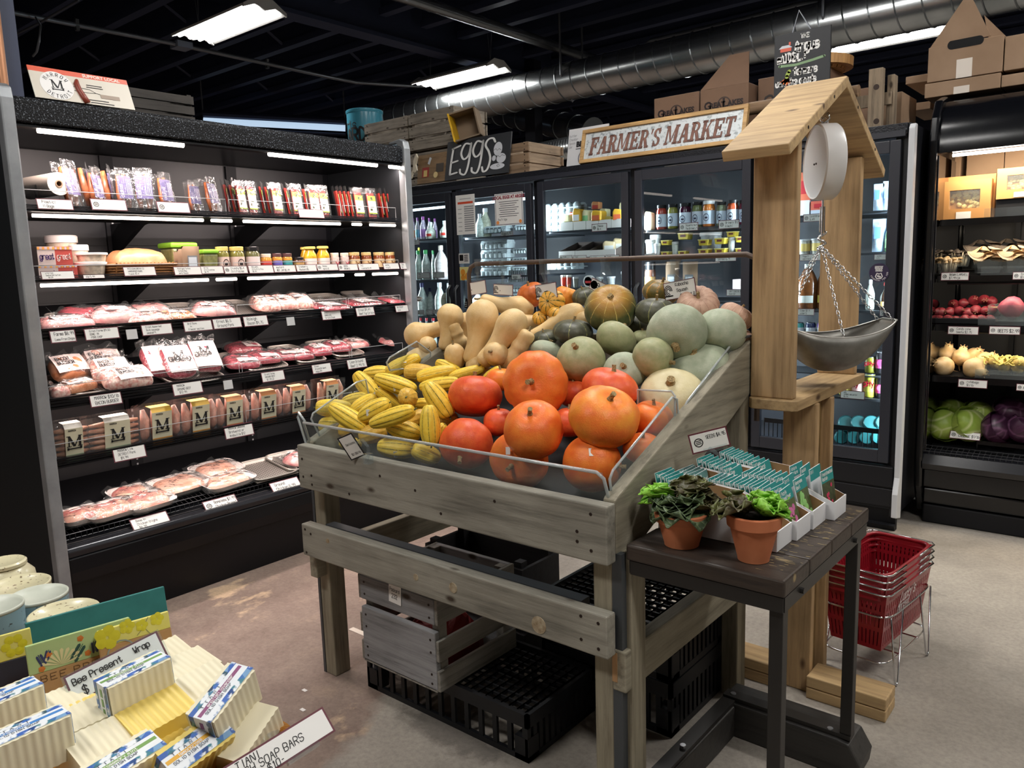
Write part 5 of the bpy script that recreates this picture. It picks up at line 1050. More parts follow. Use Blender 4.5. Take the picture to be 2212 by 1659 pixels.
# ==== open produce cooler at the right (faces -Y)
PX0,PX1=-.90,.62; PY=4.40
pc=thing('produce_cooler','black open produce cooler with a curved hood at the right edge','refrigerated display',(-.1,4.75,0))
GLB=mat('gloss_black',(10,11,15),.18,spec=.5)
prf= lambda x: None
obj('body',MB().box(PX0,PX1,5.05,5.12,.08,2.12).box(PX0,PX1,PY+.12,5.05,.08,.33).box(PX0,PX1,PY+.3,5.1,2.08,2.15),GLB,pc)
hood=[(PY+.32,2.17),(PY+.2,2.165),(PY+.1,2.14),(PY+.035,2.08),(PY+.01,2.0),(PY+.0,1.93),(PY+.0,1.89),(PY+.05,1.89),(PY+.05,1.93),(PY+.08,2.05),(PY+.14,2.11),(PY+.32,2.14)]
obj('hood',MB().prism(hood,PX0,PX1,0),GLB,pc,smooth=50)
ep=[(PY+.72,2.17),(PY+.3,2.19),(PY+.16,2.18),(PY+.06,2.15),(PY-.005,2.06),(PY-.03,1.95),(PY-.035,1.7),(PY-.03,.36),(PY-.01,.2),(PY+.07,.05),(PY+.72,.05)]
obj('end_panel',MB().prism(ep,PX0-.04,PX0,0),GLB,pc,bev=.012,seg=3)
obj('mirror_side',MB().prism([(PY+.0,1.88),(PY+.6,1.88),(PY+.6,.38),(PY+.02,.38)],PX0+.002,PX0+.006,0),mat('dark_mirror',(150,150,155),.04,1),pc)
obj('back_panel',MB().box(PX0+.02,PX1,5.03,5.045,.33,2.08),mat('produce_back',(22,23,27),.5),pc)
obj('lip',MB().prism([(PY-.01,.36),(PY+.0,.375),(PY+.1,.38),(PY+.1,.3),(PY-.02,.3),(PY-.03,.33)],PX0,PX1,0),mat('lip_gloss',(26,27,32),.22,spec=.6),pc,smooth=50)
for z0,z1,q in ((.2,.3,.0),(.11,.19,.02),(.0,.1,.03)):obj('base_panel',MB().box(PX0-.0,PX1,PY+q,PY+q+.06,z0,z1),GLB if z0 else BLK2,pc,bev=.008)
gr=MB()
for k in range(62):x=PX0+.02+k*.0245; gr.tube([(x,PY+.105,.40),(x,PY+.02,.385),(x,PY+.015,.368)],.0018,4)
for y,z in ((PY+.1,.4),(PY+.06,.392),(PY+.02,.386)):gr.tube([(PX0,y,z),(PX1,y,z)],.002,4)
obj('grille',gr,MATS['black_wire'],pc)
def pz(py): return at(2090,py,1,PY+.08).z
PS=[pz(473),pz(596),pz(702),pz(815)]; PSL=[0,.05,.08,.1]
for i,z in enumerate(PS):
    dp=(.36,.42,.46,.5)[i]; sl=PSL[i]*dp
    sh=obj('shelf',MB().prism([(PY+.08,z-.014),(PY+.08,z),(PY+.08+dp,z+sl),(PY+.08+dp,z+sl-.014)],PX0+.01,PX1,0),BLK2,pc)
    obj('price_rail',MB().box(PX0+.01,PX1,PY+.06,PY+.08,z-.03,z+.002),GLB,sh)
    obj('front_fence',MB().box(PX0+.2,PX1,PY+.07,PY+.073,z+.002,z+.045),CLEAR,sh)
obj('bottom_deck',MB().prism([(PY+.12,.385),(PY+.12,.4),(PY+.62,.46),(PY+.62,.44)],PX0+.01,PX1,0),BLK2,pc)
obj('front_rack',MB().box(PX0+.22,PX1,PY+.11,PY+.118,.43,.45).tube([(PX0+.22,PY+.114,.405),(PX0+.22,PY+.114,.45)],.004,6),GLB,pc)
for x in (-.62,-.05):obj('bracket',MB().box(x-.012,x+.012,4.99,5.03,.4,2.05),BLK2,pc)
for y,z,e in ((PY+.07,1.88,17),(PY+.1,PS[0]-.02,3.5),(PY+.1,PS[1]-.035,3.5),(PY+.1,PS[2]-.035,3.5)):
    obj('lamp_tube',MB().cyl((PX0+.05,y,z),(PX1-.05,y,z),.008,n=8),WARM if e>9 else BLK2,pc)
    ld=bpy.data.lights.new('produce_glow','AREA'); ld.shape='RECTANGLE'; ld.size=1.4; ld.size_y=.03; ld.energy=e; ld.color=(1,.86,.66)
    lo=bpy.data.objects.new('produce_glow',ld); COL.objects.link(lo); lo.parent=pc; lo.location=V(((PX0+PX1)/2,y+.01,z-.012))-wl(pc); lo.rotation_euler=(.4,0,0)
def psl(px,py,i,dz=0):
    """point on the sloping produce shelf i"""
    z0,sl,y0=(PS[i],PSL[i],PY+.08) if i<4 else (.40,.12,PY+.12)
    d=RT*((px-1106)/FPX)+DN*((py-829.5)/FPX)+fw; t=(z0+dz-sl*y0-CAMZ)/(d.z-sl*d.y); p=V((0,0,CAMZ))+d*t
    if p.y>4.95 or t<0:p=at(px,py,1,4.9);
    return p
KB=mat('kraft_box',(196,142,84),.7)
def mush_window(mb,T,w_,h_,n,q):
    for k in range(n):
        mb.lathe([(0,.004),(.009,.002),(.011,0)],8,T@Mx.Translation(((q.random()-.5)*w_*.9,(q.random()-.5)*h_*.9,.0005+.0006*(k%4)))@Mx.Rotation(q.uniform(-.3,.3),4,'X'))
for i,(a,b,yt,yb,Y,lab) in enumerate(((2031,2137,394,471,4.55,'kraft window box of small yellow mushrooms, centre front'),(2041,2147,384,470,4.63,'kraft box directly behind the centre window box'),(2155,2262,365,437,4.56,'kraft window box of pale sliced mushrooms at the right edge, standing higher'))):
    p,q=at(a,yt,1,Y),at(b,yb,1,Y); z=PS[0]+.001; z1=p.z; x0,x1=p.x,q.x; t=thing('window_box',lab,'box',((x0+x1)/2,Y+.03,z),'kraft window boxes'); k=.24
    if i==2:z=PS[0]+.09; obj('tray_below',MB().box(x0,x1,Y+.01,Y+.06,PS[0]+.001,z-.002),BLK2,t)
    hw,hh=x1-x0,z1-z; a0,a1,b0,b1=x0+hw*.2,x1-hw*.2,z+hh*.28,z+hh*.76
    obj('box',MB().box(x0,a0,Y,Y+.06,z,z1).box(a1,x1,Y,Y+.06,z,z1).box(a0,a1,Y,Y+.06,z,b0).box(a0,a1,Y,Y+.06,b1,z1).box(a0,a1,Y+.03,Y+.06,b0,b1),KB,t)
    if i!=1:
        mm=MB(); mush_window(mm,frame(((a0+a1)/2,Y+.028,(b0+b1)/2),(1,0,0),(0,0,1)),a1-a0,b1-b0,46,random.Random(i)); ms=obj('mushrooms',mm,mat('yellow_mushroom',(226,188,106),.6,c2=(240,214,150),ns=40) if i<2 else mat('pale_mushroom',(206,196,140),.6,c2=(150,130,80),ns=40),t,smooth=180); ms['kind']='stuff'
        obj('window',MB().box(a0,a1,Y+.001,Y+.002,b0,b1),CLEAR,t); obj('label',MB().box(x0+hw*.35,x0+hw*.64,Y-.002,Y-.0005,z+.005,z+hh*.2),WHITE,t)
for i,(a,b,yt,yb,lab) in enumerate(((2006,2075,318,362,'dark cardboard box under the hood, left'),(2090,2172,312,350,'dark cardboard box under the hood, centre'),(2170,2250,306,344,'cardboard box under the hood at the right edge'))):
    p,q=at(a,yt,1,4.8),at(b,yb,1,4.8); obj_=obj('cardboard_box',MB().box(p.x,q.x,4.8,5.0,PS[0]+.13,p.z),CARD,bev=.003); tag(obj_,lab,'box','boxes at the back of the top produce shelf');
obj('rear_rack',MB().box(PX0+.02,PX1,4.78,5.02,PS[0]+.12,PS[0]+.128),BLK2,pc)
def punnet(t):
    obj('punnet',MB().lathe([(.052,0),(.062,.05),(.066,.052)],4,Mx.Rotation(PI/4,4,'Z'), True),CLEAR,t,local=True); obj('base',MB().box(-.036,.036,-.036,.036,.0005,.002),CLEAR,t,local=True)
def shimeji(m_):
    def b(t):
        punnet(t); q=random.Random(3); st=MB(); cp_=MB()
        for k in range(46):
            a=q.uniform(0,2*PI); r=.043*math.sqrt(q.random()); x,y=r*math.cos(a),r*math.sin(a); z=.07+q.uniform(-.015,.014)-r*.3
            st.tube([(x*.75,y*.75,.004),(x,y,z)],.0032,5); cp_.lathe([(.010,z-.002),(.0105,z+.001),(.007,z+.006),(0,z+.008)],8,TR((x*1.05,y*1.05,0),q.uniform(-.2,.2),q.uniform(-.2,.2)))
        s_=obj('stems',st,mat('mushroom_stem',(232,214,184),.6),t,smooth=180,local=True); c_=obj('caps',cp_,m_,t,smooth=180,local=True); s_['kind']=c_['kind']='stuff'
    return b
BRM=mat('beech_mushroom',(214,178,126),.55,c2=(236,206,160),ns=60); DKM=mat('grey_mushroom',(96,84,76),.6,c2=(140,126,112),ns=40)
for a,py,i,key,m_,lab,s in ((2010,590,1,'shi',BRM,'left punnet of beech mushrooms',1.),(2047,590,2,'shi',BRM,'right punnet of beech mushrooms above the brown cap tag',1.05),(2022,560,3,'shd',DKM,'left dark punnet of mushrooms at the back',1.1),(2070,552,4,'shd',DKM,'right dark punnet of mushrooms at the back',1.1)):
    P=psl(a,py,1); P.z+=.004
    if i<3:P=V((at(a,py,1,4.53).x,4.53,PS[1]+.012))
    else:P=V((at(a,py,1,4.7).x,4.7,PS[1]+.024+.02))
    good(key,shimeji(m_),'mushroom_punnet',P,lab+' in the produce cooler','mushrooms','mushroom punnets',.1*i,s)
def oyster(m_):
    def b(t):
        punnet(t); q=random.Random(8); cp_=MB()
        for k in range(15):
            a=q.uniform(0,2*PI); r=.05*math.sqrt(q.random()); s=q.uniform(.022,.036)
            cp_.surf(lambda u,v:(s*(1.1*v)*math.cos(2*PI*u),s*v*math.sin(2*PI*u)*.85,.006*(1-v*v)+.006*v*math.cos(4*PI*u)),14,5,TR((r*math.cos(a),r*math.sin(a),.05+.012*(k%4)+q.uniform(0,.006)),q.uniform(-.5,.5),q.uniform(-.5,.5),a),wu=True)
        c_=obj('caps',cp_,m_,t,smooth=180,local=True)
    return b
OYM=mat('oyster_mushroom',(232,192,144),.55,c2=(244,216,176),ns=25)
for a,y,key,m_,lab,s,dz in ((2132,4.53,'oys',OYM,'left front punnet of oyster mushrooms',1.25,0),(2196,4.53,'oys',OYM,'right front punnet of oyster mushrooms at the photo edge',1.25,0),(2125,4.72,'oyd',DKM,'left dark pile of oyster mushrooms at the back',1.4,.02),(2185,4.72,'oyd',DKM,'right dark pile of oyster mushrooms at the back',1.4,.02)):
    P=at(a,590,1,y); good(key,oyster(m_),'oyster_mushrooms',(P.x,y,PS[1]+.012+dz),lab+' of the produce cooler','mushrooms','oyster mushroom punnets',.3,s)
def root(c,c2,tail=1,neck=0):
    def b(t):
        pr=[(0.0001,-.046),(.006,-.044),(.022,-.034),(.04,-.012),(.043,.008),(.036,.026),(.02,.038),(.010+.008*neck,.042+.01*neck),(.0001,.046+.016*neck)]
        mb=MB().lathe(pr,16); obj('root',mb,mat('root_%d_%d'%(c[0],c[1]),c,.5,c2=c2,ns=22,bmp=.2),t,smooth=180,local=True)
        if tail:obj('tail',MB().tube([(0,0,-.044),(.004,0,-.06),(.012,.004,-.078)],.003,6,rads=[.004,.002,.0008]),mat('root_hair',(190,150,110),.7),t,local=True)
        tp=MB()
        for k in range(4):tp.tube([(0,0,.04),(.006*math.cos(k*1.6),.006*math.sin(k*1.6),.055),(.016*math.cos(k*1.6),.016*math.sin(k*1.6),.064)],.0025,5)
        obj('crown',tp,mat('root_crown',(150,120,84),.7),t,local=True)
    return b
q=random.Random(21)
RED=((104,24,36),(140,44,54));
bl=[(2028,692,0),(2047,691,0),(2066,693,0),(2084,690,0),(2102,692,0),(2120,690,0),(2137,691,0),(2034,676,1),(2052,674,1),(2072,672,1),(2090,676,1),(2108,670,1),(2128,672,1),(2142,668,1),(2080,655,2),(2104,650,2),(2126,648,2),(2060,658,2),(2142,652,2)]
for i,(a,y,lv) in enumerate(bl):
    Y=4.53+.07*lv; P=at(a,y,1,Y); good('beet',root(*RED,neck=1),'candy_beet',(P.x,Y,P.z),'%s red candy beet in the %s row of the beet tray'%(nth([w_[0] for w_ in sorted(q_ for q_ in bl if q_[2]==lv)].index(a),len([1 for q_ in bl if q_[2]==lv])),('front','middle','back')[lv]),'beet','candy beets',rot=(q.uniform(1.1,2.0),q.uniform(-.5,.5),q.uniform(-1.2,1.2)),sc=q.uniform(.56,.68))
t=thing('beet_box','clear clamshell with a pink beet at the right edge beside the candy beets','container',(at(2182,700,1,4.55).x,4.55,PS[2]+.02)); obj('shell',MB().box(-.085,.085,-.06,.06,0,.003).box(-.09,.09,-.064,-.062,0,.08).box(-.09,.09,.062,.064,0,.08).box(-.09,-.088,-.062,.062,0,.08).box(.088,.09,-.062,.062,0,.08),CLEAR,t,local=True)
good('bigbeet',root((176,90,100),(150,60,80)),'beet',(t.location.x,4.55,PS[2]+.085),'large dusty pink beet lying in the clear clamshell','beet',rot=(PI/2,0,PI/2),sc=1.3)
for a,b,lab in ((2008,2150,'black tray holding the candy beets'),):
    p,r_=at(a,700,1,4.5),at(b,700,1,4.5); tr_=obj('tray',MB().prism([(4.488,PS[2]+.006),(4.488,PS[2]+.04),(4.75,PS[2]+.09),(4.75,PS[2]+.052)],p.x,p.x+.004,0).prism([(4.488,PS[2]+.006),(4.488,PS[2]+.03),(4.492,PS[2]+.03),(4.75,PS[2]+.058),(4.75,PS[2]+.05)],p.x,r_.x,0),BLK2); tag(tr_,lab,'tray')
RUT=((214,176,118),(232,204,160))
for i,(a,y,s,Y,rx,rz,lab) in enumerate(((2040,792,1.2,4.53,1.2,-.6,'big round rutabaga at the front left'),(2104,795,1.3,4.53,1.9,1.0,'big pointed rutabaga at the front centre, above its tag'),(2046,766,1.1,4.64,.4,0,'rutabaga with a neck at the back left'),(2076,772,1.05,4.6,.2,0,'narrow rutabaga standing in the second row'),(2104,772,1.15,4.65,.8,.5,'rutabaga at the back centre'),(2128,778,1.0,4.62,.9,1.2,'rutabaga at the back right beside the stringy roots'))):
    P=at(a,y,1,Y); good('rut',root(*RUT,neck=1),'rutabaga',(P.x,Y,P.z),lab,'rutabaga','rutabagas',rot=(rx,.2,rz),sc=s)
t=thing('celery_root_box','clear box of stringy pale roots with long tendrils at the right edge','roots',(at(2178,815,1,4.55).x,4.55,PS[3]+.02)); obj('shell',MB().box(-.09,.09,-.06,.06,0,.003).box(-.095,.095,-.064,-.062,0,.05).box(-.095,-.093,-.062,.062,0,.05),CLEAR,t,local=True)
tm=MB(); rt=MB()
for k in range(9):rt.lathe([(0.0001,-.03),(.022,-.02),(.03,0),(.022,.02),(0.0001,.03)],10,TR((q.uniform(-.07,.07),q.uniform(-.04,.04),.03+.016*(k%3)),q.uniform(0,3),0,q.uniform(0,3)))
for k in range(26):
    x,y=q.uniform(-.08,.08),q.uniform(-.05,.04); a=q.uniform(0,6); pts=[(x,y,.06)]
    for j in range(5):a+=q.uniform(-.9,.9); x+=.02*math.cos(a); y+=.01*math.sin(a); pts.append((x,y-.012*j*.5,.07+.02*math.sin(j*.9+k)))
    tm.tube(crom2(pts) if False else pts,.0035,5)
o_=obj('roots',rt,mat('root_pale',(214,190,120),.6,c2=(190,160,90),ns=30),t,smooth=180,local=True); o2=obj('tendrils',tm,mat('tendril',(222,204,112),.6),t,smooth=180,local=True); o2['kind']='stuff'; o_['kind']='stuff'
def cabbage(c,c2,vein):
    def b(t):
        def cm(nm):
            if nm in MATS: return MATS[nm]
            m_,tt,bs,N,L=nt(nm); bs.inputs['Roughness'].default_value=.4
            n=noise(tt,6,4,sc3=(1,1,.5)); wv=N('ShaderNodeTexVoronoi'); wv.feature='DISTANCE_TO_EDGE'; wv.inputs['Scale'].default_value=9
            tc=N('ShaderNodeTexCoord'); mp=N('ShaderNodeMapping'); mp.inputs['Scale'].default_value=(1,1,.35); L(tc.outputs['Object'],mp.inputs[0]); L(mp.outputs[0],wv.inputs['Vector'])
            r1=ramp(tt,n.outputs[0],[(.35,c2),(.6,c)]); r2=ramp(tt,wv.outputs['Distance'],[(.0,(255,255,255)),(.06,(0,0,0))]); mx=N('ShaderNodeMixRGB'); L(r2.outputs[0],mx.inputs[0]); L(r1.outputs[0],mx.inputs[1]); mx.inputs[2].default_value=lin(vein); L(mx.outputs[0],bs.inputs['Base Color']); bump(tt,wv.outputs['Distance'],bs,.4,.01); MATS[nm]=m_; return m_
        m_=cm('cabbage_%d'%c[0])
        obj('head',MB().surf(lambda u,v:((.085+.004*math.sin(6*PI*u+v*5))*math.sin(PI*v)**.8*math.cos(2*PI*u),(.085+.004*math.sin(6*PI*u+v*5))*math.sin(PI*v)**.8*math.sin(2*PI*u),.075*math.cos(PI*v)),28,16,wu=True),m_,t,smooth=180,local=True)
        for k in range(4):
            a=k*1.7
            def lf(u,v):th=(u-.5)*2.1; ph=.25+v*1.75; r=.09+.012*max(0,v-.6)**2*9+.003*math.sin(u*20)*v; return (r*math.sin(ph)*math.cos(th+a),r*math.sin(ph)*math.sin(th+a),-.078*math.cos(ph)*1.02)
            obj('leaf',MB().surf(lf,12,10),m_,t,smooth=180,local=True)
    return b
GRN=((176,196,92),(136,168,60),(206,216,150)); PUR=((72,34,62),(44,20,40),(110,70,100))
for i,(a,y,s,Y,rot,key,cs,lab) in enumerate(((2040,922,1.05,4.58,(1.2,.2,.4),'cabg',GRN,'pointed green cabbage at the front left'),(2058,893,1.0,4.72,(.4,.1,2),'cabg',GRN,'green cabbage at the back left'),
    (2092,922,1.1,4.58,(1.0,-.4,1.2),'cabg',GRN,'green cabbage right behind the Cabbage tag'),(2116,898,.95,4.7,(.3,.2,.6),'cabg',GRN,'green cabbage at the back beside the purple ones'),(2182,895,1.0,4.66,(.5,.4,0),'cabp',PUR,'purple cabbage at the back right'),(2154,930,.98,4.56,(1.0,.3,1),'cabp',PUR,'purple cabbage at the front, next to the green ones'),(2204,932,.85,4.55,(.9,-.3,2),'cabp',PUR,'purple cabbage at the front, at the photo edge'))):
    P=at(a,y,1,Y); good(key,cabbage(*cs),'cabbage',(P.x,Y,P.z+.01),lab,'cabbage','cabbages',rot=rot,sc=s*.9)
for a,b,c,d,ln,lab,lg in ((2032,2093,587,607,['BROWN CLAMSHELL','$7.99/pk'],'mushroom tag with a dark round logo, centre',1),(2187,2240,586,605,['Trumpet','$7/pk'],'mushroom tag with a dark logo at the right edge',1),(2047,2114,704,724,['Candy cane','beets $2.75'],'Candy cane beets tag',1),(2136,2204,704,724,['BEETS $2.99'],'BEETS tag under the clamshell',1),(2069,2133,819,839,['rutabaga','$1/lb'],'rutabaga tag with a blue corner',1),(2195,2240,829,846,['root'],'tag at the right edge of the rutabaga shelf',1),(2051,2118,931,951,['CABBAGE $1/lb'],'CABBAGE tag on the bottom rack',1)):
    price_tag(a,b,c,d,ln,lab,'price tags in the produce cooler',px=PY+.05 if c<900 else PY+.1,ax=1,tilt=.12 if c<900 else .6,logo=lg)
# ==== things standing on the fridge and the produce cooler
OLDW=wood('weathered_crate',(150,140,126),(98,88,76),0,1.2,.8); OLDY=wood('weathered_crate_y',(150,140,126),(98,88,76),1,1.2,.8); PINE=wood('pine_frame',(196,158,104),(160,122,74),0,1,.6,knots=False)
NAIL=mat('rusty_nail',(52,40,34),.6,.5)
def crate(name,label,c,size,ns,grp=None,rz=0,m1=None,m2=None,gap=.2,ends=1):
    """slatted crate: c = centre of its base; size (x, y, z)"""
    L,D,H=size; t=thing(name,label,'crate',c,grp,rz); m1=m1 or OLDW; m2=m2 or OLDY; sh=H/ns
    for s in (-1,1):
        for k in range(ns):obj('slat',MB().boxc((0,s*(D/2-.006),sh*(k+.5)),(L,.012,sh*(1-gap))),m1,t,local=True,bev=.002)
        for k in range(ns if ends else 0):obj('end_board',MB().boxc((s*(L/2-.02),0,sh*(k+.5)),(.016,D-.026,sh*(1-gap*.5))),m2,t,local=True,bev=.002)
        for q in (-1,1):obj('corner_post',MB().boxc((s*(L/2-.04),q*(D/2-.025),H/2),(.03,.022,H*.98)),m2,t,local=True)
    obj('bottom',MB().box(-L/2+.01,L/2-.01,-D/2+.014,D/2-.014,.002,.014),m1,t,local=True)
    nl=MB()
    for s in (-1,1):
        for k in range(ns):
            for e in (-.25,.25):nl.cyl((s*(L/2-.035),-D/2-.002,sh*(k+.5+e)),(s*(L/2-.035),-D/2+.001,sh*(k+.5+e)),.0045,n=6)
    obj('nails',nl,NAIL,t,local=True); return t
ZT=FZ+.001
def onY(px,py,Y): return at(px,py,1,Y)
c=onY(787,240,4.62); r=pxm(39,c); t=thing('lard_tin','big turquoise tin with black lettering on the fridge beside the grey crates','tin',(c.x,4.62,ZT)); z1=c.z
obj('body',MB().lathe([(r*.86,ZT),(r*.93,(ZT+z1)/2),(r*.95,(ZT+z1)/2+.006),(r*.99,z1-.03)],36,Mx.Translation((c.x,4.62,0))),mat('turquoise_tin',(74,160,186),.3,coat=.3),t,smooth=40)
obj('lid',MB().lathe([(r,z1-.03),(r*1.02,z1-.025),(r*1.02,z1-.004),(r*.97,z1),(r*.9,z1-.012),(0,z1-.012)],36,Mx.Translation((c.x,4.62,0))),MATS['turquoise_tin'],t,smooth=40)
def curl(s,a0,z,h,wd,sx=.75):
    im=MB(); hand(im,s,Mx.Identity(4),h,wd,sx)
    im.v=[V((c.x+r*1.0*math.sin(a0+p.x/r),4.62-r*1.0*math.cos(a0+p.x/r),z+p.y)) for p in im.v]; return im
im=curl('ARD',-.35,onY(787,302,4.5).z,.1,.02); i2=curl('rts',-.5,onY(787,275,4.5).z,.07,.008); im.add(i2.v,i2.f); obj('lettering',im,INK,t)
p0,p1,p2=onY(788,300,4.42),onY(883,300,4.42),onY(982,300,4.42); zt=onY(982,224,4.42).z; H=(zt-ZT)/2
for i,(a,b) in enumerate(((p0.x,p1.x-.01),(p1.x+.005,p2.x))):
    for k in range(2):crate('wooden_crate',('upper' if k else 'lower')+' grey slatted crate in the '+('left' if not i else 'right')+' stack beside the turquoise tin',((a+b)/2,4.42+.19,ZT+k*(H+.002)),(b-a,.38,H-.004),3,'grey slatted crates')
yb=thing('yellow_box','open wooden box with a bright yellow front edge behind the Eggs sign','box',onY(1015,302,4.27)); T=TR((0,0,.02),.0,-.28,.35)
YB=mat('yellow_paint',(236,190,30),.55,c2=(214,160,24),ns=12)
obj('yellow_side',MB().box(-.1,-.088,-.07,.09,0,.2).box(-.1,-.088,-.08,-.07,.0,.2),YB,yb,local=True,bev=.002); yb.rotation_euler=(0,-.22,.5)
obj('box_side',MB().box(-.088,.1,.08,.09,0,.2).box(.09,.1,-.07,.08,0,.2).box(-.088,.1,-.07,.08,.19,.2).box(-.088,.1,-.07,.08,0,.01),mat('box_inside',(126,108,88),.8),yb,local=True)
def board(q,Y,lean=.12,th=.012,z0=None):
    """board from its photo corners TL TR BR BL standing at depth Y; returns frame at its centre, width, height"""
    bl,br=onY(*q[3],Y),onY(*q[2],Y); tl,tr=onY(*q[0],Y+lean),onY(*q[1],Y+lean)
    z0=z0 if z0 is not None else (bl.z+br.z)/2; c=(bl+br+tl+tr)/4; X=V((1,0,0)); up=((tl+tr)/2-(bl+br)/2); up.x=0
    c.z+=max(0,ZT+.001-(z0 if Y>4.15 else 9)); return frame(c,X,up),((tr-tl).x+(br-bl).x)/2,up.length,((tl+bl)/2).x
BK=mat('chalkboard',(44,46,50),.7); CH=mat('chalk_white',(226,226,224),.8)
T,w_,h_,_=board(((968,307),(1106,285),(1099,373),(962,391)),4.175,.05)
t=thing('chalkboard_sign','chalkboard lettered EGGS with a drawing of cracked eggs, on the fridge','sign',V(T.translation)-V((0,0,h_/2)))
T=T@Mx.Rotation(-.0,4,'Z'); obj('board',MB().boxc((0,0,0),(w_,h_,.012),T),BK,t,bev=.001); im=MB(); F=T@Mx.Translation((-w_*.42,-h_*.3,.0075))
def S(pts,wd,ox=0,k=1):pen(im,crom(pts,5) if False else [V((*p,0)) for p in []],wd,F)
def stroke(mb,pts,wd,F,k):pen(mb,[q*k for q in crom(pts,6)],wd,F)
k=h_*.80/9.6; F=T@Mx.Translation((-w_*.43,-k*3.75,.0075))@Mx.Diagonal((w_*.7/11.2/k,1,1,1))
for pts in ([(.6,7.2),(.3,3),(.2,-.6)],[(.4,7.3),(2.4,8)],[(.3,3),(2,3.4)],[(.2,-.6),(2,-.2)],
            [(5,8),(3.6,8.2),(2.8,5.6),(3.6,3.6),(4.8,4.8),(5.2,8.2)],[(5.2,8.2),(4.9,2),(4.2,-1),(3,-.6),(2.8,.6)],
            [(8,8),(6.6,8.4),(5.8,5.8),(6.6,3.8),(7.8,5),(8.2,8.4)],[(8.2,8.4),(7.9,2),(7.2,-1),(6,-.6),(5.8,.6)],
            [(11.2,7.4),(10.6,8.6),(9.4,8.4),(8.9,6.8),(9.8,4.8),(10.3,2.4),(9.8,-.4),(8.8,-1),(8.4,.4)]):stroke(im,pts,.012,F,k)
obj('lettering',im,CH,t); eg=MB()
for (x,y,rx,ry,n_) in ((.32,.12,.065,.17,20),(.38,-.12,.07,.12,20),(.27,-.1,.03,.07,14),(.33,-.31,.11,.075,20)):eg.add([(T@V((w_*x+rx*w_*math.cos(2*PI*i/n_),h_*y+ry*h_*math.sin(2*PI*i/n_),.0072))) for i in range(n_)],[list(range(n_))])
obj('egg_drawing',eg,pm((206,208,214)),t); dr=MB()
for pts in ([(.26,.1),(.29,.13),(.31,.08),(.34,.12),(.37,.08)],[(.33,-.05),(.36,-.09),(.39,-.04),(.43,-.08),(.44,-.02)],[(.32,-.29),(.35,-.27),(.37,-.3),(.34,-.33),(.32,-.29)]):pen(dr,[V((w_*a,h_*b,.0076)) for a,b in pts],.003,T)
obj('crack_lines',dr,BK,t)
T,w_,h_,_=board(((905,338),(970,326),(968,389),(901,400)),4.19,.03)
t=thing('painted_board','rustic painted board with a notched edge left of the Eggs sign','sign',V(T.translation)-V((0,0,h_/2))); pts=[(-w_/2+.008*(i%2),-h_/2+h_*i/14) for i in range(15)]+[(w_/2,h_/2),(w_/2,-h_/2)]
obj('board',MB().prism(pts,-.006,.006,2,T),wood('brown_board_wood',(140,112,80),(104,80,54),0,1.5,.8),t); ob=MB()
ob.mt(0).boxc((-w_*.22,-h_*.12,.0065),(w_*.22,h_*.34,.001),T).mt(1).boxc((-w_*.22,-h_*.16,.0072),(w_*.12,h_*.22,.001),T).mt(2).boxc((-w_*.16,h_*.18,.0068),(w_*.07,h_*.24,.001),T@Mx.Rotation(-.4,4,'Z')).mt(3).boxc((w_*.24,-h_*.02,.0066),(w_*.24,h_*.3,.001),T).mt(4).lathe([(0,0),(w_*.07,0),(w_*.07,.001),(0,.001)],12,T@Mx.Translation((w_*.12,-h_*.25,.0075)))
obj('painting',ob,[pm((150,50,44)),pm((206,180,110)),pm((190,196,200)),pm((70,62,54)),pm((220,196,140))],t)
a=T@V((-w_*.62,h_*.1,.004)); k=h_*.5
obj('saw_handle',MB().prism([(x*k,y*k) for x,y in ((-.5,-.6),(-.1,-.1),(0,.5),(.3,.95),(.42,.7),(.2,.2),(.3,-.2),(.12,-.35),(-.05,-.25),(-.3,-.7))],-.007,.007,2,frame(a,(1,0,0),(0,0,1))),pm((222,212,190)),t)
a,b,e=onY(1085,372,4.24),onY(1143,370,4.24),onY(1143,303,4.24)
crate('wooden_crate','brown slatted crate on the fridge just right of the Eggs sign',((a.x-.1+b.x)/2,4.24+.2,ZT),(b.x-a.x+.1,.4,e.z-ZT),3,m1=wood('brown_crate',(140,116,92),(96,76,58),0,1.2,.8),m2=wood('brown_crate_y',(150,128,104),(110,90,70),1,1.2,.8))
T,w_,h_,x0=board(((1228,279),(1313,270),(1312,350),(1227,358)),4.24,.04)
t=thing('white_board','white board with BE visible behind the left end of the Farmers Market sign','sign',V(T.translation)-V((0,0,h_/2))); obj('board',MB().boxc((0,0,0),(w_,h_,.008),T),pm((206,206,208)),t)
txt('BE',h_*.14,T@Mx.Translation((-w_*.2,-.0*h_,.0046)),INK,t,bold=.003); im=MB()
for i,s in enumerate(('butter','Cheddar','Spoon','Jar')):hand(im,s,T@Mx.Translation((-w_*.47,h_*(.28-.1*i),.0046)),h_*.06,wd=.0016)
im.boxc((-w_*.19,-h_*.06,.0046),(w_*.2,h_*.03,.0004),T); pen(im,[V((-w_*.1+.03*math.cos(k*PI/8+PI/2),-h_*.32+.04*math.sin(k*PI/8+PI/2),.0046)) for k in range(9)],.008,T); obj('notes',im,pm((110,110,116)),t)
T,w_,h_,_=board(((1260,281),(1618,227),(1611,311),(1254,352)),4.165,.05)
t=thing('market_sign','framed galvanised sign lettered FARMERS MARKET on top of the fridge','sign',V(T.translation)-V((0,0,h_/2))); fw_=h_*.11
GALV=mat('galvanised_sheet',(206,212,214),.55,.25,c2=(150,158,162),ns=55,lo=.52,hi=.68,det=2)
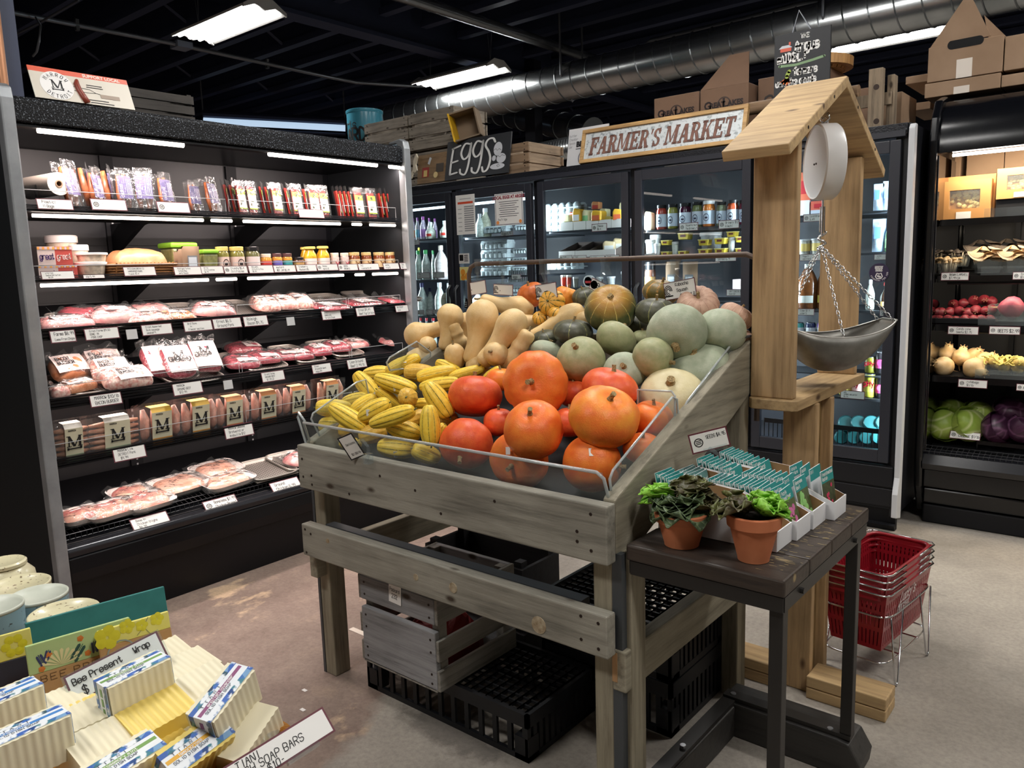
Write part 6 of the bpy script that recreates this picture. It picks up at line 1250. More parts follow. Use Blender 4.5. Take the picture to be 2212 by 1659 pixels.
for x0,x1,y0,y1 in ((-w_/2,w_/2,h_/2-fw_,h_/2),(-w_/2,w_/2,-h_/2,-h_/2+fw_),(-w_/2,-w_/2+fw_,-h_/2+fw_,h_/2-fw_),(w_/2-fw_,w_/2,-h_/2+fw_,h_/2-fw_)):obj('frame_side',MB().box(x0,x1,y0,y1,-.012,.014,T),PINE,t,bev=.002)
obj('sheet',MB().box(-w_/2+fw_,w_/2-fw_,-h_/2+fw_,h_/2-fw_,-.006,.002,T),GALV,t)
def slab_letter(mb,ch,x,k,T,e=0):
    """heavy slab-serif capital, 10 units tall; returns its width"""
    def q4(a,b,c,d,z=0):mb.add([((x+p[0])*k+p[1]*k*.16,p[1]*k,z) for p in (a,b,c,d)],[(0,1,2,3)],T)
    def rc(x0,y0,x1,y1):q4((x0-e,y0-e),(x1+e,y0-e),(x1+e,y1+e),(x0-e,y1+e))
    def st(x0,w0=1.9):rc(x0,0,x0+w0,10); rc(x0-.7,0,x0+w0+.7,.8); rc(x0-.7,9.2,x0+w0+.7,10)
    def dg(x0,y0,x1,y1,wd):q4((x0-e,y0),(x0+wd+e,y0),(x1+wd+e,y1),(x1-e,y1))
    def arc(cx,cy,rx,ry,a0,a1,w0,n=12):
        for i in range(n):
            t0,t1=a0+(a1-a0)*i/n,a0+(a1-a0)*(i+1)/n; q4(*[(cx+(rx+s)*math.cos(t_),cy+(ry+s*.6)*math.sin(t_)) for t_,s in ((t0,-w0/2-e),(t1,-w0/2-e),(t1,w0/2+e),(t0,w0/2+e))])
    if ch=='F':st(.7); rc(2.6,9.1,6.4,10); rc(5.6,7.2,6.4,10); rc(2.6,4.8,5,5.7); rc(4.4,4,5.1,6.6); return 7.4
    if ch=='E':st(.7); rc(2.6,9.1,6.6,10); rc(5.8,7.4,6.6,10); rc(2.6,4.8,5,5.7); rc(4.4,4,5.1,6.6); rc(2.6,0,6.8,.9); rc(6,0,6.8,2.8); return 7.8
    if ch=='A':dg(.8,.5,3.2,10,.9); dg(5.2,.3,3.2,10,2.0); rc(2,3,5.6,3.9); rc(0,0,2.4,.8); rc(4.6,0,8,.8); return 8.6
    if ch=='M':rc(.8,.3,1.6,9.8); rc(7.2,0,9.1,10); dg(1.2,10,4.4,1.2,1.5) if 0 else q4((1,10),(2.9,10),(5.3,1),(4.3,1)); q4((4.4,1),(5.2,1),(8,10),(7.1,10)); rc(0,0,2.4,.8); rc(6.4,0,9.9,.8); rc(0,9.2,2.4,10); rc(7.4,9.2,9.9,10); return 10.8
    if ch=='R':st(.7); arc(3.4,7.35,2.1,2.2,-PI/2,PI/2,1.4); rc(2.5,9.2,3.6,10); rc(2.5,4.6,3.6,5.4); dg(5.2,.4,3.2,5,1.9); rc(5,0,7.7,.8); return 8.2
    if ch=='K':st(.7); q4((2.5,4.2),(3.5,4.0),(6.8,9.6),(5.6,9.6)); q4((3.2,5),(4.4,6.6),(7.4,.4),(5.2,.4)); rc(5,9.2,7.8,10); rc(4.8,0,8.2,.8); return 8.8
    if ch=='T':rc(2.6,0,4.5,10); rc(1.7,0,5.4,.8); rc(.2,9.1,6.9,10); rc(.2,7.2,.9,10); rc(6.2,7.2,6.9,10); return 7.6
    if ch=='S':arc(3.2,7.3,1.9,2.1,.25,PI*1.45,1.5); arc(3.2,2.6,2.0,2.1,-PI*1.25+PI*.25+PI,PI*.5,1.5) if 0 else arc(3.2,2.6,2.0,2.1,-PI*.88,PI*.52,1.5); rc(4.7,7,5.3,9.8); rc(.9,.2,1.5,3); return 6.6
    if ch=="'":q4((.4,7),(1.2,7),(2,10),(.6,10)); return 2.4
    return 3.6
for e_,z_,m_,nm in ((.28,.0026,pm((84,62,56)),'lettering_edge'),(0,.0032,mat('rust_letters',(138,98,84),.7,c2=(110,76,66),ns=30),'lettering')):
    im=MB(); s="FARMER'S MARKET"; wd={'F':7.4,'E':7.8,'A':8.6,'M':10.8,'R':8.2,'K':8.8,'T':7.6,'S':6.6,"'":2.4,' ':3.6}; tot=sum(wd[c_] for c_ in s)+1.6; kx=(w_-2*fw_)*.93/tot; ky=h_*.5/10; x=0; F=T@Mx.Translation((-tot*kx/2,-h_*.27,z_))@Mx.Diagonal((kx/ky,1,1,1))
    for ch in s:x+=slab_letter(im,ch,x,ky,F,e_)
    obj(nm,im,m_,t)
def cbox(name,q,Y,D,lab,grp,z0=None,flap=0,m_=None):
    """box from photo columns/rows (x0, x1, ytop at x0) with its front at depth Y"""
    a,b=onY(q[0],q[2],Y),onY(q[1],q[2],Y); z1=a.z; z0=ZT if z0 is None else z0; t=thing(name,lab,'box',((a.x+b.x)/2,Y+D/2,z0),grp); m_=m_ or CARD
    obj('carton',MB().box(a.x,b.x,Y,Y+D,z0,z1),m_,t,bev=.003)
    if flap:
        for s in ((0,),(0,1))[flap-1]:
            y0,y1=(Y,Y-.02) if not s else (Y+D,Y+D+.06)
            obj('flap',MB().add([(a.x,y0,z1),(b.x,y0,z1),((a.x+b.x)/2+.1,y0+(.12 if not s else -.05),z1+.2),((a.x+b.x)/2-.02,y0+(.12 if not s else -.05),z1+.2)],[(0,1,2,3)]).add([(a.x,y0+.004,z1),(b.x,y0+.004,z1),((a.x+b.x)/2+.1,y0+.124,z1+.2),((a.x+b.x)/2-.02,y0+.124,z1+.2)],[(3,2,1,0)]),m_,t)
    return t,a.x,b.x,z0,z1
def lakes(t,x0,x1,z,Y,k,s='GREAT LAKES'):
    im=MB(); F=frame((x0,Y-.001,z),(1,0,.0),(0,0,1)); n=x1-x0
    if len(s)>3:pen(im,[V((n*.5+n*.13*math.cos(q_*PI/12),n*.03+n*.13*math.sin(q_*PI/12),0)) for q_ in range(25)],n*.025,F)
    wd={'G':7,'L':6}; obj('emblem',im,pm((70,56,50)),t)
    txt(s[0],n*.15,F@Mx.Translation((n*.08,-n*.03,.001)),pm((44,34,32)),t,bold=.002,align='LEFT')
    if len(s)>3:txt('REAT',n*.1,F@Mx.Translation((n*.2,-n*.015,.001)),pm((44,34,32)),t,bold=.002,align='LEFT'); txt('L',n*.17,F@Mx.Translation((n*.47,-n*.03,.001)),pm((44,34,32)),t,bold=.003,align='LEFT'); txt('AKES',n*.1,F@Mx.Translation((n*.58,-n*.015,.001)),pm((44,34,32)),t,bold=.002,align='LEFT')
    else:txt(s[1:],n*.1,F@Mx.Translation((n*.2,-n*.015,.001)),pm((44,34,32)),t,bold=.002,align='LEFT')
GB=mat('great_carton',(126,98,78),.8,c2=(116,90,72),ns=4)
for a,b,y,lab,fl,s in ((1413,1510,214,'left Great Lakes carton behind the market sign',0,'GREAT LAKES'),(1513,1617,196,'right Great Lakes carton with an open flap behind the market sign',1,'GREAT LAKES'),(1638,1790,171,'Great Lakes carton mostly hidden behind the tall chalkboard',0,'GR')):
    t,x0,x1,z0,z1=GZ=cbox('cardboard_box',(a,b,y),4.5 if s!='GR' else 4.62,.36,lab,'Great Lakes cartons',flap=fl,m_=GB); lakes(t,x0,x1,z1-(x1-x0)*.36,4.5 if s!='GR' else 4.62,0,s)
a,b=onY(1615,236,4.4),onY(1690,232,4.4); lg=obj('log_rail',MB().tube([(a.x,4.4,a.z),(a.x+.3,4.4,a.z),(b.x+.4,4.4,a.z)],.035,12),wood('log_wood',(150,122,94),(110,84,62),0,1,.8),smooth=40); tag(lg,'round wooden rail end at the right of the market sign','wooden rail')
lp=obj('log_prop',MB().box(a.x+.1,a.x+.4,4.37,4.43,ZT,a.z-.036),OLDW, None); tag(lp,'wooden prop under the round rail behind the market sign','wooden prop')
T,w_,h_,_=board(((1684,75),(1805,53),(1781,292),(1661,322)),4.13,.0)
t=thing('chalkboard_sign','tall black Argus Model chalk sign with carrots drawn on it, behind the scale house','sign',V(T.translation)-V((0,0,h_/2))); obj('board',MB().boxc((0,0,0),(w_,h_,.012),T),mat('slate_board',(34,36,40),.6),t,bev=.001)
obj('hanging_wire',MB().tube([T@V((-.05,h_*.5,0)),T@V((-.02,h_*.5+.1,0)),T@V((.04,h_*.5+.0,0))],.004,5),GP,t)
im=MB(); F= lambda x,y:T@Mx.Translation((x*w_,y*h_,.0068))
for s,x,y,h,sx,wd in (('THE',-.02,.435,.035,.9,.006),('Argus',-.12,.325,.085,.62,.011),('mODEL:',-.43,.245,.068,.8,.011),('farmers',-.14,.115,.066,.56,.008),('own the goods',-.46,.03,.06,.6,.008),('keep',-.05,-.08,.06,.6,.008),('75',-.1,-.17,.06,.6,.008),('of box',.0,-.29,.06,.6,.008),('sales',.12,-.40,.066,.56,.008)):
    hand(im,s,F(x,y),h*h_,wd=wd,sx=sx*min(1,(.49-x)*w_/hwid(s,h*h_,sx)),gap=1.2)
obj('lettering',im,CH,t); oc=MB()
for y in (.1,-.1):
    for k in range(7):a=PI+.5+k*.27; oc.mt(0).add([T@V((-.27*w_+.015*math.cos(a+1.57),y*h_+.015*math.sin(a+1.57),.0068)),T@V((-.27*w_-.015*math.cos(a+1.57)*.6,y*h_,.0068)),T@V((-.27*w_+.15*w_*math.cos(a),y*h_+.075*h_*math.sin(a),.0068))],[(0,1,2)])
    oc.mt(1); pen(oc,[V((-.26*w_,y*h_+.005,.007)),V((-.25*w_,y*h_+.03*h_,.007)),V((-.22*w_,y*h_+.055*h_,.007))],.02,T)
oc.mt(2); pen(oc,[V((-.4*w_,.215*h_,.0068)),V((-.1*w_,.205*h_,.0068)),V((.2*w_,.222*h_,.0068)),V((.4*w_,.238*h_,.0068))],.012,T)
oc.mt(3).boxc((-.29*w_,.355*h_,.0066),(.2*w_,.032*h_,.0006),T).mt(4).add([T@V((x*w_,y*h_,.0072)) for x,y in ((-.42,.37),(-.36,.395),(-.24,.395),(-.17,.37))],[(0,1,2,3)]).mt(3).boxc((-.22*w_,.405*h_,.0066),(.035*w_,.03*h_,.0006),T)
obj('chalk_drawing',oc,[pm((230,120,60)),pm((150,170,70)),pm((120,150,110)),pm((206,90,66)),pm((190,196,204))],t)
a,b=onY(1666,150,4.62),onY(1823,120,4.62); cx,r=(a.x+b.x)/2,(b.x-a.x)/2; z1=onY(1745,125,4.62).z; HB=z1-GZ[4]-.002; bs=thing('bushel_basket','wide wooden bushel basket behind the tall chalk sign','basket',(cx,4.75,z1-HB)); BW=wood('basket_wood',(196,150,96),(160,114,66),2,1,.6,knots=False)
st=MB()
for k in range(28):a0,a1=2*PI*k/28+.02,2*PI*(k+1)/28-.02; st.add([(cx+rr*math.cos(q_),4.75+rr*math.sin(q_),z) for rr,z in ((r*.8,z1-HB),(r*.97,z1)) for q_ in (a0,a1)]+[(cx+rr*math.cos(q_),4.75+rr*math.sin(q_),z) for rr,z in ((r*.78,z1-HB),(r*.95,z1)) for q_ in (a0,a1)],[(0,1,3,2),(4,6,7,5),(0,2,6,4),(1,5,7,3)])
obj('staves',st,BW,bs); obj('rim',MB().lathe([(r*.97,z1-.05),(r*1.02,z1-.05),(r*1.03,z1),(r*.98,z1+.004),(r*.94,z1)],32,Mx.Translation((cx,4.75,0))),BW,bs,smooth=40); obj('bottom',MB().cyl((cx,4.75,z1-HB),(cx,4.75,z1-HB+.01),r*.79,n=28),BW,bs)
a,b=onY(1877,150,4.3),onY(1908,150,4.3); t=thing('wooden_ladder','weathered wooden post with bolt holes standing on the fridge right of the scale house','ladder',((a.x+b.x)/2,4.33,ZT)); LW_=wood('ladder_wood',(142,126,106),(92,80,66),2,1.2,.85)
obj('post',MB().box(a.x,b.x,4.3,4.34,ZT,a.z),LW_,t,bev=.003); obj('post',MB().box(b.x+.005,b.x+.04,4.36,4.42,ZT,a.z-.03),LW_,t,bev=.003); c=onY(1840,215,4.4); obj('rung',MB().box(c.x-.25,b.x+.03,4.345,4.36,c.z-.06,c.z),LW_,t)
ho=MB()
for y in (188,262):p=onY(1893,y,4.3); ho.cyl((p.x,4.299,p.z),(p.x,4.305,p.z),.014,n=12)
obj('bolt_hole',ho,NAIL,t)
cbox('cardboard_box',(1905,1949,204),4.5,.3,'plain carton on the fridge behind the weathered post','plain cartons'); cbox('cardboard_box',(1830,1886,196),4.7,.2,'dark carton behind the weathered post, left','plain cartons',m_=GB)
PT=2.185
def pbox(q,Y,D,lab,z0,hole=0,tape=1,flap=0):
    a,b=onY(q[0],q[2],Y),onY(q[1],q[2],Y); t=thing('cardboard_box',lab,'box',((a.x+b.x)/2,Y+D/2,z0),'cartons on the produce cooler'); z1=a.z
    obj('carton',MB().box(a.x,b.x,Y,Y+D,z0,z1),CARD,t,bev=.003); cx=(a.x+b.x)/2
    if hole:obj('hand_hole',MB().prism([(cx+.06*math.copysign(1,math.cos(k*PI/8))+.02*math.cos(k*PI/8),(z0+z1)/2+.08+.022*math.sin(k*PI/8)) for k in range(16)],Y-.001,Y+.002,1),mat('hole_dark',(12,12,14),.9),t)
    if tape:obj('tape',MB().box(cx-.035,cx+.035,Y-.0012,Y-.0004,z0 if not hole else z0,(z0+z1)/2 if not hole else z0+.09),mat('tape_shine',(206,196,184),.25),t)
    if flap:[obj('flap',MB().prism(q_,y_,y_+.006,1),CARD,t) for q_,y_ in (([(a.x,z1),((a.x+b.x)/2-.0,z1+.24),(b.x-.06,z1+.01)],Y+.02),([((a.x+b.x)/2,z1+.22),(b.x,z1+.02),(b.x-.12,z1+.01)],Y+D-.03))]
    return z1
zl=pbox((1998,2161,182),4.62,.5,'lower left taped carton on the produce cooler',PT+.012); pbox((2164,2330,163),4.62,.5,'lower right carton on the produce cooler, cut by the photo edge',PT+.012)
pbox((2006,2168,104),4.62,.48,'upper carton with a hand hole and raised flaps on the produce cooler',zl+.004,1,1,1); pbox((2172,2335,79),4.62,.48,'upper right carton on the produce cooler, cut by the photo edge',zl+.004,0,0)
pbox((1956,2004,183),4.9,.4,'side carton peeking out left of the stacked cartons',PT+.19,0,0); pbox((1960,2010,225),4.88,.4,'lowest side carton peeking out behind the curved cooler end',PT+.0,0,0)
# ==== farm stand: sloping wooden table heaped with squash
GW=wood('grey_plank_x',(150,146,134),(112,108,98),0,1.0,.75); GWY=wood('grey_plank_y',(152,145,126),(112,105,90),1,1.0,.75); GWZ=wood('grey_post',(150,142,122),(112,102,84),2,1.0,.75)
ANG=mat('dull_angle_iron',(84,88,92),.5,.5)
SX0,SX1,SY0,SY1=-2.16,-.955,1.47,2.31
BEDZ= lambda y:.735+.405*(y-1.53)
st_=thing('produce_stand','weathered grey wooden stand with a sloping top full of squash and pumpkins','display table',((SX0+SX1)/2,1.9,0))
fp=obj('front_plank',MB().box(SX0,SX1,SY0,SY0+.038,.70,.845),GW,st_,bev=.004)
nl=MB()
for x,z in ((-2.135,.74),(-2.135,.80),(-2.09,.75),(-2.09,.72),(-1.0,.82),(-1.0,.73),(-1.04,.77),(-1.04,.745),(-1.75,.80),(-1.5,.73),(-1.3,.80),(-1.9,.72),(-1.6,.78)):nl.cyl((x,SY0-.001,z),(x,SY0+.002,z),.0045,n=7)
obj('nail_holes',nl,NAIL,fp)
lr=obj('lower_rail',MB().box(SX0,SX1+.0,SY0-.005,SY0+.033,.468,.577),GW,st_,bev=.004); kn=MB()
for x,z,r in ((-1.16,.50,.023),(-1.46,.525,.015),(-1.61,.52,.01),(-2.02,.545,.008)):kn.cyl((x,SY0-.0065,z),(x,SY0-.003,z),r,n=14)
obj('knots',kn,mat('pale_knot',(186,172,146),.7,c2=(140,120,92),ns=60),lr); nl=MB()
for x,z in ((-2.14,.56),(-2.14,.48),(-2.11,.55),(-.98,.555),(-.98,.49),(-1.03,.56),(-1.03,.5)):nl.cyl((x,SY0-.006,z),(x,SY0-.003,z),.0045,n=7)
obj('nail_holes',nl,NAIL,lr)
def sideboard(x0,x1):
    yb=2.30; return MB().prism([(SY0+.0385,.70),(SY0+.0385,.85),(SY0+.05,.858),(yb,1.165),(yb,1.0),(SY0+.12,.70)],x0,x1,0)
obj('side_board',sideboard(SX1-.036,SX1),GWY,st_,bev=.004); obj('side_board',sideboard(SX0,SX0+.036),GWY,st_,bev=.004)
obj('side_rail',MB().box(SX1-.012,SX1+.026,SY0+.035,2.36,.372,.478),GWY,st_,bev=.004); obj('side_rail',MB().box(SX0-.026,SX0+.012,SY0+.035,2.36,.372,.478),GWY,st_,bev=.004)
obj('chipped_end',MB().box(SX1-.012,SX1+.002,SY0+.0335,SY0+.0352,.395,.47),mat('raw_wood',(170,132,92),.8),st_)
for x,y,zt in ((SX0-.03,1.545,.72),(SX1-.068,1.51,.72),(SX0-.03,2.24,1.05),(SX1-.068,2.24,1.05)):
    lg=obj('leg',MB().box(x,x+.055,y,y+.065,0,zt),GWZ,st_,bev=.004)
    if y<2:obj('angle_iron',MB().box(x+.055 if x>-1.5 else x-.012,x+.082 if x>-1.5 else x,y-.001,y+.02,.0,zt),ANG,lg)
    if x>-1.5 and y<2:obj('outer_post',MB().box(x+.068,x+.097,y+.02,y+.085,0,zt),GWZ,lg,bev=.003)
obj('iron_bar',MB().box(SX0+.08,SX1-.1,SY0+.034,SY0+.07,.555,.578),ANG,st_)
obj('bed',MB().prism([(SY0+.05,BEDZ(SY0+.05)),(2.29,BEDZ(2.29)),(2.29,BEDZ(2.29)-.02),(SY0+.05,BEDZ(SY0+.05)-.02)],SX0+.04,SX1-.04,0),mat('dark_mat',(30,31,34),.8),st_)
obj('back_board',MB().box(SX0+.03,SX1-.03,2.285,2.31,.98,1.16),GW,st_,bev=.003)
pr=[(SX0+.0,2.335,.9),(SX0+.0,2.335,1.38),(SX0+.012,2.335,1.405),(SX0+.04,2.335,1.417),(SX1-.04,2.335,1.417),(SX1-.012,2.335,1.405),(SX1,2.335,1.38),(SX1,2.335,.9)]
rail=obj('pipe_rail',MB().tube(pr,.009,10),mat('rusty_pipe',(98,84,76),.5,.5),st_,smooth=1)
for x in (SX0,SX1):obj('bracket',MB().box(x-.03 if x>-1.5 else x-.01,x if x>-1.5 else x+.03,2.312,2.325,1.03,1.18).box(x-.03 if x>-1.5 else x,x if x>-1.5 else x+.03,2.22,2.312,1.168,1.173),ANG,st_)
RIM=glassy('acrylic_edge',(214,220,222),3,.1,.35)
def guard(poly,label,thick=.005,ax=0,pos=0,grp='clear guards around the squash'):
    """sheet cut to poly (on plane ax=pos) with a polished rim"""
    n_=len(poly)
    def P3(p,o):q=list(p); q.insert(ax,pos+o); return V(q)
    pts=[P3(p,0) for p in poly]; t=thing('acrylic_guard',label,'acrylic panel',base_of(pts),grp)
    obj('sheet',MB().prism(poly,pos-thick/2,pos+thick/2,ax),CLEAR,t); obj('rim',MB().tube(pts+[pts[0]],.0034,6),RIM,t,smooth=180); return t
t=thing('acrylic_guard','long clear guard along the front edge of the stand','acrylic panel',((SX0+SX1)/2,1.51,.80),'clear guards around the squash')
fa,fb=(1.522,.80),(1.496,.915); mb=MB()
mb.prism([(fa[0],fa[1]),(fb[0],fb[1]),(fb[0]+.005,fb[1]),(fa[0]+.005,fa[1])],SX0+.02,SX1-.03,0); obj('sheet',mb,CLEAR,t)
obj('rim',MB().tube([(SX0+.02,fa[0],fa[1]),(SX0+.01,fb[0],fb[1]),(SX1-.045,fb[0]+.002,fb[1]),(SX1-.028,fb[0]+.006,fb[1]-.014),(SX1-.022,fa[0],fa[1]+.03)],.0045,6),RIM,t,smooth=180)
obj('end_flange',MB().prism([(SX0+.02,.81),(SX0-.03,.93),(SX0-.025,.945),(SX0+.01,.915)],1.500,1.504,1),CLEAR,t); obj('flange_rim',MB().tube([(SX0+.02,1.502,.81),(SX0-.03,1.502,.93),(SX0-.022,1.502,.945),(SX0+.01,1.502,.918)],.004,6),RIM,t,smooth=180)
def yz(q,x):p=at(q[0],q[1],0,x); return (p.y,p.z)
XR,XL=-.985,-2.128
guard([yz(q,XR) for q in ((1322,1084),(1317,1035),(1324,1016),(1452,858),(1462,862),(1468,938))],'clear guard on the right side of the orange pumpkins',pos=XR)
guard([yz(q,XR) for q in ((1480,930),(1478,882),(1484,868),(1592,728),(1598,731),(1598,790))],'clear guard on the right side of the grey squash',pos=XR)
guard([yz(q,XL) for q in ((700,960),(672,905),(676,893),(770,826),(790,820),(800,870))],'clear guard at the left behind the yellow delicata',pos=XL)
guard([yz(q,XL) for q in ((842,800),(835,783),(842,772),(900,738),(930,760),(930,790))],'clear guard at the back left below the butternut squash',pos=XL)
a,b=at(1378,842,1,1.86),at(1458,846,1,1.86); guard([(a.x,a.z-.12),(a.x,a.z),(b.x-.01,b.z),(b.x,b.z-.012),(b.x,b.z-.12)],'small clear divider between the orange pumpkins and the pale squash',ax=1,pos=1.86)
# ---- squash
def rib_surface(n,amp,flat,pw=.85,dim=.12,wob=.02,seed=0,egg=0,sharp=.55):
    q=random.Random(seed); ph=[q.uniform(0,6) for _ in range(5)]
    def fn(u,v):
        th=2*PI*u; ph_=PI*v; s=max(0,math.sin(ph_))
        r=s**pw; g=(abs(math.sin(n*th/2+ph[0]))**sharp-1)*amp*min(1,s*1.5) if n else 0
        z=-math.cos(ph_)*flat; rr=r*(1+g)*(1+wob*math.sin(2*th+ph[1])+wob*.6*math.sin(3*th+ph[2]+2*z)+wob*.3*math.sin(7*th+ph[3])*math.sin(5*ph_))
        if z>0:z-=dim*math.exp(-(r/.34)**2)
        else:z+=dim*.7*math.exp(-(r/.3)**2)
        rr*=1+egg*z
        return (rr*math.cos(th),rr*math.sin(th),z)
    return fn
def smat(nm,c,c2,lines=None,n=10,wd=.12,line2=None,rough=.42,ns=5,bmp=.1,spots=None,top=None):
    """squash skin; lines = colour of the meridian stripes that run in the grooves"""
    m_,t,b,N,L=nt(nm); b.inputs['Roughness'].default_value=rough; b.inputs['Specular IOR Level'].default_value=.4
    n1=noise(t,ns,5); r1=ramp(t,n1.outputs[0],[(.32,c),(.66,c2)]); out=r1.outputs[0]
    tc=N('ShaderNodeTexCoord'); sp=N('ShaderNodeSeparateXYZ'); L(tc.outputs['Object'],sp.inputs[0])
    def M(op,a,b_=None,c_=None):
        x=N('ShaderNodeMath'); x.operation=op
        for i,q in enumerate((a,b_,c_)):
            if q is None: continue
            if isinstance(q,(int,float)):x.inputs[i].default_value=q
            else:L(q,x.inputs[i])
        return x.outputs[0]
    if top:
        h_=N('ShaderNodeMapRange'); L(sp.outputs[2],h_.inputs[0]); h_.inputs[1].default_value=.35; h_.inputs[2].default_value=.78
        mx=N('ShaderNodeMixRGB'); L(M('MULTIPLY',h_.outputs[0],.75),mx.inputs[0]); L(out,mx.inputs[1]); mx.inputs[2].default_value=lin(top); out=mx.outputs[0]
    if lines:
        nz=noise(t,9,3); a=M('ARCTAN2',sp.outputs[1],sp.outputs[0]); a=M('MULTIPLY_ADD',a,n/2,0); a=M('ADD',a,M('MULTIPLY',nz.outputs[0],.35))
        s=M('ABSOLUTE',M('SINE',a)); k=ramp(t,s,[(wd*.5,(255,255,255)),(wd*1.3,(0,0,0))])
        br=ramp(t,noise(t,7,3).outputs[0],[(.36,(60,60,60)),(.5,(255,255,255))]); kk=M('MULTIPLY',k.outputs[0],br.outputs[0])
        mx=N('ShaderNodeMixRGB'); L(kk,mx.inputs[0]); L(out,mx.inputs[1]); mx.inputs[2].default_value=lin(lines); out=mx.outputs[0]
    if spots:
        sn=noise(t,34,2); k=ramp(t,sn.outputs[0],[(.66,(0,0,0)),(.72,(255,255,255))]); mx=N('ShaderNodeMixRGB'); L(M('MULTIPLY',k.outputs[0],.7),mx.inputs[0]); L(out,mx.inputs[1]); mx.inputs[2].default_value=lin(spots); out=mx.outputs[0]
    L(out,b.inputs['Base Color']); bump(t,noise(t,22,4).outputs[0],b,bmp,.03); MATS[nm]=m_; return m_
STEM=mat('corky_stem',(196,168,116),.8,c2=(120,98,62),ns=26,bmp=.6); STG=mat('green_stem',(116,120,76),.7,c2=(80,84,52),ns=20); STT=mat('tan_stem',(170,148,104),.8,c2=(110,92,62),ns=20,bmp=.4)
ORANGE=smat('pumpkin_orange',(236,104,40),(244,136,52),ns=2.2,spots=None); ORED=smat('pumpkin_red',(222,80,44),(236,108,54),ns=3); OYEL=smat('pumpkin_yellowing',(244,156,56),(238,112,42),ns=1.6)
DELI=smat('delicata_skin',(240,196,54),(250,216,84),(88,96,52),10,.17,ns=3,bmp=.08,spots=(206,150,50)); DELI2=smat('delicata_pale',(224,172,60),(240,200,96),(150,120,60),10,.14,ns=3)
BUTT=smat('butternut_skin',(220,182,122),(232,202,150),ns=2,rough=.5,spots=(168,134,90))
KABG=smat('kabocha_green',(84,94,58),(112,116,74),(214,190,110),11,.1,ns=4,top=(206,144,50)); KABD=smat('kabocha_dark',(68,70,58),(92,92,74),(150,150,96),7,.09,ns=4,spots=(110,106,84))
GREYS=smat('squash_grey',(160,170,144),(182,188,164),ns=3,rough=.55,spots=(120,130,108)); GREYG=smat('squash_greygreen',(152,158,114),(176,174,134),ns=3,rough=.5,spots=(120,124,96)); PALE=smat('squash_pale',(206,192,146),(216,204,164),ns=3,rough=.5)
PINKP=smat('pumpkin_pink',(190,150,128),(208,172,150),(150,110,94),14,.1,ns=4,rough=.6); CARN=smat('carnival_skin',(226,156,50),(240,186,80),(70,86,44),10,.34,ns=8); HARV=smat('harvest_brown',(178,84,34),(206,110,44),ns=3,spots=(196,140,90)); GOLDP=smat('gold_pumpkin',(226,130,36),(236,156,60),ns=3)
ACORN=smat('acorn_mix',(84,86,50),(150,120,50),(210,150,60),10,.3,ns=3)
def stem_(t,z0,k,m_,bend=.06,L_=.26):
    n=9; mb=MB(); pts=[(0,0,z0-.06),(0,0,z0+.02),(bend*.4,0,z0+L_*.5),(bend,.01,z0+L_)]
    mb.tube(pts,.1,10,rads=[.17*k,.105*k,.085*k,.1*k]); obj('stem',mb,m_,t,smooth=50,local=True)
def squash_kind(fn,m_,nu=56,nv=30,stem=(STEM,.8),top=.0,sticker=0):
    def b(t):
        obj('fruit',MB().surf(fn,nu,nv,wu=True),m_,t,smooth=180,local=True)
        if stem:stem_(t,fn(0,.97)[2],stem[1],stem[0],*(stem[2:] if len(stem)>2 else ()))
    return b
def butternut(m_,bulge=.62,neck=.36):
    pr=[(0.0001,-1),(.12,-.985),(.3,-.94),(bulge*.8,-.78),(bulge,-.52),(bulge*.97,-.3),(bulge*.78,-.05),(neck*1.1,.2),(neck,.45),(neck*1.03,.7),(neck*.94,.88),(neck*.6,.98),(0.0001,1.0)]
    def fn(u,v):
        x=v*(len(pr)-1); i=min(int(x),len(pr)-2); f=x-i; P=[V((*pr[max(0,min(len(pr)-1,i+d))],0)) for d in (-1,0,1,2)]
        q=.5*(2*P[1]+(P[2]-P[0])*f+(2*P[0]-5*P[1]+4*P[2]-P[3])*f*f+(3*P[1]-P[0]-3*P[2]+P[3])*f**3); r=max(0,q.x)*(1+.015*math.sin(5*2*PI*u)*(1 if q.y<.2 else .4)); z=q.y
        return (r*math.cos(2*PI*u)+.05*math.sin(z*2),r*math.sin(2*PI*u),z)
    return fn
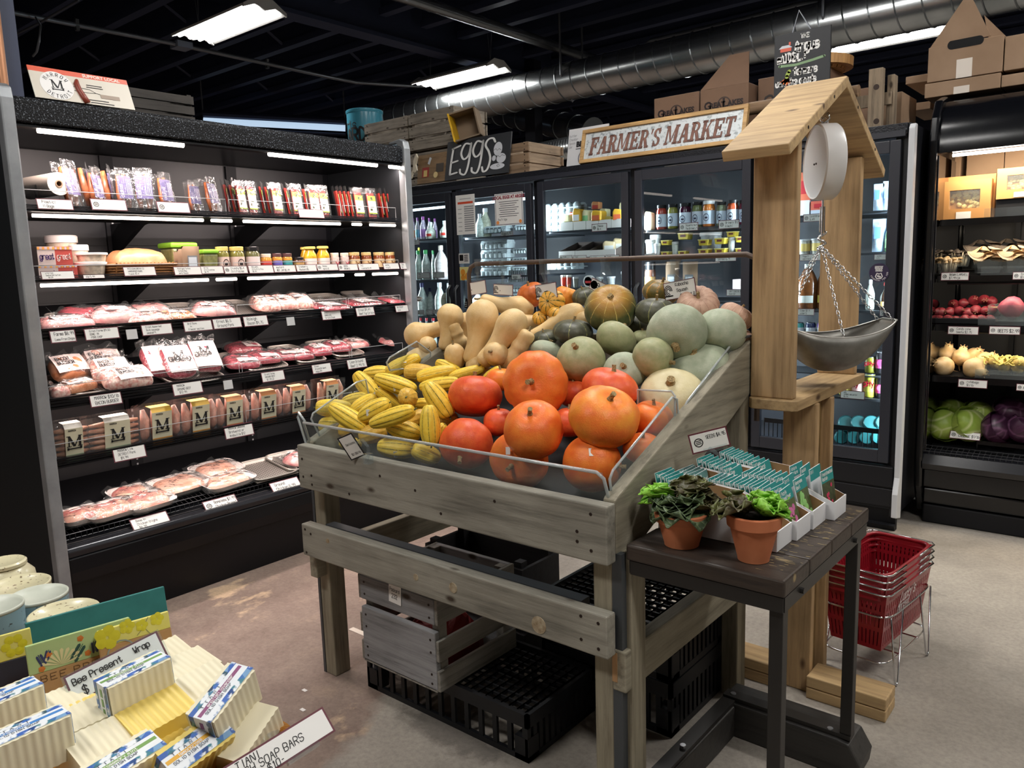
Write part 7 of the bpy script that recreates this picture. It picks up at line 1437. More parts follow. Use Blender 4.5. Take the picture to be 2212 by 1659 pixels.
KND={'op':(squash_kind(rib_surface(11,.05,.74,dim=.14),ORANGE),1),'os':(squash_kind(rib_surface(9,.02,.8,dim=.1,seed=3),ORANGE),1),'or':(squash_kind(rib_surface(8,.025,.84,dim=.08,seed=4,wob=.03),ORED),1),'oy':(squash_kind(rib_surface(10,.035,.76,dim=.12,seed=6),OYEL),1),
 'de':(squash_kind(rib_surface(10,.07,2.05,pw=.62,dim=.06,seed=2,wob=.03,egg=.05,sharp=.7),DELI,60,34,(STG,.8,.1,.22)),2.05),'dp':(squash_kind(rib_surface(10,.07,1.75,pw=.62,dim=.06,seed=8,wob=.03,egg=-.04,sharp=.7),DELI2,60,34,(STG,.8,.1,.2)),1.75),
 'bu':(squash_kind(butternut(BUTT),BUTT,36,50,(STT,.65,.06,.2)),1),'bl':(squash_kind(butternut(BUTT,.5,.4),BUTT,36,50,(STT,.65,-.06,.2)),1),'br':(squash_kind(rib_surface(8,.02,1.1,dim=.05,seed=5),BUTT,stem=(STT,1.1,.1,.3)),1),
 'kg':(squash_kind(rib_surface(11,.03,.82,dim=.1,seed=1),KABG,stem=(STEM,1.1,.02,.06)),1),'kd':(squash_kind(rib_surface(7,.03,.66,dim=.08,seed=1),KABD,stem=(STEM,.6)),1),'gr':(squash_kind(rib_surface(12,.02,.82,dim=.09,seed=7),GREYS,stem=(STEM,1.2,.06,.2)),1),
 'gg':(squash_kind(rib_surface(8,.012,.88,dim=.06,seed=9),GREYG,stem=(STEM,1.1,.04,.2)),1),'pa':(squash_kind(rib_surface(10,.02,.72,dim=.1,seed=7),PALE,stem=(STEM,1.3,.03,.2)),1),'pk':(squash_kind(rib_surface(14,.08,.62,dim=.2,seed=4),PINKP,stem=(STEM,.8)),1),
 'ca':(squash_kind(rib_surface(10,.09,.84,dim=.12,seed=5),CARN,stem=(STG,.7)),1),'ha':(squash_kind(rib_surface(12,.06,.8,dim=.14,seed=5),HARV),1),'go':(squash_kind(rib_surface(12,.05,.85,dim=.12,seed=2),GOLDP),1),'ac':(squash_kind(rib_surface(10,.06,.72,dim=.1,seed=3),ACORN),1)}
def onbed(px,py,h):
    d=RT*((px-1106)/FPX)+DN*((py-829.5)/FPX)+fw; t=(.735-.405*1.53+h-CAMZ)/(d.z-.405*d.y); return V((0,0,CAMZ))+d*t
HF=V((fw.x,fw.y,0)).normalized(); HR=V((HF.y,-HF.x,0))
def place(kind,px,py,wpx,ax,h,label,grp,nm='squash',cat='squash',sq=1,roll=None,sticker=None,Lpx=None):
    """fruit centred on photo pixel (px,py), h above the bed; ax = stem direction as (right, up, toward camera)"""
    P=onbed(px,py,h); b,fl=KND[kind]; r=pxm(wpx,P)/2
    A=(HR*ax[0]+V((0,0,1))*ax[1]-HF*ax[2]).normalized(); q=V((0,0,1)).rotation_difference(A); rl=roll if roll is not None else (px*7+py)%6.28
    M=q.to_matrix().to_4x4()@Mx.Rotation(rl,4,'Z'); kz=(pxm(Lpx,P)/2/fl/r) if Lpx else sq
    t=good(kind,b,nm,P,label,cat,grp,rot=M.to_euler(),sc=(r,r,r*kz))
    if sticker:
        S_=V(sticker).normalized(); S_=(HR*S_.x+V((0,0,1))*S_.y-HF*S_.z);
        hit=P+S_*r*.99; F=frame(hit,HR,S_.cross(HR)); loc=M.inverted().to_3x3()
        mb=MB().boxc((0,0,0),(.012,.022,.0008),F); inv=(Mx.Translation(P)@M@Mx.Diagonal((r,r,r*kz,1))).inverted(); mb.v=[inv@p for p in mb.v]; obj('sticker',mb,WHITE,t,local=True)
    return t
G='orange pumpkins on the stand'
PK_=[('op',1157,829,146,(-.25,.25,.9),.20,'largest ribbed orange pumpkin, stem facing forward, at the top of the orange heap',.92),('or',1025,856,122,(.05,.95,-.35),.15,'smooth red-orange pumpkin beside the yellow delicata, upper left of the heap',.86),('os',1153,928,132,(-.15,.78,.6),.19,'round orange pumpkin resting over the centre of the clear front guard',1.1),
 ('oy',1305,900,154,(.2,.82,.5),.20,'large orange pumpkin with a yellow side, right of centre',1.0),('or',1007,958,115,(-.25,-.45,.85),.09,'red pumpkin at the front left of the orange heap, stem low behind the guard',1.05),('os',1121,993,130,(-.4,-.1,.9),.09,'orange pumpkin behind the guard with a long drooping stem',.9),
 ('os',1279,1002,122,(.8,.02,.45),.085,'widest orange pumpkin low in the right front corner, stem to the right',1.3),('or',1317,838,122,(.2,.85,.1),.17,'flattened red-orange pumpkin with a crease at the back right of the heap',.82),('os',1408,905,94,(.1,.95,.2),.10,'orange pumpkin half behind the right guard',1.0),
 ('oy',1081,820,66,(0,1,0),.12,'small yellow-orange pumpkin peeking out left of the largest one',1),('or',1078,912,72,(0,1,0),.09,'dark red pumpkin in the gap between the left pumpkins',1),('or',1230,912,76,(0,1,0),.09,'dark red pumpkin in the gap left of the yellow-sided one',1),('or',1238,850,70,(0,1,0),.11,'small dark pumpkin in shade right of the largest one',1),('os',1388,968,84,(0,1,.3),.09,'orange pumpkin low behind the right guard',.9)]
for k,x,y,w_,ax,h,lab,sq in PK_:place(k,x,y,w_,ax,h,lab,G,'pumpkin','pumpkin',sq,sticker={(1279,1002):(-.1,.6,.75),(1121,993):(-.35,.5,.78)}.get((x,y)))
def ang(a,tw=.15):a=math.radians(a); return (math.cos(a),-math.sin(a),tw)
DL=[(721,881,78,38,4,.16,'delicata at the far left of the top layer'),(752,902,98,42,33,.16,'delicata with an orange scar leaning over the left of the guard'),(766,864,60,30,-12,.12,'small delicata behind the far left one'),(786,873,64,34,-32,.14,'delicata tilted up between two others at the left'),(809,886,78,42,-26,.17,'plump delicata with a white sticker, left of centre'),
 (847,901,108,40,-18,.19,'long delicata with one broad green stripe in the centre front'),(840,861,66,28,42,.12,'slim delicata sloping down in the middle'),(791,834,76,40,52,.14,'delicata standing diagonally at the left rear'),(813,806,60,33,-4,.12,'delicata at the left back of the yellow heap'),(871,789,82,36,-24,.15,'topmost delicata, green stem pointing left, tilted up'),
 (854,830,98,40,19,.17,'delicata with thick dark stripes and a sticker in the centre'),(906,805,68,40,2,.13,'pale striped delicata with its end facing out at the back'),(943,807,88,34,-10,.15,'delicata left of the pumpkins in the upper row'),(968,794,60,27,26,.12,'small delicata with a dark stem just below the butternut'),(949,831,90,34,-7,.14,'delicata under the pale one next to the red-orange pumpkin'),
 (1008,806,84,27,-13,.12,'slim delicata lying above the red-orange pumpkin'),(946,864,92,50,56,.18,'fat delicata leaning against the red-orange pumpkin'),(929,919,90,46,88,.17,'upright delicata over the clear guard'),(896,904,56,34,-20,.11,'dull delicata in shade below the round one'),(725,922,76,46,8,.10,'delicata behind the guard at the left'),
 (712,951,56,30,5,.06,'small delicata at the bottom left corner of the guard'),(805,937,62,42,-15,.10,'delicata behind the guard under the long green-striped one'),(872,929,78,42,16,.12,'delicata with fine stripes right behind the guard, centre'),(857,967,86,48,5,.07,'big delicata at the bottom behind the guard, centre'),(921,980,66,42,26,.07,'delicata at the bottom behind the guard beside the red pumpkin'),
 (913,873,50,28,0,.11,'delicata almost hidden right of the round end-on one'),(963,907,56,34,-10,.09,'dull delicata squeezed below the fat leaning one'),(757,957,50,28,10,.06,'delicata hidden behind the price card on the guard'),(1063,807,46,20,-32,.12,'thin yellow delicata tip between the butternut and the largest pumpkin'),(948,936,50,26,-55,.10,'brownish delicata beside the upright one')]
for i,(x,y,L_,w_,a,h,lab) in enumerate(DL):place('dp' if i in (11,18,26,21) else 'de',x,y,w_,ang(a if i%3 else a+180),h,lab,'yellow delicata squash on the stand','delicata_squash','squash',Lpx=L_,sticker={4:(-.5,-.1,.8),10:(.1,-.3,.9),9:(.3,.6,.6),23:(0,-.4,.9)}.get(i))
place('dp',881,859,44,(.05,.2,.95),.17,'round delicata seen end-on in the middle of the yellow heap','yellow delicata squash on the stand','delicata_squash','squash',1)
def bnut(kind,bx,by,br,nx,ny,h,lab,tw=.1):
    dx,dy=nx-bx,ny-by; d=math.hypot(dx,dy); Lp=(d+br*1.0)/1.32 if d>1 else br*2; ux,uy=dx/d,dy/d
    cx,cy=bx+ux*(Lp*.5-br*.55)*1.0,by+uy*(Lp*.5-br*.55)*1.0; half=(d+br*1.45)/2
    cx,cy=bx+ux*(half-br*.95),by+uy*(half-br*.95)
    P=onbed(cx,cy,h); b,fl=KND[kind]; s=pxm(half,P); rr=pxm(br,P)/({'bu':.62,'bl':.5}[kind]); A=(HR*ux-V((0,0,1))*uy-HF*tw).normalized(); M=V((0,0,1)).rotation_difference(A).to_matrix().to_4x4()@Mx.Rotation((bx*3+by)%6.28,4,'Z')
    good(kind,b,'butternut_squash',P,lab,'squash','butternut squash on the stand',rot=M.to_euler(),sc=(rr,rr,s))
for args in (('bu',899,722,28,955,711,.16,'butternut at the far left with its round end facing out'),('bu',975,684,29,961,742,.19,'mottled butternut standing neck down at the left'),('bl',996,742,17,980,704,.15,'narrow butternut behind the small stemmed one'),('bu',1047,682,36,1018,768,.21,'largest butternut leaning neck down in the centre'),
    ('bu',1112,700,33,1046,772,.20,'big butternut slanting down to the left, right of centre'),('bu',1128,671,27,1050,648,.19,'butternut lying on top of the others'),('bl',1102,782,22,1138,724,.15,'cylindrical butternut standing next to the grey squash'),('bl',900,775,24,970,770,.08,'butternut lying under the left ones behind the delicata'),('bu',1240,678,26,1150,728,.14,'long butternut pointing down left behind the dark squash'),
    ('bu',1012,700,26,995,740,.13,'butternut in shade behind the two tall ones'),('bl',1100,752,20,1092,790,.12,'butternut in the gap behind the cylindrical one'),('bl',1050,806,16,1085,808,.08,'butternut low behind the largest pumpkin'),('bu',1262,692,20,1248,720,.13,'pinkish butternut end below the big kabocha'),('bu',1128,700,22,1180,690,.11,'butternut hidden behind the slanting one')):bnut(*args)
Gb='butternut squash on the stand'
place('br',924,746,39,(.15,-.1,.95),.13,'small butternut with its neck and stem facing the front',Gb,'butternut_squash',sq=1.1); place('br',983,770,46,(-.1,.95,.2),.14,'small stemmed butternut standing upright above the delicata',Gb,'butternut_squash',sq=1.15); place('br',1072,765,54,(-.35,.3,.85),.16,'round butternut with a dry stem facing forward',Gb,'butternut_squash'); place('br',1031,790,50,(.3,-.2,.8),.10,'round butternut end low in the centre',Gb,'butternut_squash')
Gk='winter squash at the back of the stand'
for k,x,y,w_,ax,h,lab,sq in (('kg',1319,667,112,(-.1,.66,.72),.22,'big green kabocha with pale radiating lines and a golden crown',1.02),('kd',1417,674,90,(.05,.98,.15),.19,'flat dark kabocha right of the big one',1),('kd',1238,717,90,(.05,.98,.1),.17,'dark green kabocha with yellowish stripes left of the olive one',.9),('kd',1177,731,58,(-.2,.9,.2),.13,'small dark grey squash beside the cylindrical butternut',.9),
    ('gg',1331,733,92,(.5,.7,-.3),.18,'olive green smooth squash in front of the big kabocha',.85),('gg',1255,777,104,(-.3,.68,.65),.19,'round grey-green squash with a stubby stem above the orange heap',1.02),('gr',1183,761,78,(.3,.8,-.2),.12,'pale grey squash half hidden behind the largest orange pumpkin',.75),('gr',1348,804,92,(-.15,.5,.85),.15,'grey squash with a tan patch behind the creased pumpkin',.95),
    ('gg',1410,772,86,(.75,-.2,.5),.18,'tilted oval grey-green squash in the centre right',1.15),('gr',1463,718,130,(-.25,-.5,.8),.21,'largest grey squash, stem pointing down to the front',1.0),('gr',1557,716,106,(.3,.6,-.5),.17,'mottled grey squash at the right behind the guard',1.05),('gr',1508,792,136,(-.35,.85,.3),.10,'wide grey squash low at the right with an orange spot',.72),
    ('pa',1452,857,140,(-.2,.78,.6),.09,'pale tan squash low at the right behind the guard',1.0),('pk',1508,656,92,(-.15,.72,.66),.20,'ribbed pink pumpkin at the back right',1),('pk',1590,683,76,(.5,.8,0),.17,'ribbed pink pumpkin hard against the right rail post',1.1),('pk',1600,731,62,(.2,.9,.2),.11,'pink pumpkin below the other by the rail post',1.1),
    ('ha',1149,637,66,(-.3,.85,.2),.19,'deep orange pumpkin behind the butternut tag',1),('go',1222,644,60,(.3,.9,0),.17,'golden orange pumpkin right of the butternut tag',1),('ca',1192,655,60,(-.4,.25,.85),.20,'green and orange striped carnival squash under the butternut tag',1.05),('ca',1206,677,46,(.2,.8,.3),.17,'small striped carnival squash below the other, right',.8),('ca',1166,687,34,(-.2,.6,.6),.16,'smallest striped carnival squash at the left',.9),
    ('kd',1262,640,56,(-.2,.8,.2),.18,'dark kabocha behind the big one, left',1),('ac',1428,631,80,(.1,.9,.2),.19,'green and orange squash behind the Kabocha tag',.9),('gg',1388,730,50,(0,1,0),.12,'small tan squash in the gap below the flat kabocha',.8),('kd',1370,705,70,(0,1,0),.11,'dark squash in shade behind the olive one',1),('gr',1420,815,60,(0,1,0),.08,'grey squash in shade below the tilted oval one',1)):
    place(k,x,y,w_,ax,h,lab,Gk if k not in ('pk','ha','go') else 'pumpkins at the back of the stand','pumpkin' if k in ('pk','ha','go') else ('kabocha_squash' if k[0]=='k' else ('carnival_squash' if k=='ca' else 'grey_squash')),'pumpkin' if k in ('pk','ha','go') else 'squash',sq)
# ---- hanging cards on the pipe rail
def hang(px,y0,x0,x1,ya,yb,rot,lines,lab,logo=0,blk=0):
    c=at(px,566,1,2.335); t=thing('hanging_tag',lab,'price tag',at((x0+x1)/2,yb,1,2.32),'cards clipped to the pipe rail'); Y=2.32
    obj('clip',MB().prism([(c.x-.011,c.z+.012),(c.x+.011,c.z+.012),(c.x+.007,c.z-.02),(c.x+.013,c.z-.045),(c.x-.013,c.z-.045),(c.x-.007,c.z-.02)],Y-.006,Y+.03,1),CLEAR,t)
    q=at((x0+x1)/2,(ya+yb)/2,1,Y); wd,ht=at(x1,620,1,Y).x-at(x0,620,1,Y).x,at(px,ya,1,Y).z-at(px,yb,1,Y).z
    obj('link',MB().tube([(c.x,Y,c.z-.04),((c.x+q.x)/2,Y,(c.z-.04+q.z+ht*.5)/2),(q.x,Y,q.z+ht*.5)],.006,6),CLEAR,t)
    T=frame(q,(math.cos(rot),-.0,math.sin(rot)),(-math.sin(rot),.0,math.cos(rot))); e=.0025
    obj('card',MB().mt(0).boxc((0,0,0),(wd,ht*.92,.0012),T).mt(1).boxc((0,0,.0004),(wd-2*e,ht*.92-2*e,.0012),T),[MAR,WHITE if not blk else WHITE],t); obj('jaw',MB().boxc((0,ht*.48,0),(wd*.6,.012,.006),T),CLEAR,t)
    im=MB(); lx=-wd*.45+(ht*.6 if logo else 0); n=len(lines)
    for i,s in enumerate(lines):
        h=ht*.9/(n+.6)*.62; k=min(1,(wd*.46-lx)/hwid(s,h)); hand(im,s,T@Mx.Translation((lx+i*.003,ht*(.2-.3*i) if n>1 else -ht*.12,.0014)),h*min(1,k*1.2),sx=.75*min(1,k),wd=h*.16)
    if logo:
        r=ht*.22
        if blk:im.lathe([(0,0),(r*1.5,0)],20,T@Mx.Translation((-wd*.28,0,.0014)))
        else:
            for rr in (1,.7,.4):pen(im,[V((-wd*.36+r*rr*math.cos(a*PI/6),r*rr*1.3*math.sin(a*PI/6),.0014)) for a in range(11)],r*.2,T)
            pen(im,[V((-wd*.36-r,-r*1.2,.0014)),V((-wd*.36+r,-r*1.2,.0014))],r*.3,T)
    if im.v:obj('lettering',im,INK,t)
hang(1036,570,1016,1050,606,637,.12,['.'],'blank white card on the pipe rail, furthest left'); hang(1090,570,1066,1108,613,639,-.05,['.'],'white card with a crest logo on the pipe rail, second from left',1)
hang(1176,568,1157,1203,611,647,.12,['BUTTERNUT $1.50'],'butternut price card on the pipe rail above the carnival squash',1); hang(1309,564,1274,1314,606,634,-.4,['Butt'],'slanted card with a round black logo, half behind the big kabocha',1,1)
hang(1460,558,1434,1503,604,646,.16,['Kabocha','Squash','  $2.00/LB'],'Kabocha Squash price card on the pipe rail',1)
c=at(759,965,1,1.45); up=V((.55,-.1,1)).normalized(); X=V((.35,-.9,.45)); ct=card_tag(c,V((.75,.45,.35)),V((-.1,-.5,1)),.05,.085,['Delicata','$2.00/lb'],'tilted card on a clear clip at the left of the front plank',hc=INK,bcol=INK,name='clip_card')
d=at(795,965,1,1.46); obj('clip',MB().tube([at(770,957,1,1.455),at(783,950,1,1.46),d,at(796,985,1,1.463),at(790,998,1,1.466)],.005,6).box(d.x-.01,d.x+.012,1.445,1.468,d.z-.05,d.z-.02),CLEAR,ct)
# ---- crates under the stand
BPL=mat('black_plastic',(18,19,23),.45,spec=.4)
def bread_tray(x0,x1,y0,y1,z0,z1,lab,grp):
    t=thing('bread_tray',lab,'plastic tray',((x0+x1)/2,(y0+y1)/2,z0),grp); h=z1-z0; w_=.012
    for nm,bx in (('wall',(x0,x1,y0,y0+w_)),('wall',(x0,x1,y1-w_,y1)),('wall',(x0,x0+w_,y0,y1)),('wall',(x1-w_,x1,y0,y1))):
        mb=MB().box(*bx,z1-h*.28,z1).box(*bx,z0,z0+h*.12); n_=12; dx=bx[1]-bx[0]; dy=bx[3]-bx[2]
        for k in range(n_+1):
            f=k/n_
            if dx>dy:mb.box(bx[0]+dx*f*.97,bx[0]+dx*f*.97+.016,bx[2]+.001,bx[3]-.001,z0+h*.1,z1-h*.26)
            else:mb.box(bx[0]+.001,bx[1]-.001,bx[2]+dy*f*.97,bx[2]+dy*f*.97+.016,z0+h*.1,z1-h*.26)
        obj(nm,mb,BPL,t)
    mb=MB(); nx,ny=int((x1-x0)/.03),int((y1-y0)/.03)
    for k in range(1,nx):x=x0+(x1-x0)*k/nx; mb.add([(x-.003,y0,z1-.012),(x+.003,y0,z1-.012),(x+.003,y1,z1-.012),(x-.003,y1,z1-.012)],[(0,1,2,3)]).box(x-.003,x+.003,y0+.01,y1-.01,z1-.02,z1-.012)
    for k in range(1,ny):y=y0+(y1-y0)*k/ny; mb.box(x0+.01,x1-.01,y-.003,y+.003,z1-.021,z1-.0125)
    obj('lattice',mb,BPL,t);
    for x in (x0,x1-.05):
        for y in (y0,y1-.05):obj('foot',MB().box(x,x+.05,y,y+.05,z0,z0+h*.5),BPL,t)
    return t
gb='black plastic trays under the stand'
c0=at(1142,1650,2,0); bread_tray(c0.x-.70,c0.x,c0.y,c0.y+.34,0,.145,'big black latticed tray on the floor under the stand',gb)
bread_tray(-1.51,-1.03,1.92,2.28,.002,.17,'lower black tray of the stack at the right rear under the stand',gb); bread_tray(-1.51,-1.03,1.92,2.28,.175,.345,'upper black tray of the stack at the right rear under the stand',gb)
p=at(945,1497,2,.147); q=at(783,1400,2,.147); LW2=wood('silver_crate',(150,150,152),(104,104,106),0,1.0,.75); LW3=wood('silver_crate_y',(140,136,128),(96,92,84),1,1.0,.75)
wc=thing('wooden_crate','silver-grey wooden crate with a small paper label, standing on the black tray under the stand','crate',(p.x-.15,p.y+.2,.147)); L0=p.x-.335
for z0,z1 in ((.15,.335),(.36,.44)):
    obj('end_board',MB().box(L0,p.x,p.y,p.y+.02,z0,z1),LW2,wc,bev=.003); obj('end_board',MB().box(L0,p.x,p.y+.34,p.y+.36,z0,z1),LW2,wc,bev=.003)
for z0,z1 in ((.15,.215),(.245,.31),(.36,.44)):
    for x in (L0-.012,p.x):obj('side_slat',MB().box(x,x+.012,p.y+.002,p.y+.36,z0,z1),LW3,wc,bev=.002)
for x in (L0,p.x-.03):
    for y in (p.y+.021,p.y+.309):obj('corner_post',MB().box(x,x+.03,y,y+.03,.15,.44),LW3,wc)
obj('bottom',MB().box(L0,p.x,p.y,p.y+.36,.147,.155),LW3,wc); nl=MB()
for z in (.17,.2,.27,.31,.38,.42):
    for x in (L0+.02,p.x-.02):nl.cyl((x,p.y-.001,z),(x,p.y+.002,z),.004,n=7)
obj('nails',nl,NAIL,wc); a=at(853,1284,1,p.y-.002); T=frame(a,(1,0,-.06),(.06,0,1)); obj('paper_label',MB().boxc((0,0,0),(.055,.06,.0008),T),WHITE,wc); im=MB(); hand(im,'Packard',T@Mx.Translation((-.022,.008,.001)),.011,sx=.62); hand(im,'232',T@Mx.Translation((-.014,-.014,.001)),.013); obj('lettering',im,INK,wc)
rd=obj('red_bag',slab(.22,.24,.12,.1,seed=9),mat('red_cloth',(150,34,34),.6)); rd.location=((L0+p.x)/2,p.y+.18,.158); tag(rd,'red bundle glimpsed through the slats of the silver crate','bag')
dk=thing('dark_crate','dark empty wooden crate under the middle of the stand','crate',(-1.88,2.09,.0)); DKW=wood('black_wood',(34,34,38),(20,20,24),0,1,.7,knots=False)
DX0,DX1,DY0,DY1=-2.12,-1.64,1.985,2.2
for z0,z1 in ((.01,.12),(.2,.36)):
    for y in (DY0,DY1-.014):obj('slat',MB().box(DX0,DX1,y,y+.014,z0,z1),DKW,dk)
    for x in (DX0,DX1-.014):obj('slat',MB().box(x,x+.014,DY0+.014,DY1-.014,z0,z1),DKW,dk)
for x in (DX0+.014,DX1-.046):
    for y in (DY0+.014,DY1-.046):obj('corner_post',MB().box(x,x+.032,y,y+.032,0,.38),DKW,dk)
obj('bottom',MB().box(DX0+.01,DX1-.01,DY0+.01,DY1-.01,.0,.012),DKW,dk)
# ==== hanging-scale stand, bench with seeds and lettuce, shopping baskets
BRW=wood('barn_board',(186,154,112),(148,118,82),2,.9,.65,dark=(84,58,34)); BRX=wood('barn_board_x',(190,160,116),(154,124,86),0,.9,.65,dark=(84,58,34)); BRY=wood('barn_board_y',(186,156,112),(150,120,82),1,.9,.65,dark=(84,58,34)); EDG=wood('cut_edge',(206,168,112),(170,130,80),2,1.5,.6,knots=False)
ss=thing('scale_stand','tall rustic wooden stand with a small roofed house for the hanging scale','stand',(-.85,2.52,0))
def plank(nm,bx,m_,edge=None,par=ss):
    o=obj(nm,MB().box(*bx),m_,par,bev=.004); return o
plank('upright',(-.95,-.82,2.27,2.302,.987,1.752),BRW); plank('upright',(-.95,-.82,2.868,2.90,.987,1.735),BRW)
pts=[(-.955+.02*(1-math.cos(k*PI/8)),2.245+.02*(1-math.sin(k*PI/8))) for k in range(5)]
obj('floor_board',MB().prism([(-.952,2.925),(-.952,2.265),(-.935,2.245),(-.815,2.245),(-.80,2.26),(-.80,2.925)],.955,.987,2),BRY,ss,bev=.003)
RX0,RX1=-.975,-.785; rg=(2.575,1.945)
for s,ye,ze in ((-1,2.105,1.70),(1,3.03,1.70)):
    dy,dz=rg[0]-ye,rg[1]-ze; L_=math.hypot(dy,dz); ny,nz=-dz/L_*.03*(1 if dy>0 else -1),abs(dy)/L_*.03
    a,b=(ye,ze),(rg[0],rg[1]-.002); off=(-.03*dz/L_*s*-1*-1,.03*abs(dy)/L_)
    q=[(ye,ze),(rg[0],rg[1]),(rg[0],rg[1]-.034),(ye+(-s)*.012,ze-.028)]
    rb=obj('roof_board',MB().prism(q,RX0,RX1,0),BRX if s<0 else BRX,ss,bev=.003); nl=MB()
    for f in (.3,.75):nl.cyl((RX1-.001,ye+dy*f,ze+dz*f-.017),(RX1+.001,ye+dy*f,ze+dz*f-.017),.005,n=8)
    obj('nail_holes',nl,NAIL,rb)
plank('pole_board',(-.90,-.795,2.41,2.44,0,.955),BRW); plank('pole_board',(-.90,-.795,2.55,2.58,0,.955),BRW); plank('pole_web',(-.86,-.825,2.44,2.55,0,.955),wood('rough_board',(150,120,72),(84,62,36),2,2.2,.8));
for x0,x1,y0,y1 in ((-.794,-.555,2.375,2.485),(-1.12,-.901,2.375,2.485)):
    for z0 in (0,.039):plank('foot_board',(x0,x1,y0,y1-.003*(z0>0),z0,z0+.037),BRX)
for z0 in (0,.039):plank('foot_board',(-.90,-.81,2.581,2.63,z0,z0+.037),BRY)
HX,HY=-.852,2.585; sc_=thing('hanging_scale','white dial scale with a dented metal pan on chains hanging in the wooden house','scale',(HX,HY,1.03)); PW=mat('white_enamel',(226,224,222),.3,coat=.4); DULL=mat('dull_zinc',(150,148,142),.45,.7,c2=(110,108,102),ns=9,bmp=.15)
def scurve(c,k): return [V((c.x,c.y,c.z))+V((k*x*.8,0,k*z)) for x,z in ((.3,1.35),(-.2,1.6),(-.55,1.25),(-.3,.8),(.2,.45),(.45,.1),(.35,-.45),(0,-.62),(-.35,-.4),(-.42,0),(-.1,.25))]
obj('hook',MB().tube([HX*V((1,0,0))+V((0,HY,1.908)),V((HX+.012,HY,1.9)),V((HX+.016,HY,1.88)),V((HX+.004,HY,1.862)),V((HX-.012,HY,1.846)),V((HX-.012,HY,1.826)),V((HX,HY,1.818)),V((HX+.012,HY,1.828)),V((HX+.008,HY,1.846))],.0045,8),CHROME,sc_,smooth=180)
n=V((-.80,-.60,0)).normalized(); cz=1.697; r=.117; T=frame((HX,HY,cz),V((.6,-.8,0)),(0,0,1)); zz=T.to_3x3()@V((0,0,1))
if zz.dot(n)<0:T=frame((HX,HY,cz),V((-.6,.8,0)),(0,0,1))
obj('dial_body',MB().lathe([(0,-.032),(r*.96,-.032),(r,-.026),(r,.026),(r*.96,.03),(r*.93,.027),(0,.026)],48,T),PW,sc_,smooth=40)
sw=MB()
for x in (-.008,.010):sw.cyl(T@V((x,-.005,.025)),T@V((x,-.005,.029)),.003,n=8)
obj('screws',sw,NAIL,sc_); obj('top_eye',MB().tube([(HX-.008,HY,cz+r-.002),(HX-.01,HY,cz+r+.012),(HX,HY,cz+r+.02),(HX+.01,HY,cz+r+.012),(HX+.008,HY,cz+r-.002)],.003,6),CHROME,sc_,smooth=180)
obj('rod',MB().cyl((HX,HY,cz-r-.11),(HX,HY,cz-r+.003),.0035,n=8).tube([(HX-.007,HY,cz-r-.1),(HX-.006,HY,cz-r-.02),(HX+.006,HY,cz-r-.02),(HX+.007,HY,cz-r-.1)],.0022,6),CHROME,sc_)
sp=MB(); z0=cz-r-.10
sp.tube([(HX+.012*math.cos(k*.8),HY+.012*math.sin(k*.8),z0-k*.0042) for k in range(16)],.004,6); obj('swivel',sp,CHROME,sc_,smooth=180)
zt=z0-.065
PCX,PCY,PZ=HX+.045,HY-.02,1.155; pl,pw,pd=.185,.105,.115
u=HR.copy(); v_=V((-u.y,u.x,0))
def pan(a,b):
    x=(a-.5)*2; th=(b-.5)*PI; wdt=(1-abs(x)**3.2*.55)*pw; z=-pd*(1-abs(x)**2.4)*max(0,math.cos(th))**.75+.045*abs(x)**2.2-.0; return V((PCX,PCY,PZ))+u*(x*pl)+v_*(wdt*math.sin(th))+V((0,0,z))
pn=obj('pan',MB().surf(pan,40,20),DULL,sc_,smooth=180); sd_=pn.modifiers.new('sheet','SOLIDIFY'); sd_.thickness=.0018
obj('pan_rim',MB().tube([pan(i/40,0) for i in range(41)]+[pan(1,j/10) for j in range(1,11)]+[pan(1-i/40,1) for i in range(1,41)]+[pan(0,1-j/10) for j in range(1,10)],.0026,6,closed=True),mat('pan_edge',(190,188,182),.35,.8),sc_,smooth=180)
def chain(a,b,n_):
    mb=MB(); a,b=V(a),V(b); d=(b-a).normalized(); p=d.orthogonal().normalized(); q=d.cross(p); L_=(b-a).length/n_
    for k in range(n_):
        c=a.lerp(b,(k+.5)/n_); e=p if k%2 else q; mb.tube([c+d*(L_*.62*math.cos(t_*PI/4))+e*(.0048*math.sin(t_*PI/4)) for t_ in range(8)],.0014,5,closed=True)
    return mb
for e in (pan(.97,.0),pan(.97,1.),pan(.03,.0),pan(.03,1.)):obj('chain',chain((HX,HY,zt+.02),e,26),CHROME,sc_,smooth=180)
obj('chain',chain((HX,HY,zt+.02),pan(.5,0.02),22),CHROME,sc_,smooth=180)
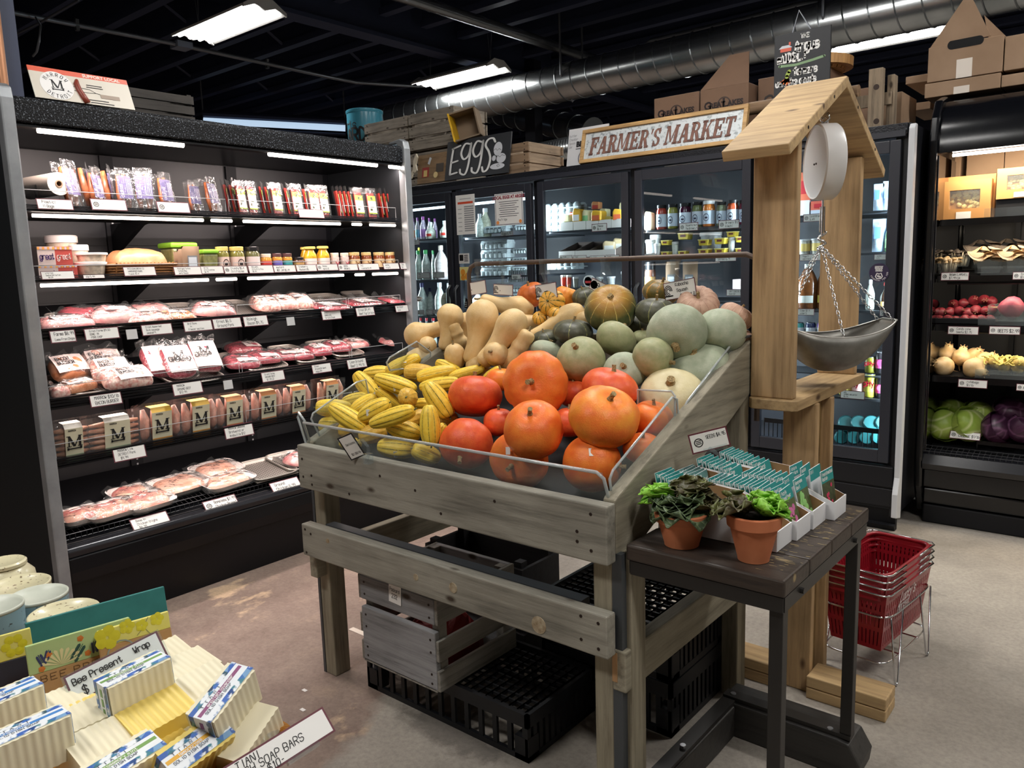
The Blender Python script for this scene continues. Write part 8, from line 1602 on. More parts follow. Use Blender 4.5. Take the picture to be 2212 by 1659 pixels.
# ---- dark bench
BNW=mat('bench_top_wood',(58,48,42),.5,c2=(34,28,26),ns=7,bmp=.2,sc3=(1,6,6)); BW2=wood('worn_bench',(62,52,45),(32,27,25),0,1.1,.5,dark=(150,130,90)); IRN=mat('black_iron',(44,42,40),.45,.3); BFT=wood('painted_foot',(52,50,48),(34,33,32),0,1,.5,knots=False)
bx0,bx1,by0,by1=-.935,-.556,1.518,2.118
bn_=thing('bench','dark worn bench with an iron frame holding seed boxes and lettuce pots','bench',(-.74,1.82,0))
for k in range(4):
    a=by0+(by1-by0)*k/4; tp=obj('top_board',MB().box(bx0,bx1,a+.0008,a+(by1-by0)/4-.0008,.706,.745),BW2,bn_,bev=.005)
sc_m=mat('scratch_wood',(176,156,112),.7); scr=MB(); q=random.Random(4)
for k in range(90):
    x=q.uniform(-.62,-.562)-abs(q.gauss(0,.02)); y=q.uniform(by0+.03,by1-.02); l_=q.uniform(.006,.022); scr.add([(x,y,.7455),(x+l_,y+.001,.7455),(x+l_*.9,y+q.uniform(.001,.0035),.7455),(x+.002,y+.002,.7455)],[(0,1,2,3)])
so=obj('scratches',scr,sc_m,bn_); so['kind']='stuff'
for y in (by0+.004,by1-.016):obj('apron',MB().box(bx0+.01,bx1-.004,y,y+.012,.672,.705),IRN,bn_)
for x in (bx0+.004,bx1-.014):obj('apron',MB().box(x,x+.012,by0+.01,by1-.01,.672,.705),IRN,bn_)
bl_=MB()
for y in (1.62,2.0):bl_.cyl((bx1-.003,y,.69),(bx1+.006,y,.69),.007,n=8)
obj('bolts',bl_,IRN,bn_)
for y in (1.535,2.055):obj('leg',MB().box(-.594,-.564,y,y+.03,.118,.672),IRN,bn_,bev=.002)
for y0,y1 in ((1.49,1.60),(2.04,2.16)):
    obj('foot',MB().prism([(-.935,0),(-.935,.105),(-.60,.105),(-.565,.10),(-.535,.05),(-.54,.01),(-.55,0)],y0,y1,1),BFT,bn_,bev=.006); obj('foot_plate',MB().box(-.93,-.565,y0+.012,y0+.05,.106,.118),IRN,bn_)
obj('stretcher',MB().box(-.935,-.885,1.602,2.038,.005,.1),BFT,bn_,bev=.004); obj('stretcher_plate',MB().box(-.93,-.89,1.6,2.05,.1,.112),IRN,bn_)
sb_=MB()
for x,y in ((-.905,2.07),(-.62,2.06),(-.905,1.75)):sb_.cyl((x,y,.112),(x,y,.121),.008,n=10)
obj('screw_heads',sb_,STEEL,bn_)
TERR=mat('terracotta',(186,104,66),.8,c2=(200,124,84),ns=6,bmp=.1); SOIL=mat('potting_soil',(44,34,28),.95,bmp=.5,ns=40)
def leafm(nm,c,c2,vein):
    if nm in MATS: return MATS[nm]
    m_,t,b,N,L=nt(nm); b.inputs['Roughness'].default_value=.42; n1=noise(t,22,5); tc=N('ShaderNodeTexCoord'); vo=N('ShaderNodeTexVoronoi'); vo.feature='DISTANCE_TO_EDGE'; vo.inputs['Scale'].default_value=60; L(tc.outputs['Object'],vo.inputs['Vector'])
    mx=N('ShaderNodeMixRGB'); L(ramp(t,vo.outputs['Distance'],[(0,(255,255,255)),(.08,(0,0,0))]).outputs[0],mx.inputs[0]); L(ramp(t,n1.outputs[0],[(.35,c),(.65,c2)]).outputs[0],mx.inputs[1]); mx.inputs[2].default_value=lin(vein); L(mx.outputs[0],b.inputs['Base Color']); bump(t,vo.outputs['Distance'],b,.4,.01); MATS[nm]=m_; return m_
LG=leafm('leaf_lime',(112,176,44),(146,204,66),(128,186,60)); LD=leafm('leaf_dark',(58,76,50),(78,94,62),(108,124,84)); LR=leafm('leaf_bronze',(74,62,46),(96,104,50),(90,80,54))
def leaf(L_,W_,ruf,nf,curl,seed,lob=0):
    q=random.Random(seed); p0=q.uniform(0,6)
    def fn(u,v):
        s=(u-.5)*2; w_=W_*math.sin(PI*min(1,v*.86+.1))**.55*(1+lob*math.sin(v*26+s)*abs(s)); x=s*w_; e=abs(s)**2*(.25+v); z=ruf*e*math.sin(nf*v*6+s*3+p0)+ruf*.8*max(0,v-.7)*math.sin(nf*s*4+p0)*1.5
        a=curl*v; y=L_*math.sin(max(.001,a))/max(.001,curl) if curl>.01 else L_*v; h=L_*(1-math.cos(a))/max(.001,curl)
        return (x,y-z*math.sin(a)*.6,-h+z*math.cos(a)+.02*s*s)
    return fn
def lettuce(t,k,m_,c,n_,L_,W_,ruf,nf,rng,el,seed,lob=0):
    """rosette of leaves; every leaf its own mesh"""
    q=random.Random(seed)
    for i in range(n_):
        a=rng[0]+(rng[1]-rng[0])*(i+.5)/n_+q.uniform(-.15,.15); e=q.uniform(*el); T=Mx.Translation(c)@Mx.Rotation(a,4,'Z')@Mx.Rotation(e,4,'X')@Mx.Rotation(q.uniform(-.3,.3),4,'Y')
        o=obj('leaf',MB().surf(leaf(L_*q.uniform(.8,1.15),W_*q.uniform(.85,1.1),ruf,nf,q.uniform(.5,1.3),seed*31+i,lob),17,15,T),m_,t,smooth=180,local=True); sd=o.modifiers.new('thickness','SOLIDIFY'); sd.thickness=.0012
def pot(nm,loc,r0,r1,h,lab):
    t=thing(nm,lab,'potted plant',loc)
    obj('pot',MB().lathe([(0,0),(r0,0),(r0*1.01,.004),(r1*.9,h*.74),(r1,h*.75),(r1*1.03,h*.985),(r1*1.0,h),(r1*.9,h),(r1*.86,h*.88),(0,h*.86)],40),TERR,t,smooth=35,local=True); obj('soil',MB().lathe([(0,h*.9),(r1*.88,h*.89)],24),SOIL,t,local=True); return t
p1=at(1606,1214,2,.746); t=pot('potted_lettuce',(p1.x+.01,p1.y+.03,.7462),.034,.058,.105,'right terracotta pot with lime green and bronze lettuce at the front edge of the bench'); h=.1
def az(dx,dy): return math.atan2(-dx,dy)
lettuce(t,0,LG,(.022,.01,h),9,.065,.034,.012,2.2,(-2.6,.9),(.3,1.0),3); lettuce(t,0,LG,(.02,.005,h+.012),6,.05,.03,.012,2.6,(-3,3),(.8,1.3),6); lettuce(t,0,LR,(-.022,-.005,h),7,.075,.032,.01,2.4,(.6,3.4),(.35,1.1),4,.2)
p2=at(1447,1182,2,.746); t=pot('potted_lettuce',(p2.x+.012,p2.y+.035,.7462),.040,.062,.08,'left terracotta pot with dark and bronze lettuce beside the sloping board'); h=.08
lettuce(t,0,LD,(.0,-.008,h+.005),7,.078,.046,.006,1.2,(1.6,4.4),(-.1,.45),8); lettuce(t,0,LD,(.0,.0,h+.012),5,.06,.04,.008,1.6,(1.2,5),(.5,.9),9); lettuce(t,0,LR,(.03,.02,h),9,.078,.036,.013,2.6,(-1.6,1.3),(.3,1.1),10,.25); lettuce(t,0,LR,(.01,.02,h+.02),6,.07,.036,.012,2.6,(-2,2),(.8,1.3),12,.25); lettuce(t,0,LG,(-.045,.01,h),7,.075,.034,.012,2.2,(.7,2.9),(.4,1.1),11)
KIN=mat('kraft_inside',(150,116,78),.8); BOXW=mat('white_box',(232,232,234),.55)
BXS=[(-.632,1.664,1.756),(-.622,1.762,1.852),(-.618,1.86,1.95),(-.598,1.958,2.048)]; zb=.7462; LB=.30
for i,(xf,y0,y1) in enumerate(BXS):
    x0=max(xf-LB,-.926); t=thing('seed_box','%s white cardboard seed tray on the bench, counting from the lettuce pots'%('first','second','third','fourth')[i],'box',((x0+xf)/2,(y0+y1)/2,zb),'white seed trays')
    pr=[(x0,zb),(x0,zb+.115),(x0+.17,zb+.1),(xf,zb+.045),(xf,zb)]
    for y,s in ((y0,1),(y1,-1)):
        a,b=(y,y+.0015) if s>0 else (y-.0015,y); obj('outer_side',MB().prism(pr,a,b,1),BOXW,t); a,b=(y+.0016,y+.003) if s>0 else (y-.003,y-.0016); obj('inner_side',MB().prism(pr,a,b,1),KIN,t)
    obj('front',MB().box(xf,xf+.003,y0,y1,zb,zb+.046),BOXW,t); obj('back',MB().box(x0-.003,x0,y0,y1,zb,zb+.115),BOXW,t); obj('bottom',MB().box(x0,xf,y0+.003,y1-.003,zb+.0005,zb+.003),KIN,t)
TEAL=mat('teal_print',(40,142,138),.5); TEAL2=mat('grey_teal_print',(94,140,136),.5)
def packet(head,pic,lines,m_):
    def b(t):
        w_,h_=.078,.112; T=frame((0,0,h_/2),(0,1,0),(0,0,1))
        obj('sleeve',MB().boxc((0,0,0),(w_,h_,.0024),T),mat('packet_paper',(226,228,230),.6),t,local=True); obj('header',MB().boxc((0,h_*.36,.0013),(w_,h_*.28,.0004),T),m_,t,local=True)
        im=MB()
        for i,s in enumerate(lines):hh=.0085; k=min(1,w_*.9/hwid(s,hh)); hand(im,s,T@Mx.Translation((-w_*.44,h_*(.385-.11*i),.0017)),hh,sx=.75*k,wd=.0017,rnd_=False)
        if im.v:obj('lettering',im,WHITE,t,local=True)
        if pic:
            obj('picture',MB().boxc((0,-h_*.14,.0013),(w_,h_*.72,.0004),T),mat('picture_%d'%pic[0][0],pic[0],.5,c2=pic[1],ns=90),t,local=True)
            fl=MB(); q=random.Random(len(lines[0]))
            for k in range(pic[3]):fl.lathe([(0,.0006),(pic[4],0)],7,T@Mx.Translation((q.uniform(-.36,.36)*w_,q.uniform(-.46,.14)*h_,.0017+.0001*k)))
            obj('print',fl,pm(pic[2]),t,local=True)
    return b
def putp(box,px,lift,head,lines,lab,pic=None,m_=TEAL,lean=.22,py=1040,yaw=0):
    xf,y0,y1=BXS[box]; yc=(y0+y1)/2; x=max(-.915,min(xf-.008,at(px,py,1,yc).x)); key='pk'+head
    return good(key,packet(head,pic,lines,m_),'seed_packet',(x,yc+rnd.uniform(-.002,.002),zb+.004+lift),lab,'seed packet','seed packets in the white trays',rot=(0,-lean,yaw))
bd=('first','second','third','fourth')
NM=['Tomato','Basil','Kale','Pepper','Lettuce','Carrot','Bean','Radish','Dill','Sage','Beet','Chard','Cress','Squash','Pea','Leek','Onion','Fennel','Mint','Thyme']; ni=0
def cluster(box,xs,lift,where,special={},lean=.2,m_=TEAL):
    n_=len(xs)
    for i,x in enumerate(xs):
        x0=BXS[box][0]-.292+x; global ni
        hd,ln,pic=special.get(i,(NM[(ni+i)%12],[NM[(ni+i)%12]], None)); xf,y0,y1=BXS[box]; yc=(y0+y1)/2
        what=('teal seed packet reading '+' '.join(ln)) if i in special else 'teal seed packet'
        good('pk'+hd+m_.name,packet(hd,pic,ln,m_),'seed_packet',(x0,yc+.002*((i*7)%3-1),zb+.004+lift*(1-i/(n_+1))),'%s, number %d from rear, %s of %s tray'%(what,i+1,where,bd[box]),'seed packet','seed packets in the white trays',rot=(0,-lean-.012*i,.05*((i*5)%3-1)))
    ni+=n_
cluster(0,[0.006,.018,.03,.042,.056,.072,.09],.022,'back',{4:('Chic',['Chicago Pickling','Cucumber'], None),2:('NatA',['Nature','Nurture'], None)})
cluster(1,[0.008,.018,.03,.042,.055],.01,'back',{4:('NatB',['Nature','Nurture Seed'], None)},m_=TEAL2)
CONE=((70,84,44),(104,112,70),(206,110,160),9,.009); BAS=((70,140,60),(120,190,96),(150,206,120),16,.009); RAD=((60,60,48),(84,96,60),(206,60,96),8,.006)
cluster(1,[.088,.103,.118,.132,.146,.16,.174,.187,.2,.213,.226,.24,.262,.282],-.0,'front',{12:('Val',['Valentine'], None),13:('Cone',['Purple','Coneflower'],CONE),11:('NatC',['Nature'], None)},lean=.16)
cluster(2,[.008,.02,.032,.045,.058,.072,.088,.106],.02,'back',{5:('Mix',['Mixture Wonder'], None),6:('Mel',['Melrose','Rainbow Orange'], None)})
cluster(2,[.13,.145,.16,.175,.19,.205,.22,.24,.268],.0,'front',{8:('Gen',['Genovese','Basil'],BAS)},lean=.15)
cluster(3,[.008,.018,.028,.038,.048,.058,.068,.08,.094,.11,.128],.022,'back',{7:('Black',['Black'], None),8:('Dark',['Dark Star','Zucchini'], None)})
cluster(3,[.19,.215,.24,.272],.006,'front',{3:('Rad',['French Breakfast','Radish'],RAD),0:('NatD',['Nature','Nurture'], None)},lean=.1)
c=at(1532,951,1,1.80); T0=V((.82,.45,.26)); ct=card_tag(c,V((.80,.52,.24)),V((-.2,-.1,1)),.098,.052,['SEEDS $4.95',''],'white Seeds price card held up on a clear clip above the seed trays',hc=INK,logo=1,hs=.5,name='clip_card')
d=at(1556,985,1,1.8); e=at(1560,1030,1,1.8); obj('clip',MB().tube([c+V((0,0,-.02)),d,at(1558,1005,1,1.8),e],.005,8).box(e.x-.012,e.x+.012,e.y-.004,e.y+.004,e.z-.018,e.z+.012),CLEAR,ct); obj('jaw',MB().boxc((.01,-.024,.002),(.06,.012,.006),frame(c,V((.80,.52,.24)),V((-.2,-.1,1)))),CLEAR,ct)
# ---- red shopping baskets on a wire rack
RB=mat('red_plastic',(150,24,38),.35,spec=.5,coat=.2); RKX,RKY,RKR=-.69,2.77,-.12
def basket(t,z,h,full):
    w0,l0=.105,.2; w1,l1=.083,.172
    T=Mx.Rotation(0,4,'Z')
    def wall(a,b,c,d,n_,rows):
        """perforated wall: solid bands with slot columns between"""
        mb=MB(); a,b,c,d=map(V,(a,b,c,d)); P= lambda u,v:a.lerp(b,u).lerp(d.lerp(c,u),v)
        bands=[(0,.07),(.34,.42),(.66,.72),(.84,1.0)]
        for v0,v1 in bands:mb.quad(P(0,v0),P(1,v0),P(1,v1),P(0,v1))
        for v0,v1 in ((.07,.34),(.42,.66),(.72,.84)):
            for k in range(n_):u0,u1=k/n_,(k+.7)/n_; mb.quad(P(u0,v0),P(u1,v0),P(u1,v1),P(u0,v1))
            mb.quad(P(.995,v0),P(1,v0),P(1,v1),P(.995,v1))
        o=obj('side_wall',mb,RB,t,local=True); sd=o.modifiers.new('thickness','SOLIDIFY'); sd.thickness=.0028
    zb_=z-h; C=[(-w0,-l0),(w0,-l0),(w0,l0),(-w0,l0)]; c=[(-w1,-l1),(w1,-l1),(w1,l1),(-w1,l1)]
    if full:
        for i in range(4):
            j=(i+1)%4; wall((*c[i],zb_),(*c[j],zb_),(*C[j],z),(*C[i],z),(14,22,14,22)[i],3)
        obj('bottom',MB().box(-w1,w1,-l1,l1,zb_,zb_+.004),RB,t,local=True)
    rr=[(math.copysign(w0-.03+.03*abs(math.cos(a))**1,math.cos(a)) if 0 else (w0*math.copysign(abs(math.cos(a))**.28,math.cos(a))),l0*math.copysign(abs(math.sin(a))**.28,math.sin(a)),z) for a in [2*PI*k/40 for k in range(40)]]
    obj('rim',MB().tube(rr,.0065,8,closed=True),RB,t,smooth=180,local=True)
    rb_=MB()
    for i in range(40):
        p,q_=V(rr[i]),V(rr[(i+1)%40]); o_=V((1.035,1.02,1)); rb_.quad(V((p.x*o_.x,p.y*o_.y,z-.001)),V((q_.x*o_.x,q_.y*o_.y,z-.001)),V((q_.x*o_.x,q_.y*o_.y,z-.019)),V((p.x*o_.x,p.y*o_.y,z-.019)))
    obj('rim_skirt',rb_,RB,t,local=True)
    for s in (-1,1):obj('handle',MB().tube([(w0*1.05,s*.06,z+.0),(w0*1.09,s*.07,z+.006),(w0*1.09,s*(l0*.93),z+.005),(w0*.95,s*l0*1.035,z+.005),(-w0*.95,s*l0*1.035,z+.005),(-w0*1.09,s*l0*.93,z+.005),(-w0*1.09,s*.07,z+.005),(-w0*1.05,s*.06,z)],.003,8),CHROME,t,smooth=180,local=True)
for k in range(4):
    t=thing('shopping_basket','%s red shopping basket in the nested stack behind the bench'%('top','second','third','bottom')[k],'basket',(RKX,RKY,0),'nested red shopping baskets',RKR); basket(t,.388-.0225*k,.2-.0*k if k in (0,3) else .2,k in (0,3))
    if k==3:
        z=.3205; T=frame((.1015+.0045,-.105,z-.055),(0,1,0),(.1,0,1)); im=MB(); hand(im,"Lucky's",T@Mx.Translation((.02,.004,.0)),.034,sx=.6,slant=.25,wd=.0045); hand(im,'Market',T@Mx.Translation((.016,-.034,-.004)),.03,sx=.6,slant=.25,wd=.004); obj('lettering',im,pm((236,226,226)),t,local=True)
rk=thing('basket_rack','chrome wire rack with hairpin legs under the red baskets','rack',(RKX,RKY,0), None,RKR); w_,l_=.112,.195
loop= lambda z,e=0:[((w_+e)*math.copysign(abs(math.cos(a))**.3,math.cos(a)),(l_+e)*math.copysign(abs(math.sin(a))**.3,math.sin(a)),z) for a in [2*PI*k/32 for k in range(32)]]
obj('ring',MB().tube(loop(.245),.0035,8,closed=True),CHROME,rk,smooth=180,local=True); obj('ring',MB().tube(loop(.085,-.004),.003,8,closed=True),CHROME,rk,smooth=180,local=True)
for sx in (-1,1):
    for sy in (-1,1):obj('hairpin_leg',MB().tube([(sx*w_,sy*(l_-.02),.245),(sx*(w_+.012),sy*(l_-.045),.012),(sx*(w_+.013),sy*(l_-.055),.004),(sx*(w_+.012),sy*(l_-.066),.012),(sx*w_,sy*(l_-.12),.245)],.0032,8),CHROME,rk,smooth=180,local=True)
obj('cross_wires',MB().tube([(-w_,-.08,.085),(w_,-.08,.085)],.003,6).tube([(-w_,.08,.085),(w_,.08,.085)],.003,6),CHROME,rk,local=True)
# ==== table in the near left corner: soaps, wraps, mugs
TZ=.76
tb=thing('display_table','wooden display table in the near left corner carrying soaps and mugs','table',(-1.3,.0,0)); TW_=wood('table_oak',(150,116,80),(116,86,56),0,1,.6)
obj('top',MB().box(-1.9,-.62,-.5,.50,TZ-.035,TZ),TW_,tb,bev=.004)
for x in (-1.85,-.72):
    for y in (-.45,.40):obj('leg',MB().box(x,x+.05,y,y+.05,0,TZ-.036),TW_,tb)
SPK_= lambda nm,c,d:mat(nm,c,.35,c2=d,ns=150,lo=.66,hi=.72,coat=.3,det=1)
BLUE=SPK_('speckled_blue_glaze',(134,166,178),(70,80,84)); CREAM=SPK_('speckled_cream_glaze',(214,206,170),(120,100,70)); LAVG=SPK_('lavender_glaze',(176,180,214),(120,116,130)); RIMC=mat('clay_rim',(196,200,186),.4)
def mug(px,py,d,r,h,mo,mi,lab,prof=None,sc3=1):
    c=dep(px,py,d); z1=c.z; z0=TZ+.001; t=thing('mug',lab,'mug',(c.x,c.y,z0),'handmade pottery on the corner table'); H=z1-z0
    pr=prof or [(0,0),(r*.78,0),(r*.84,.006),(r*.95,H*.5),(r*.99,H*.95),(r,H)]
    o=[(a,b) for a,b in pr]; obj('body',MB().lathe(o,40, None, False),mo,t,smooth=50,local=True); obj('inside',MB().lathe([(r*.94,H-.002),(r*.89,H*.5),(r*.72,.012),(0,.01)],40, None, False),mi,t,smooth=50,local=True); obj('rim',MB().lathe([(r,H-.003),(r*1.005,H+.0015),(r*.965,H+.003),(r*.93,H-.002)],40),RIMC if mo==BLUE else CREAM,t,smooth=180,local=True); return t
mug(82,1286,1.33,.046,.09,BLUE,BLUE,'blue speckled mug in front of the meat cooler trim'); mug(-20,1312,1.24,.046,.09,BLUE,BLUE,'blue mug cut by the left photo edge'); mug(138,1323,1.22,.05,.08,CREAM,CREAM,'cream speckled cup behind the teal wrap')
mug(42,1263,1.46,.052,.08,CREAM,LAVG,'shallow cream bowl with a lavender blue glaze inside')
c=dep(8,1212,1.6); z0=TZ+.001; t=thing('jar','cream lidded pottery jar at the left photo edge','jar',(c.x,c.y,z0),'handmade pottery on the corner table'); H=c.z-z0; r=.034; obj('body',MB().lathe([(0,0),(r*1.2,0),(r*1.62,H*.35),(r*1.55,H*.62),(r*1.15,H*.84),(r*1.02,H*.86)],36),CREAM,t,smooth=60,local=True); obj('lid',MB().lathe([(r*1.08,H*.86),(r*1.2,H*.88),(r*1.2,H*.96),(r*1.1,H),(r*.98,H),(r*.9,H*.985),(0,H*.985)],36),CREAM,t,smooth=40,local=True)
WU=V((.186,1,0)).normalized(); WN=V((1,-.186,0)).normalized()
KR2=mat('kraft_sleeve',(186,146,96),.75,c2=(178,136,86),ns=6)
def wrap(pl,pr,d,h,lab,band,bm,extra=None,z0=None,tilt=.18,mats2=None,hb=.4):
    """flat wrap packet: top-left and top-right photo pixels at camera depth d, height h"""
    a=dep(*pl,d); L_=pxm(abs(pr[0]-pl[0])*1.0,a)/1.06; up=(V((0,0,1))-WN*tilt).normalized(); T=frame(a+WU*L_/2,WU,up)@Mx.Translation((0,-h/2,0)); t=thing('wax_wrap',lab,'wrap packet',T@V((0,-h/2,0)),'wrap packets on the corner table')
    obj('sleeve',MB().boxc((0,-h*hb/2,0),(L_,h*(1-hb),.006),T),mats2 or KR2,t,bev=.001); obj('wrap',MB().boxc((0,h/2-h*hb/2,0),(L_*.99,h*hb,.0064),T),bm,t,bev=.001)
    return t,T,L_,h
TLC=mat('teal_wrap',(54,132,128),.55,c2=(40,112,110),ns=14); GRW=mat('green_wrap',(172,196,130),.55,c2=(190,208,150),ns=8); YLW=mat('yellow_wrap',(226,218,120),.55,c2=(216,206,80),ns=10)
wrap((52,1347),(358,1263),1.14,.12,'tall teal wax wrap standing at the back of the wrap packets',0,TLC,hb=.98)
t,T,L_,h_=wrap((208,1364),(365,1312),1.08,.15,'kraft wrap packet with a yellow flowered band at the right',0,YLW,hb=.16)
fl=MB()
for x,y,r in ((-.38,.42,.016),(.32,.46,.009),(-.1,.47,.01),(.1,.44,.008)):
    for k in range(5):fl.lathe([(0,.0004),(r*.5,0)],8,T@Mx.Translation((x*L_+r*.6*math.cos(k*1.26),y*h_+r*.6*math.sin(k*1.26),.0036)))
obj('flowers',fl,pm((216,206,50)),t); br=MB(); pen(br,[V((.2*L_,.5*h_,.0036)),V((.12*L_,.42*h_,.0036)),V((.02*L_,.36*h_,.0036))],.001,T); pen(br,[V((.12*L_,.42*h_,.0036)),V((.2*L_,.34*h_,.0036))],.001,T); obj('twigs',br,pm((150,150,90)),t); lo_=MB(); pen(lo_,[V((-.22*L_+.018*math.cos(k*PI/8),.24*h_+.018*math.sin(k*PI/8),.0036)) for k in range(9)],.002,T); obj('ring_mark',lo_,pm((150,160,150)),t)
t,T,L_,h_=wrap((52,1397),(276,1322),1.04,.16,'kraft Bee Present packet with a green flower wrap',0,GRW,hb=.25)
fl=MB(); nv=MB(); og=MB(); dk_=MB()
def sprig(mb,x,y,a,n_,s):
    pen(mb,[V((x*L_,y*h_,.0036)),V((x*L_+math.cos(a)*s*n_*.5,y*h_+math.sin(a)*s*n_*.5,.0036))],.0009,T)
    for k in range(n_):
        for e in (-1,1):mb.lathe([(0,.0003),(s*.3,0)],6,T@Mx.Translation((x*L_+math.cos(a)*s*k*.5+e*s*.35*math.sin(a),y*h_+math.sin(a)*s*k*.5-e*s*.35*math.cos(a),.0036))@Mx.Rotation(a,4,'Z')@Mx.Diagonal((1.6,.8,1,1)))
sprig(nv,-.36,.32,1.9,4,.007); sprig(nv,-.33,.35,1.2,4,.006); sprig(nv,.12,.3,1.6,4,.0065); sprig(nv,.24,.34,1.3,3,.0065); sprig(dk_,-.08,.29,.9,4,.010); sprig(dk_,.3,.32,.6,3,.010)
for x,y in ((-.38,.28),(-.3,.38),(.0,.44),(.05,.3)):og.lathe([(0,.0004),(.0045,0)],5,T@Mx.Translation((x*L_,y*h_,.0036)))
for k in range(9):a=.2+k*.32; fl.add([T@V((-.2*L_,.27*h_,.0037)),T@V((-.2*L_+.024*math.cos(a-.1),.27*h_+.02*math.sin(a-.1),.0037)),T@V((-.2*L_+.027*math.cos(a),.27*h_+.022*math.sin(a),.0037)),T@V((-.2*L_+.024*math.cos(a+.1),.27*h_+.02*math.sin(a+.1),.0037))],[(0,1,2,3)])
obj('flower_print',fl,pm((226,216,160)),t); obj('navy_sprigs',nv,pm((52,60,100)),t); obj('leaf_sprigs',dk_,pm((50,84,74)),t); obj('orange_blossoms',og,pm((206,120,50)),t)
im=MB(); hand(im,'BEE PRESENT',T@Mx.Translation((-.4*L_,.17*h_,.0036)),.0085,sx=1.25,wd=.0011,gap=2.4,rnd_=False)
for i,s in enumerate(('Eco Friendly','Sustainable','Natural')):hand(im,'. '+s,T@Mx.Translation((-.4*L_,(-.02-.09*i)*h_,.0036)),.0055,wd=.0008)
obj('lettering',im,pm((110,80,50)),t)
a=dep(-30,1378,1.02); t,T,L_,h_=wrap((-70,1392),(54,1358),1.05,.15,'dark wrap packet with a yellow flowered band at the left photo edge',0,YLW,hb=.24,mats2=pm((40,42,54)))
ob=MB().mt(0).boxc((0,-.2*h_,.0036),(L_*.99,h_*.3,.0006),T); obj('pink_band',ob,pm((180,120,110)),t); fl=MB()
for k in range(6):fl.lathe([(0,.0004),(.006,0)],8,T@Mx.Translation((.2*L_+.010*math.cos(k*1.05),.38*h_+.010*math.sin(k*1.05),.0037)))
obj('flowers',fl,pm((214,204,40)),t); hx=MB()
for x,y in ((.34,-.3),(.44,-.2),(.44,-.4)):pen(hx,[V((x*L_+.011*math.cos(k*PI/3),y*h_+.011*math.sin(k*PI/3),.0044)) for k in range(7)],.0012,T)
obj('honeycomb',hx,pm((90,110,60)),t)
p=[dep(122,1468,.99),dep(335,1365,1.06),dep(375,1410,1.05),dep(165,1523,.985)]; X=((p[1]-p[0])+(p[2]-p[3])); up=(p[0]-p[3])+(p[1]-p[2]); c=(p[0]+p[1]+p[2]+p[3])/4; wd,ht=X.length/2,up.length/2; T=frame(c,X,up)
t=thing('price_card','white Bee Present Wrap card in a clear sleeve leaning on the kraft packets','price tag',c-V((0,0,.03))); obj('card',MB().mt(0).boxc((0,0,0),(wd*.96,ht*.94,.0016),T).mt(1).boxc((0,0,.0005),(wd*.92,ht*.82,.0016),T),[MAR,WHITE],t); obj('sleeve',MB().boxc((0,0,0),(wd,ht,.0035),T),CLEAR,t); im=MB()
hand(im,'Bee Present',T@Mx.Translation((-wd*.42,ht*.06,.0024)),ht*.2,sx=.8*min(1,wd*.5/hwid('Bee Present',ht*.2,.8)),wd=ht*.032); hand(im,'Wrap',T@Mx.Translation((wd*.2,ht*.1,.0024)),ht*.2,sx=.7,wd=ht*.032); hand(im,'$',T@Mx.Translation((-wd*.36,-ht*.34,.0024)),ht*.26,wd=ht*.035); obj('lettering',im,INK,t)
SW,SH_,SD=.078,.05,.04
IV=mat('soap_ivory',(232,224,196),.5,sss=.0,c2=(224,214,184),ns=5); YS=mat('soap_yellow',(232,208,116),.45,c2=(226,196,96),ns=5); SLV=pm((232,236,240),.4)
def floral(nm):
    if nm in MATS: return MATS[nm]
    m_,t,b,N,L=nt(nm); b.inputs['Roughness'].default_value=.4; tc=N('ShaderNodeTexCoord'); vo=N('ShaderNodeTexVoronoi'); vo.inputs['Scale'].default_value=95; L(tc.outputs['Object'],vo.inputs['Vector']); n_=noise(t,60,3)
    hs=N('ShaderNodeSeparateColor'); L(vo.outputs['Color'],hs.inputs[0]); r1=ramp(t,hs.outputs[0],[(.0,(40,70,120)),(.25,(70,110,190)),(.5,(70,130,140)),(.7,(40,56,80)),(.9,(120,160,200))]); mx=N('ShaderNodeMixRGB'); L(ramp(t,n_.outputs[0],[(.5,(0,0,0)),(.56,(255,255,255))]).outputs[0],mx.inputs[0]); L(r1.outputs[0],mx.inputs[1]); mx.inputs[2].default_value=lin((232,236,240)); L(mx.outputs[0],b.inputs['Base Color']); MATS[nm]=m_; return m_
FLO=floral('floral_print')
def ridged(w_,h_,d,n_=9,amp=.0006):
    """soap block, ridged on the wide faces; local x width, y depth, z height, base at 0"""
    mb=MB(); N=n_*6; xs=[-w_/2+w_*i/N for i in range(N+1)]; o=[amp*math.sin(2*PI*i/6) for i in range(N+1)]
    fr_=[(x,-d/2+q_) for x,q_ in zip(xs,o)]; bk=[(x,d/2+q_) for x,q_ in zip(xs,o)]; poly=fr_+bk[::-1]; return mb.prism(poly,0,h_,2)
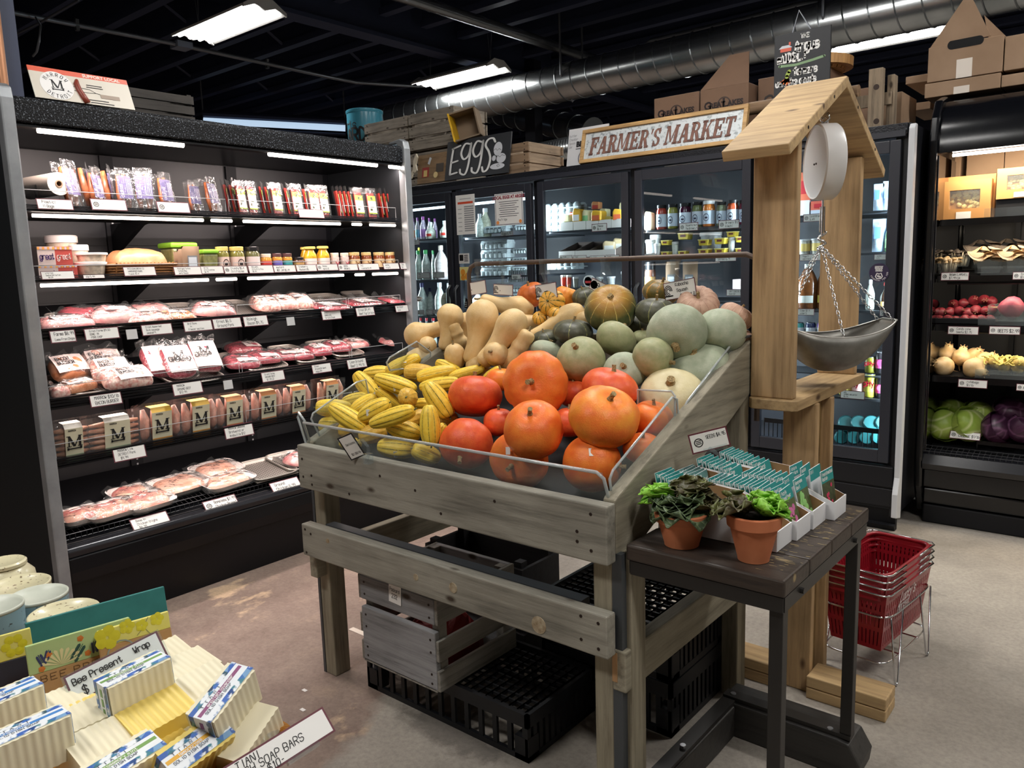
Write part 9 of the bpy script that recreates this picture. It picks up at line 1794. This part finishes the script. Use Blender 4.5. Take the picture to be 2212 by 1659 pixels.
def soap(lab,col,m_):
    """wrapped bar: the sleeve goes round the middle of the bar"""
    def b(t):
        obj('bar',ridged(SW,SH_,SD),m_,t,smooth=50,local=True)
        if not lab: return
        e=.0006; x0,x1=-SW/2-e,SW/2+e; y0,y1=-SD*.5-.0024,SD*.30; f=MB()
        obj('sleeve',MB().box(x0-.0004,x1+.0004,-SD*.42,SD*.36,SH_+.0002,SH_+.0009).box(x0-.001,x0-.0003,-SD*.42,SD*.36,0,SH_+.0009).box(x1+.0003,x1+.001,-SD*.42,SD*.36,0,SH_+.0009),SLV,t,local=True)
        zt_=SH_+.0011; fm=MB()
        for ya,yb in ((-SD*.42,-SD*.24),(SD*.2,SD*.36)):fm.box(x0-.0012,x1+.0012,ya,yb,SH_+.0009,zt_).box(x0-.0014,x0-.001,ya,yb,0,zt_).box(x1+.001,x1+.0014,ya,yb,0,zt_)
        obj('floral_edge',fm,FLO,t,local=True); obj('band',MB().box(x0+.001,x1-.001,-SD*.04,SD*.08,SH_+.0009,zt_).box(x0-.0014,x0-.001,-SD*.1,SD*.02,.008,.018).box(x0-.0014,x0-.001,-SD*.1,SD*.02,.021,.031).box(x0-.0014,x0-.001,-SD*.1,SD*.02,.034,.044),pm(col),t,local=True)
        im=MB(); wt=MB(); F= lambda y:Mx.Translation((-SW*.42,y,zt_+.0002)); hand(im,'TIANI',Mx.Translation((-SW*.36,SD*.1,zt_+.0002)),.0036,sx=1.3,wd=.0007,gap=6,rnd_=False); hand(im,'SOLID DISH SOAP',F(-SD*.16),.0036,sx=1.0,wd=.0006,rnd_=False)
        hand(wt,lab,Mx.Translation((-SW*.3,-SD*.02,zt_+.0002)),.0034,wd=.0006,sx=1.0); obj('lettering',im,pm((70,76,90)),t,local=True); obj('band_lettering',wt,WHITE,t,local=True)
    return b
Yw,Xw=V((0,1,0)),V((1,0,0))
def put(key,lab,col,m_,px,py,d,yaw,tilt,label,roll=0,pitch=0):
    """bar centred at photo pixel/depth; local x turned to world Y + yaw"""
    c=dep(px,py,d); R_=Mx.Rotation(PI/2+yaw,4,'Z')@Mx.Rotation(tilt,4,'Y')@Mx.Rotation(roll,4,'X'); o=R_@V((0,0,SH_/2))
    return good(key,soap(lab,col,m_),'soap_bar',c-V(o),label,'soap','soap bars in the wicker basket',rot=R_.to_euler())
LVC,BLC,GRC,YLC=(140,80,120),(70,130,196),(120,160,90),(224,170,60)
put('lav','english lavender',LVC,IV,487,1524,.94,.33,-.34,'soap bar with a purple lavender band propped up at the right',.12); put('grn','rosemary mint',GRC,IV,293,1484,.97,.03,-.06,'soap bar with a green band standing on yellow soap')
put('blu','unscented',BLC,IV,62,1614,.86,.0,-.02,'nearest soap bar with a blue band at the lower left corner'); put('blu','unscented',BLC,IV,8,1544,.93,.04,-.02,'soap bar with a blue band behind the nearest one at the left edge')
put('lem','lemongrass',YLC,YS,416,1634,.90,.14,-.1,'yellow soap bar with an orange lemongrass band lying low in front',.55); put('grn','rosemary mint',GRC,IV,268,1672,.88,.12,-.05,'soap bar with a green band cut by the bottom of the photo',.3)
put('yel', None, None,YS,338,1560,.955,.06,-.05,'plain yellow soap bar lying under the green banded one',-1.25); put('yel', None, None,YS,230,1545,.99,.1,0,'plain yellow soap bar behind, under the green banded bar',-1.3)
put('ivo', None, None,IV,142,1540,.98,.14,.06,'plain ivory soap bar lying at the left below the kraft packet',-1.25); put('ivo', None, None,IV,190,1570,.945,-.04,-.04,'plain ivory soap bar lying in the middle of the left row',-1.45); put('ivo', None, None,IV,222,1622,.905,.1,.05,'plain ivory soap bar lying at the front of the left row',-1.2)
put('ivo', None, None,IV,398,1462,1.06,.2,.08,'plain ivory soap bar lying right of the green banded bar',-1.3); put('ivo', None, None,IV,432,1500,1.02,.05,-.08,'plain ivory soap bar behind the lavender bar',-1.25); put('ivo', None, None,IV,541,1606,.945,.34,-.36,'plain ivory soap bar leaning under the lavender bar',.1)
put('ivo', None, None,IV,345,1440,1.09,.1,0,'plain ivory soap bar at the back beside the Bee Present card',-1.3); put('yel', None, None,YS,330,1640,.93,.1,0,'plain yellow soap bar deep in the basket',-1.3); put('ivo', None, None,IV,455,1590,.985,.2,0,'plain ivory soap bar deep in the basket at the right',-1.3)
GWK=wood('golden_wicker',(202,142,62),(160,100,34),1,4,.45,knots=False)
R0=[dep(425,1432,1.12),dep(520,1470,1.08),dep(590,1502,1.05),dep(638,1538,1.0),dep(644,1566,.975),dep(610,1600,.95),dep(540,1640,.92),dep(450,1690,.88),dep(300,1790,.82)]
zr=.835
R0=[V((p.x,min(p.y,.5),zr)) for p in (at(425,1432,2,zr+.01),at(520,1472,2,zr),at(590,1505,2,zr),at(636,1538,2,zr),at(643,1566,2,zr),at(605,1602,2,zr),at(520,1650,2,zr),at(420,1705,2,zr))]
R0+=[V((R0[-1].x-.16,R0[-1].y-.14,zr)),V((-1.06,.12,zr)),V((-1.22,.22,zr)),V((-1.2,.36,zr)),V((-1.05,.46,zr))]
def loopc(P,n_=6):
    out=[]; N=len(P)
    for i in range(N):
        a,b,c,d=P[i-1],P[i],P[(i+1)%N],P[(i+2)%N]
        for k in range(n_):t_=k/n_; out.append(.5*((2*b)+(c-a)*t_+(2*a-5*b+4*c-d)*t_*t_+(3*b-a-3*c+d)*t_**3))
    return out
LP_=loopc(R0); cen=sum(LP_,V((0,0,0)))/len(LP_)
bk=thing('wicker_basket','golden wicker basket full of soap bars in the near left corner','basket',(cen.x,cen.y,TZ+.001)); rm=MB(); N=len(LP_)
hel=[]
for i in range(N*10):
    f=i/10; j=int(f)%N; a,b=LP_[j],LP_[(j+1)%N]; p=a.lerp(b,f-int(f)); d=(b-a).normalized(); s_=d.cross(V((0,0,1))); hel.append(p+s_*(.0075*math.cos(f*5.5))+V((0,0,.0075*math.sin(f*5.5))))
rm.tube(LP_,.0078,8,closed=True); obj('rim',rm,GWK,bk,smooth=180); obj('rim_wrap',MB().tube(hel,.0022,4,closed=True),GWK,bk)
sd=MB()
for k in range(7):
    f=.97-.025*k; z=zr-.010*(k+1)
    if z>TZ+.004:sd.tube([V((cen.x+(p.x-cen.x)*f,cen.y+(p.y-cen.y)*f,z)) for p in LP_],.0055,6,closed=True)
obj('woven_side',sd,GWK,bk,smooth=180); btm=[V((cen.x+(p.x-cen.x)*.82,cen.y+(p.y-cen.y)*.82,TZ+.004)) for p in LP_]; obj('bottom',MB().add(btm,[list(range(len(btm)))]),GWK,bk)
p=[dep(490,1655,.86),dep(705,1520,.93),dep(722,1582,.925),dep(545,1694,.85)]; X=(p[1]-p[0])+(p[2]-p[3]); up=(p[0]-p[3])+(p[1]-p[2]); c=(p[0]+p[1]+p[2]+p[3])/4; wd,ht=X.length/2*1.15,up.length/2; X.normalize(); c=c-X*wd*.08; T=frame(c,X,up)
t=thing('price_card','white Tiani dish soap bars card with a maroon border clipped to the wicker rim','price tag',c-V((0,0,.04))); obj('card',MB().mt(0).boxc((0,0,0),(wd,ht,.0016),T).mt(1).boxc((0,0,.0005),(wd*.965,ht*.86,.0016),T),[MAR,WHITE],t)
im=MB(); hh=ht*.25
for s,x,y,k in (('TIANI',-.36,.14,1),('DISH SOAP BARS',-.40,-.16,1.05),('$10-',-.14,-.44,.9)):hand(im,s,T@Mx.Translation((x*wd,y*ht,.0016)),hh*k,sx=.82*min(1,wd*.84/hwid(s,hh*k,.82)),slant=.12,wd=hh*.12)
obj('lettering',im,INK,t); cl=MB().boxc((wd*.16,-ht*.56,.004),(wd*.3,ht*.14,.010),T).tube([T@V((.06*wd,ht*.5,-.004)),T@V((.02*wd,ht*.62,-.02)),T@V((-.0*wd,ht*.55,-.04))],.006,6); obj('clip',cl,CLEAR,t)
for i,(x,y,l) in enumerate(((658,1491,'small white paper scrap on the floor left of the stand'),(654,1533,'thin white paper strip on the floor above the soap card'),(1112,1590,'tiny paper scrap stuck low near the black tray'))):
    c=at(x,y,2,.001); o=obj('paper_scrap',MB().boxc(c,(.02,.012,.0008), None),WHITE); tag(o,l,'paper scrap')
tp=at(765,1360,2,.001); q_=at(800,1362,2,.001); o=obj('floor_tape',MB().box(tp.x-.02,q_.x+.1,tp.y-.012,tp.y+.012,.0002,.0012),pm((226,214,200))); tag(o,'short white tape strip on the floor behind the left stand leg','tape')
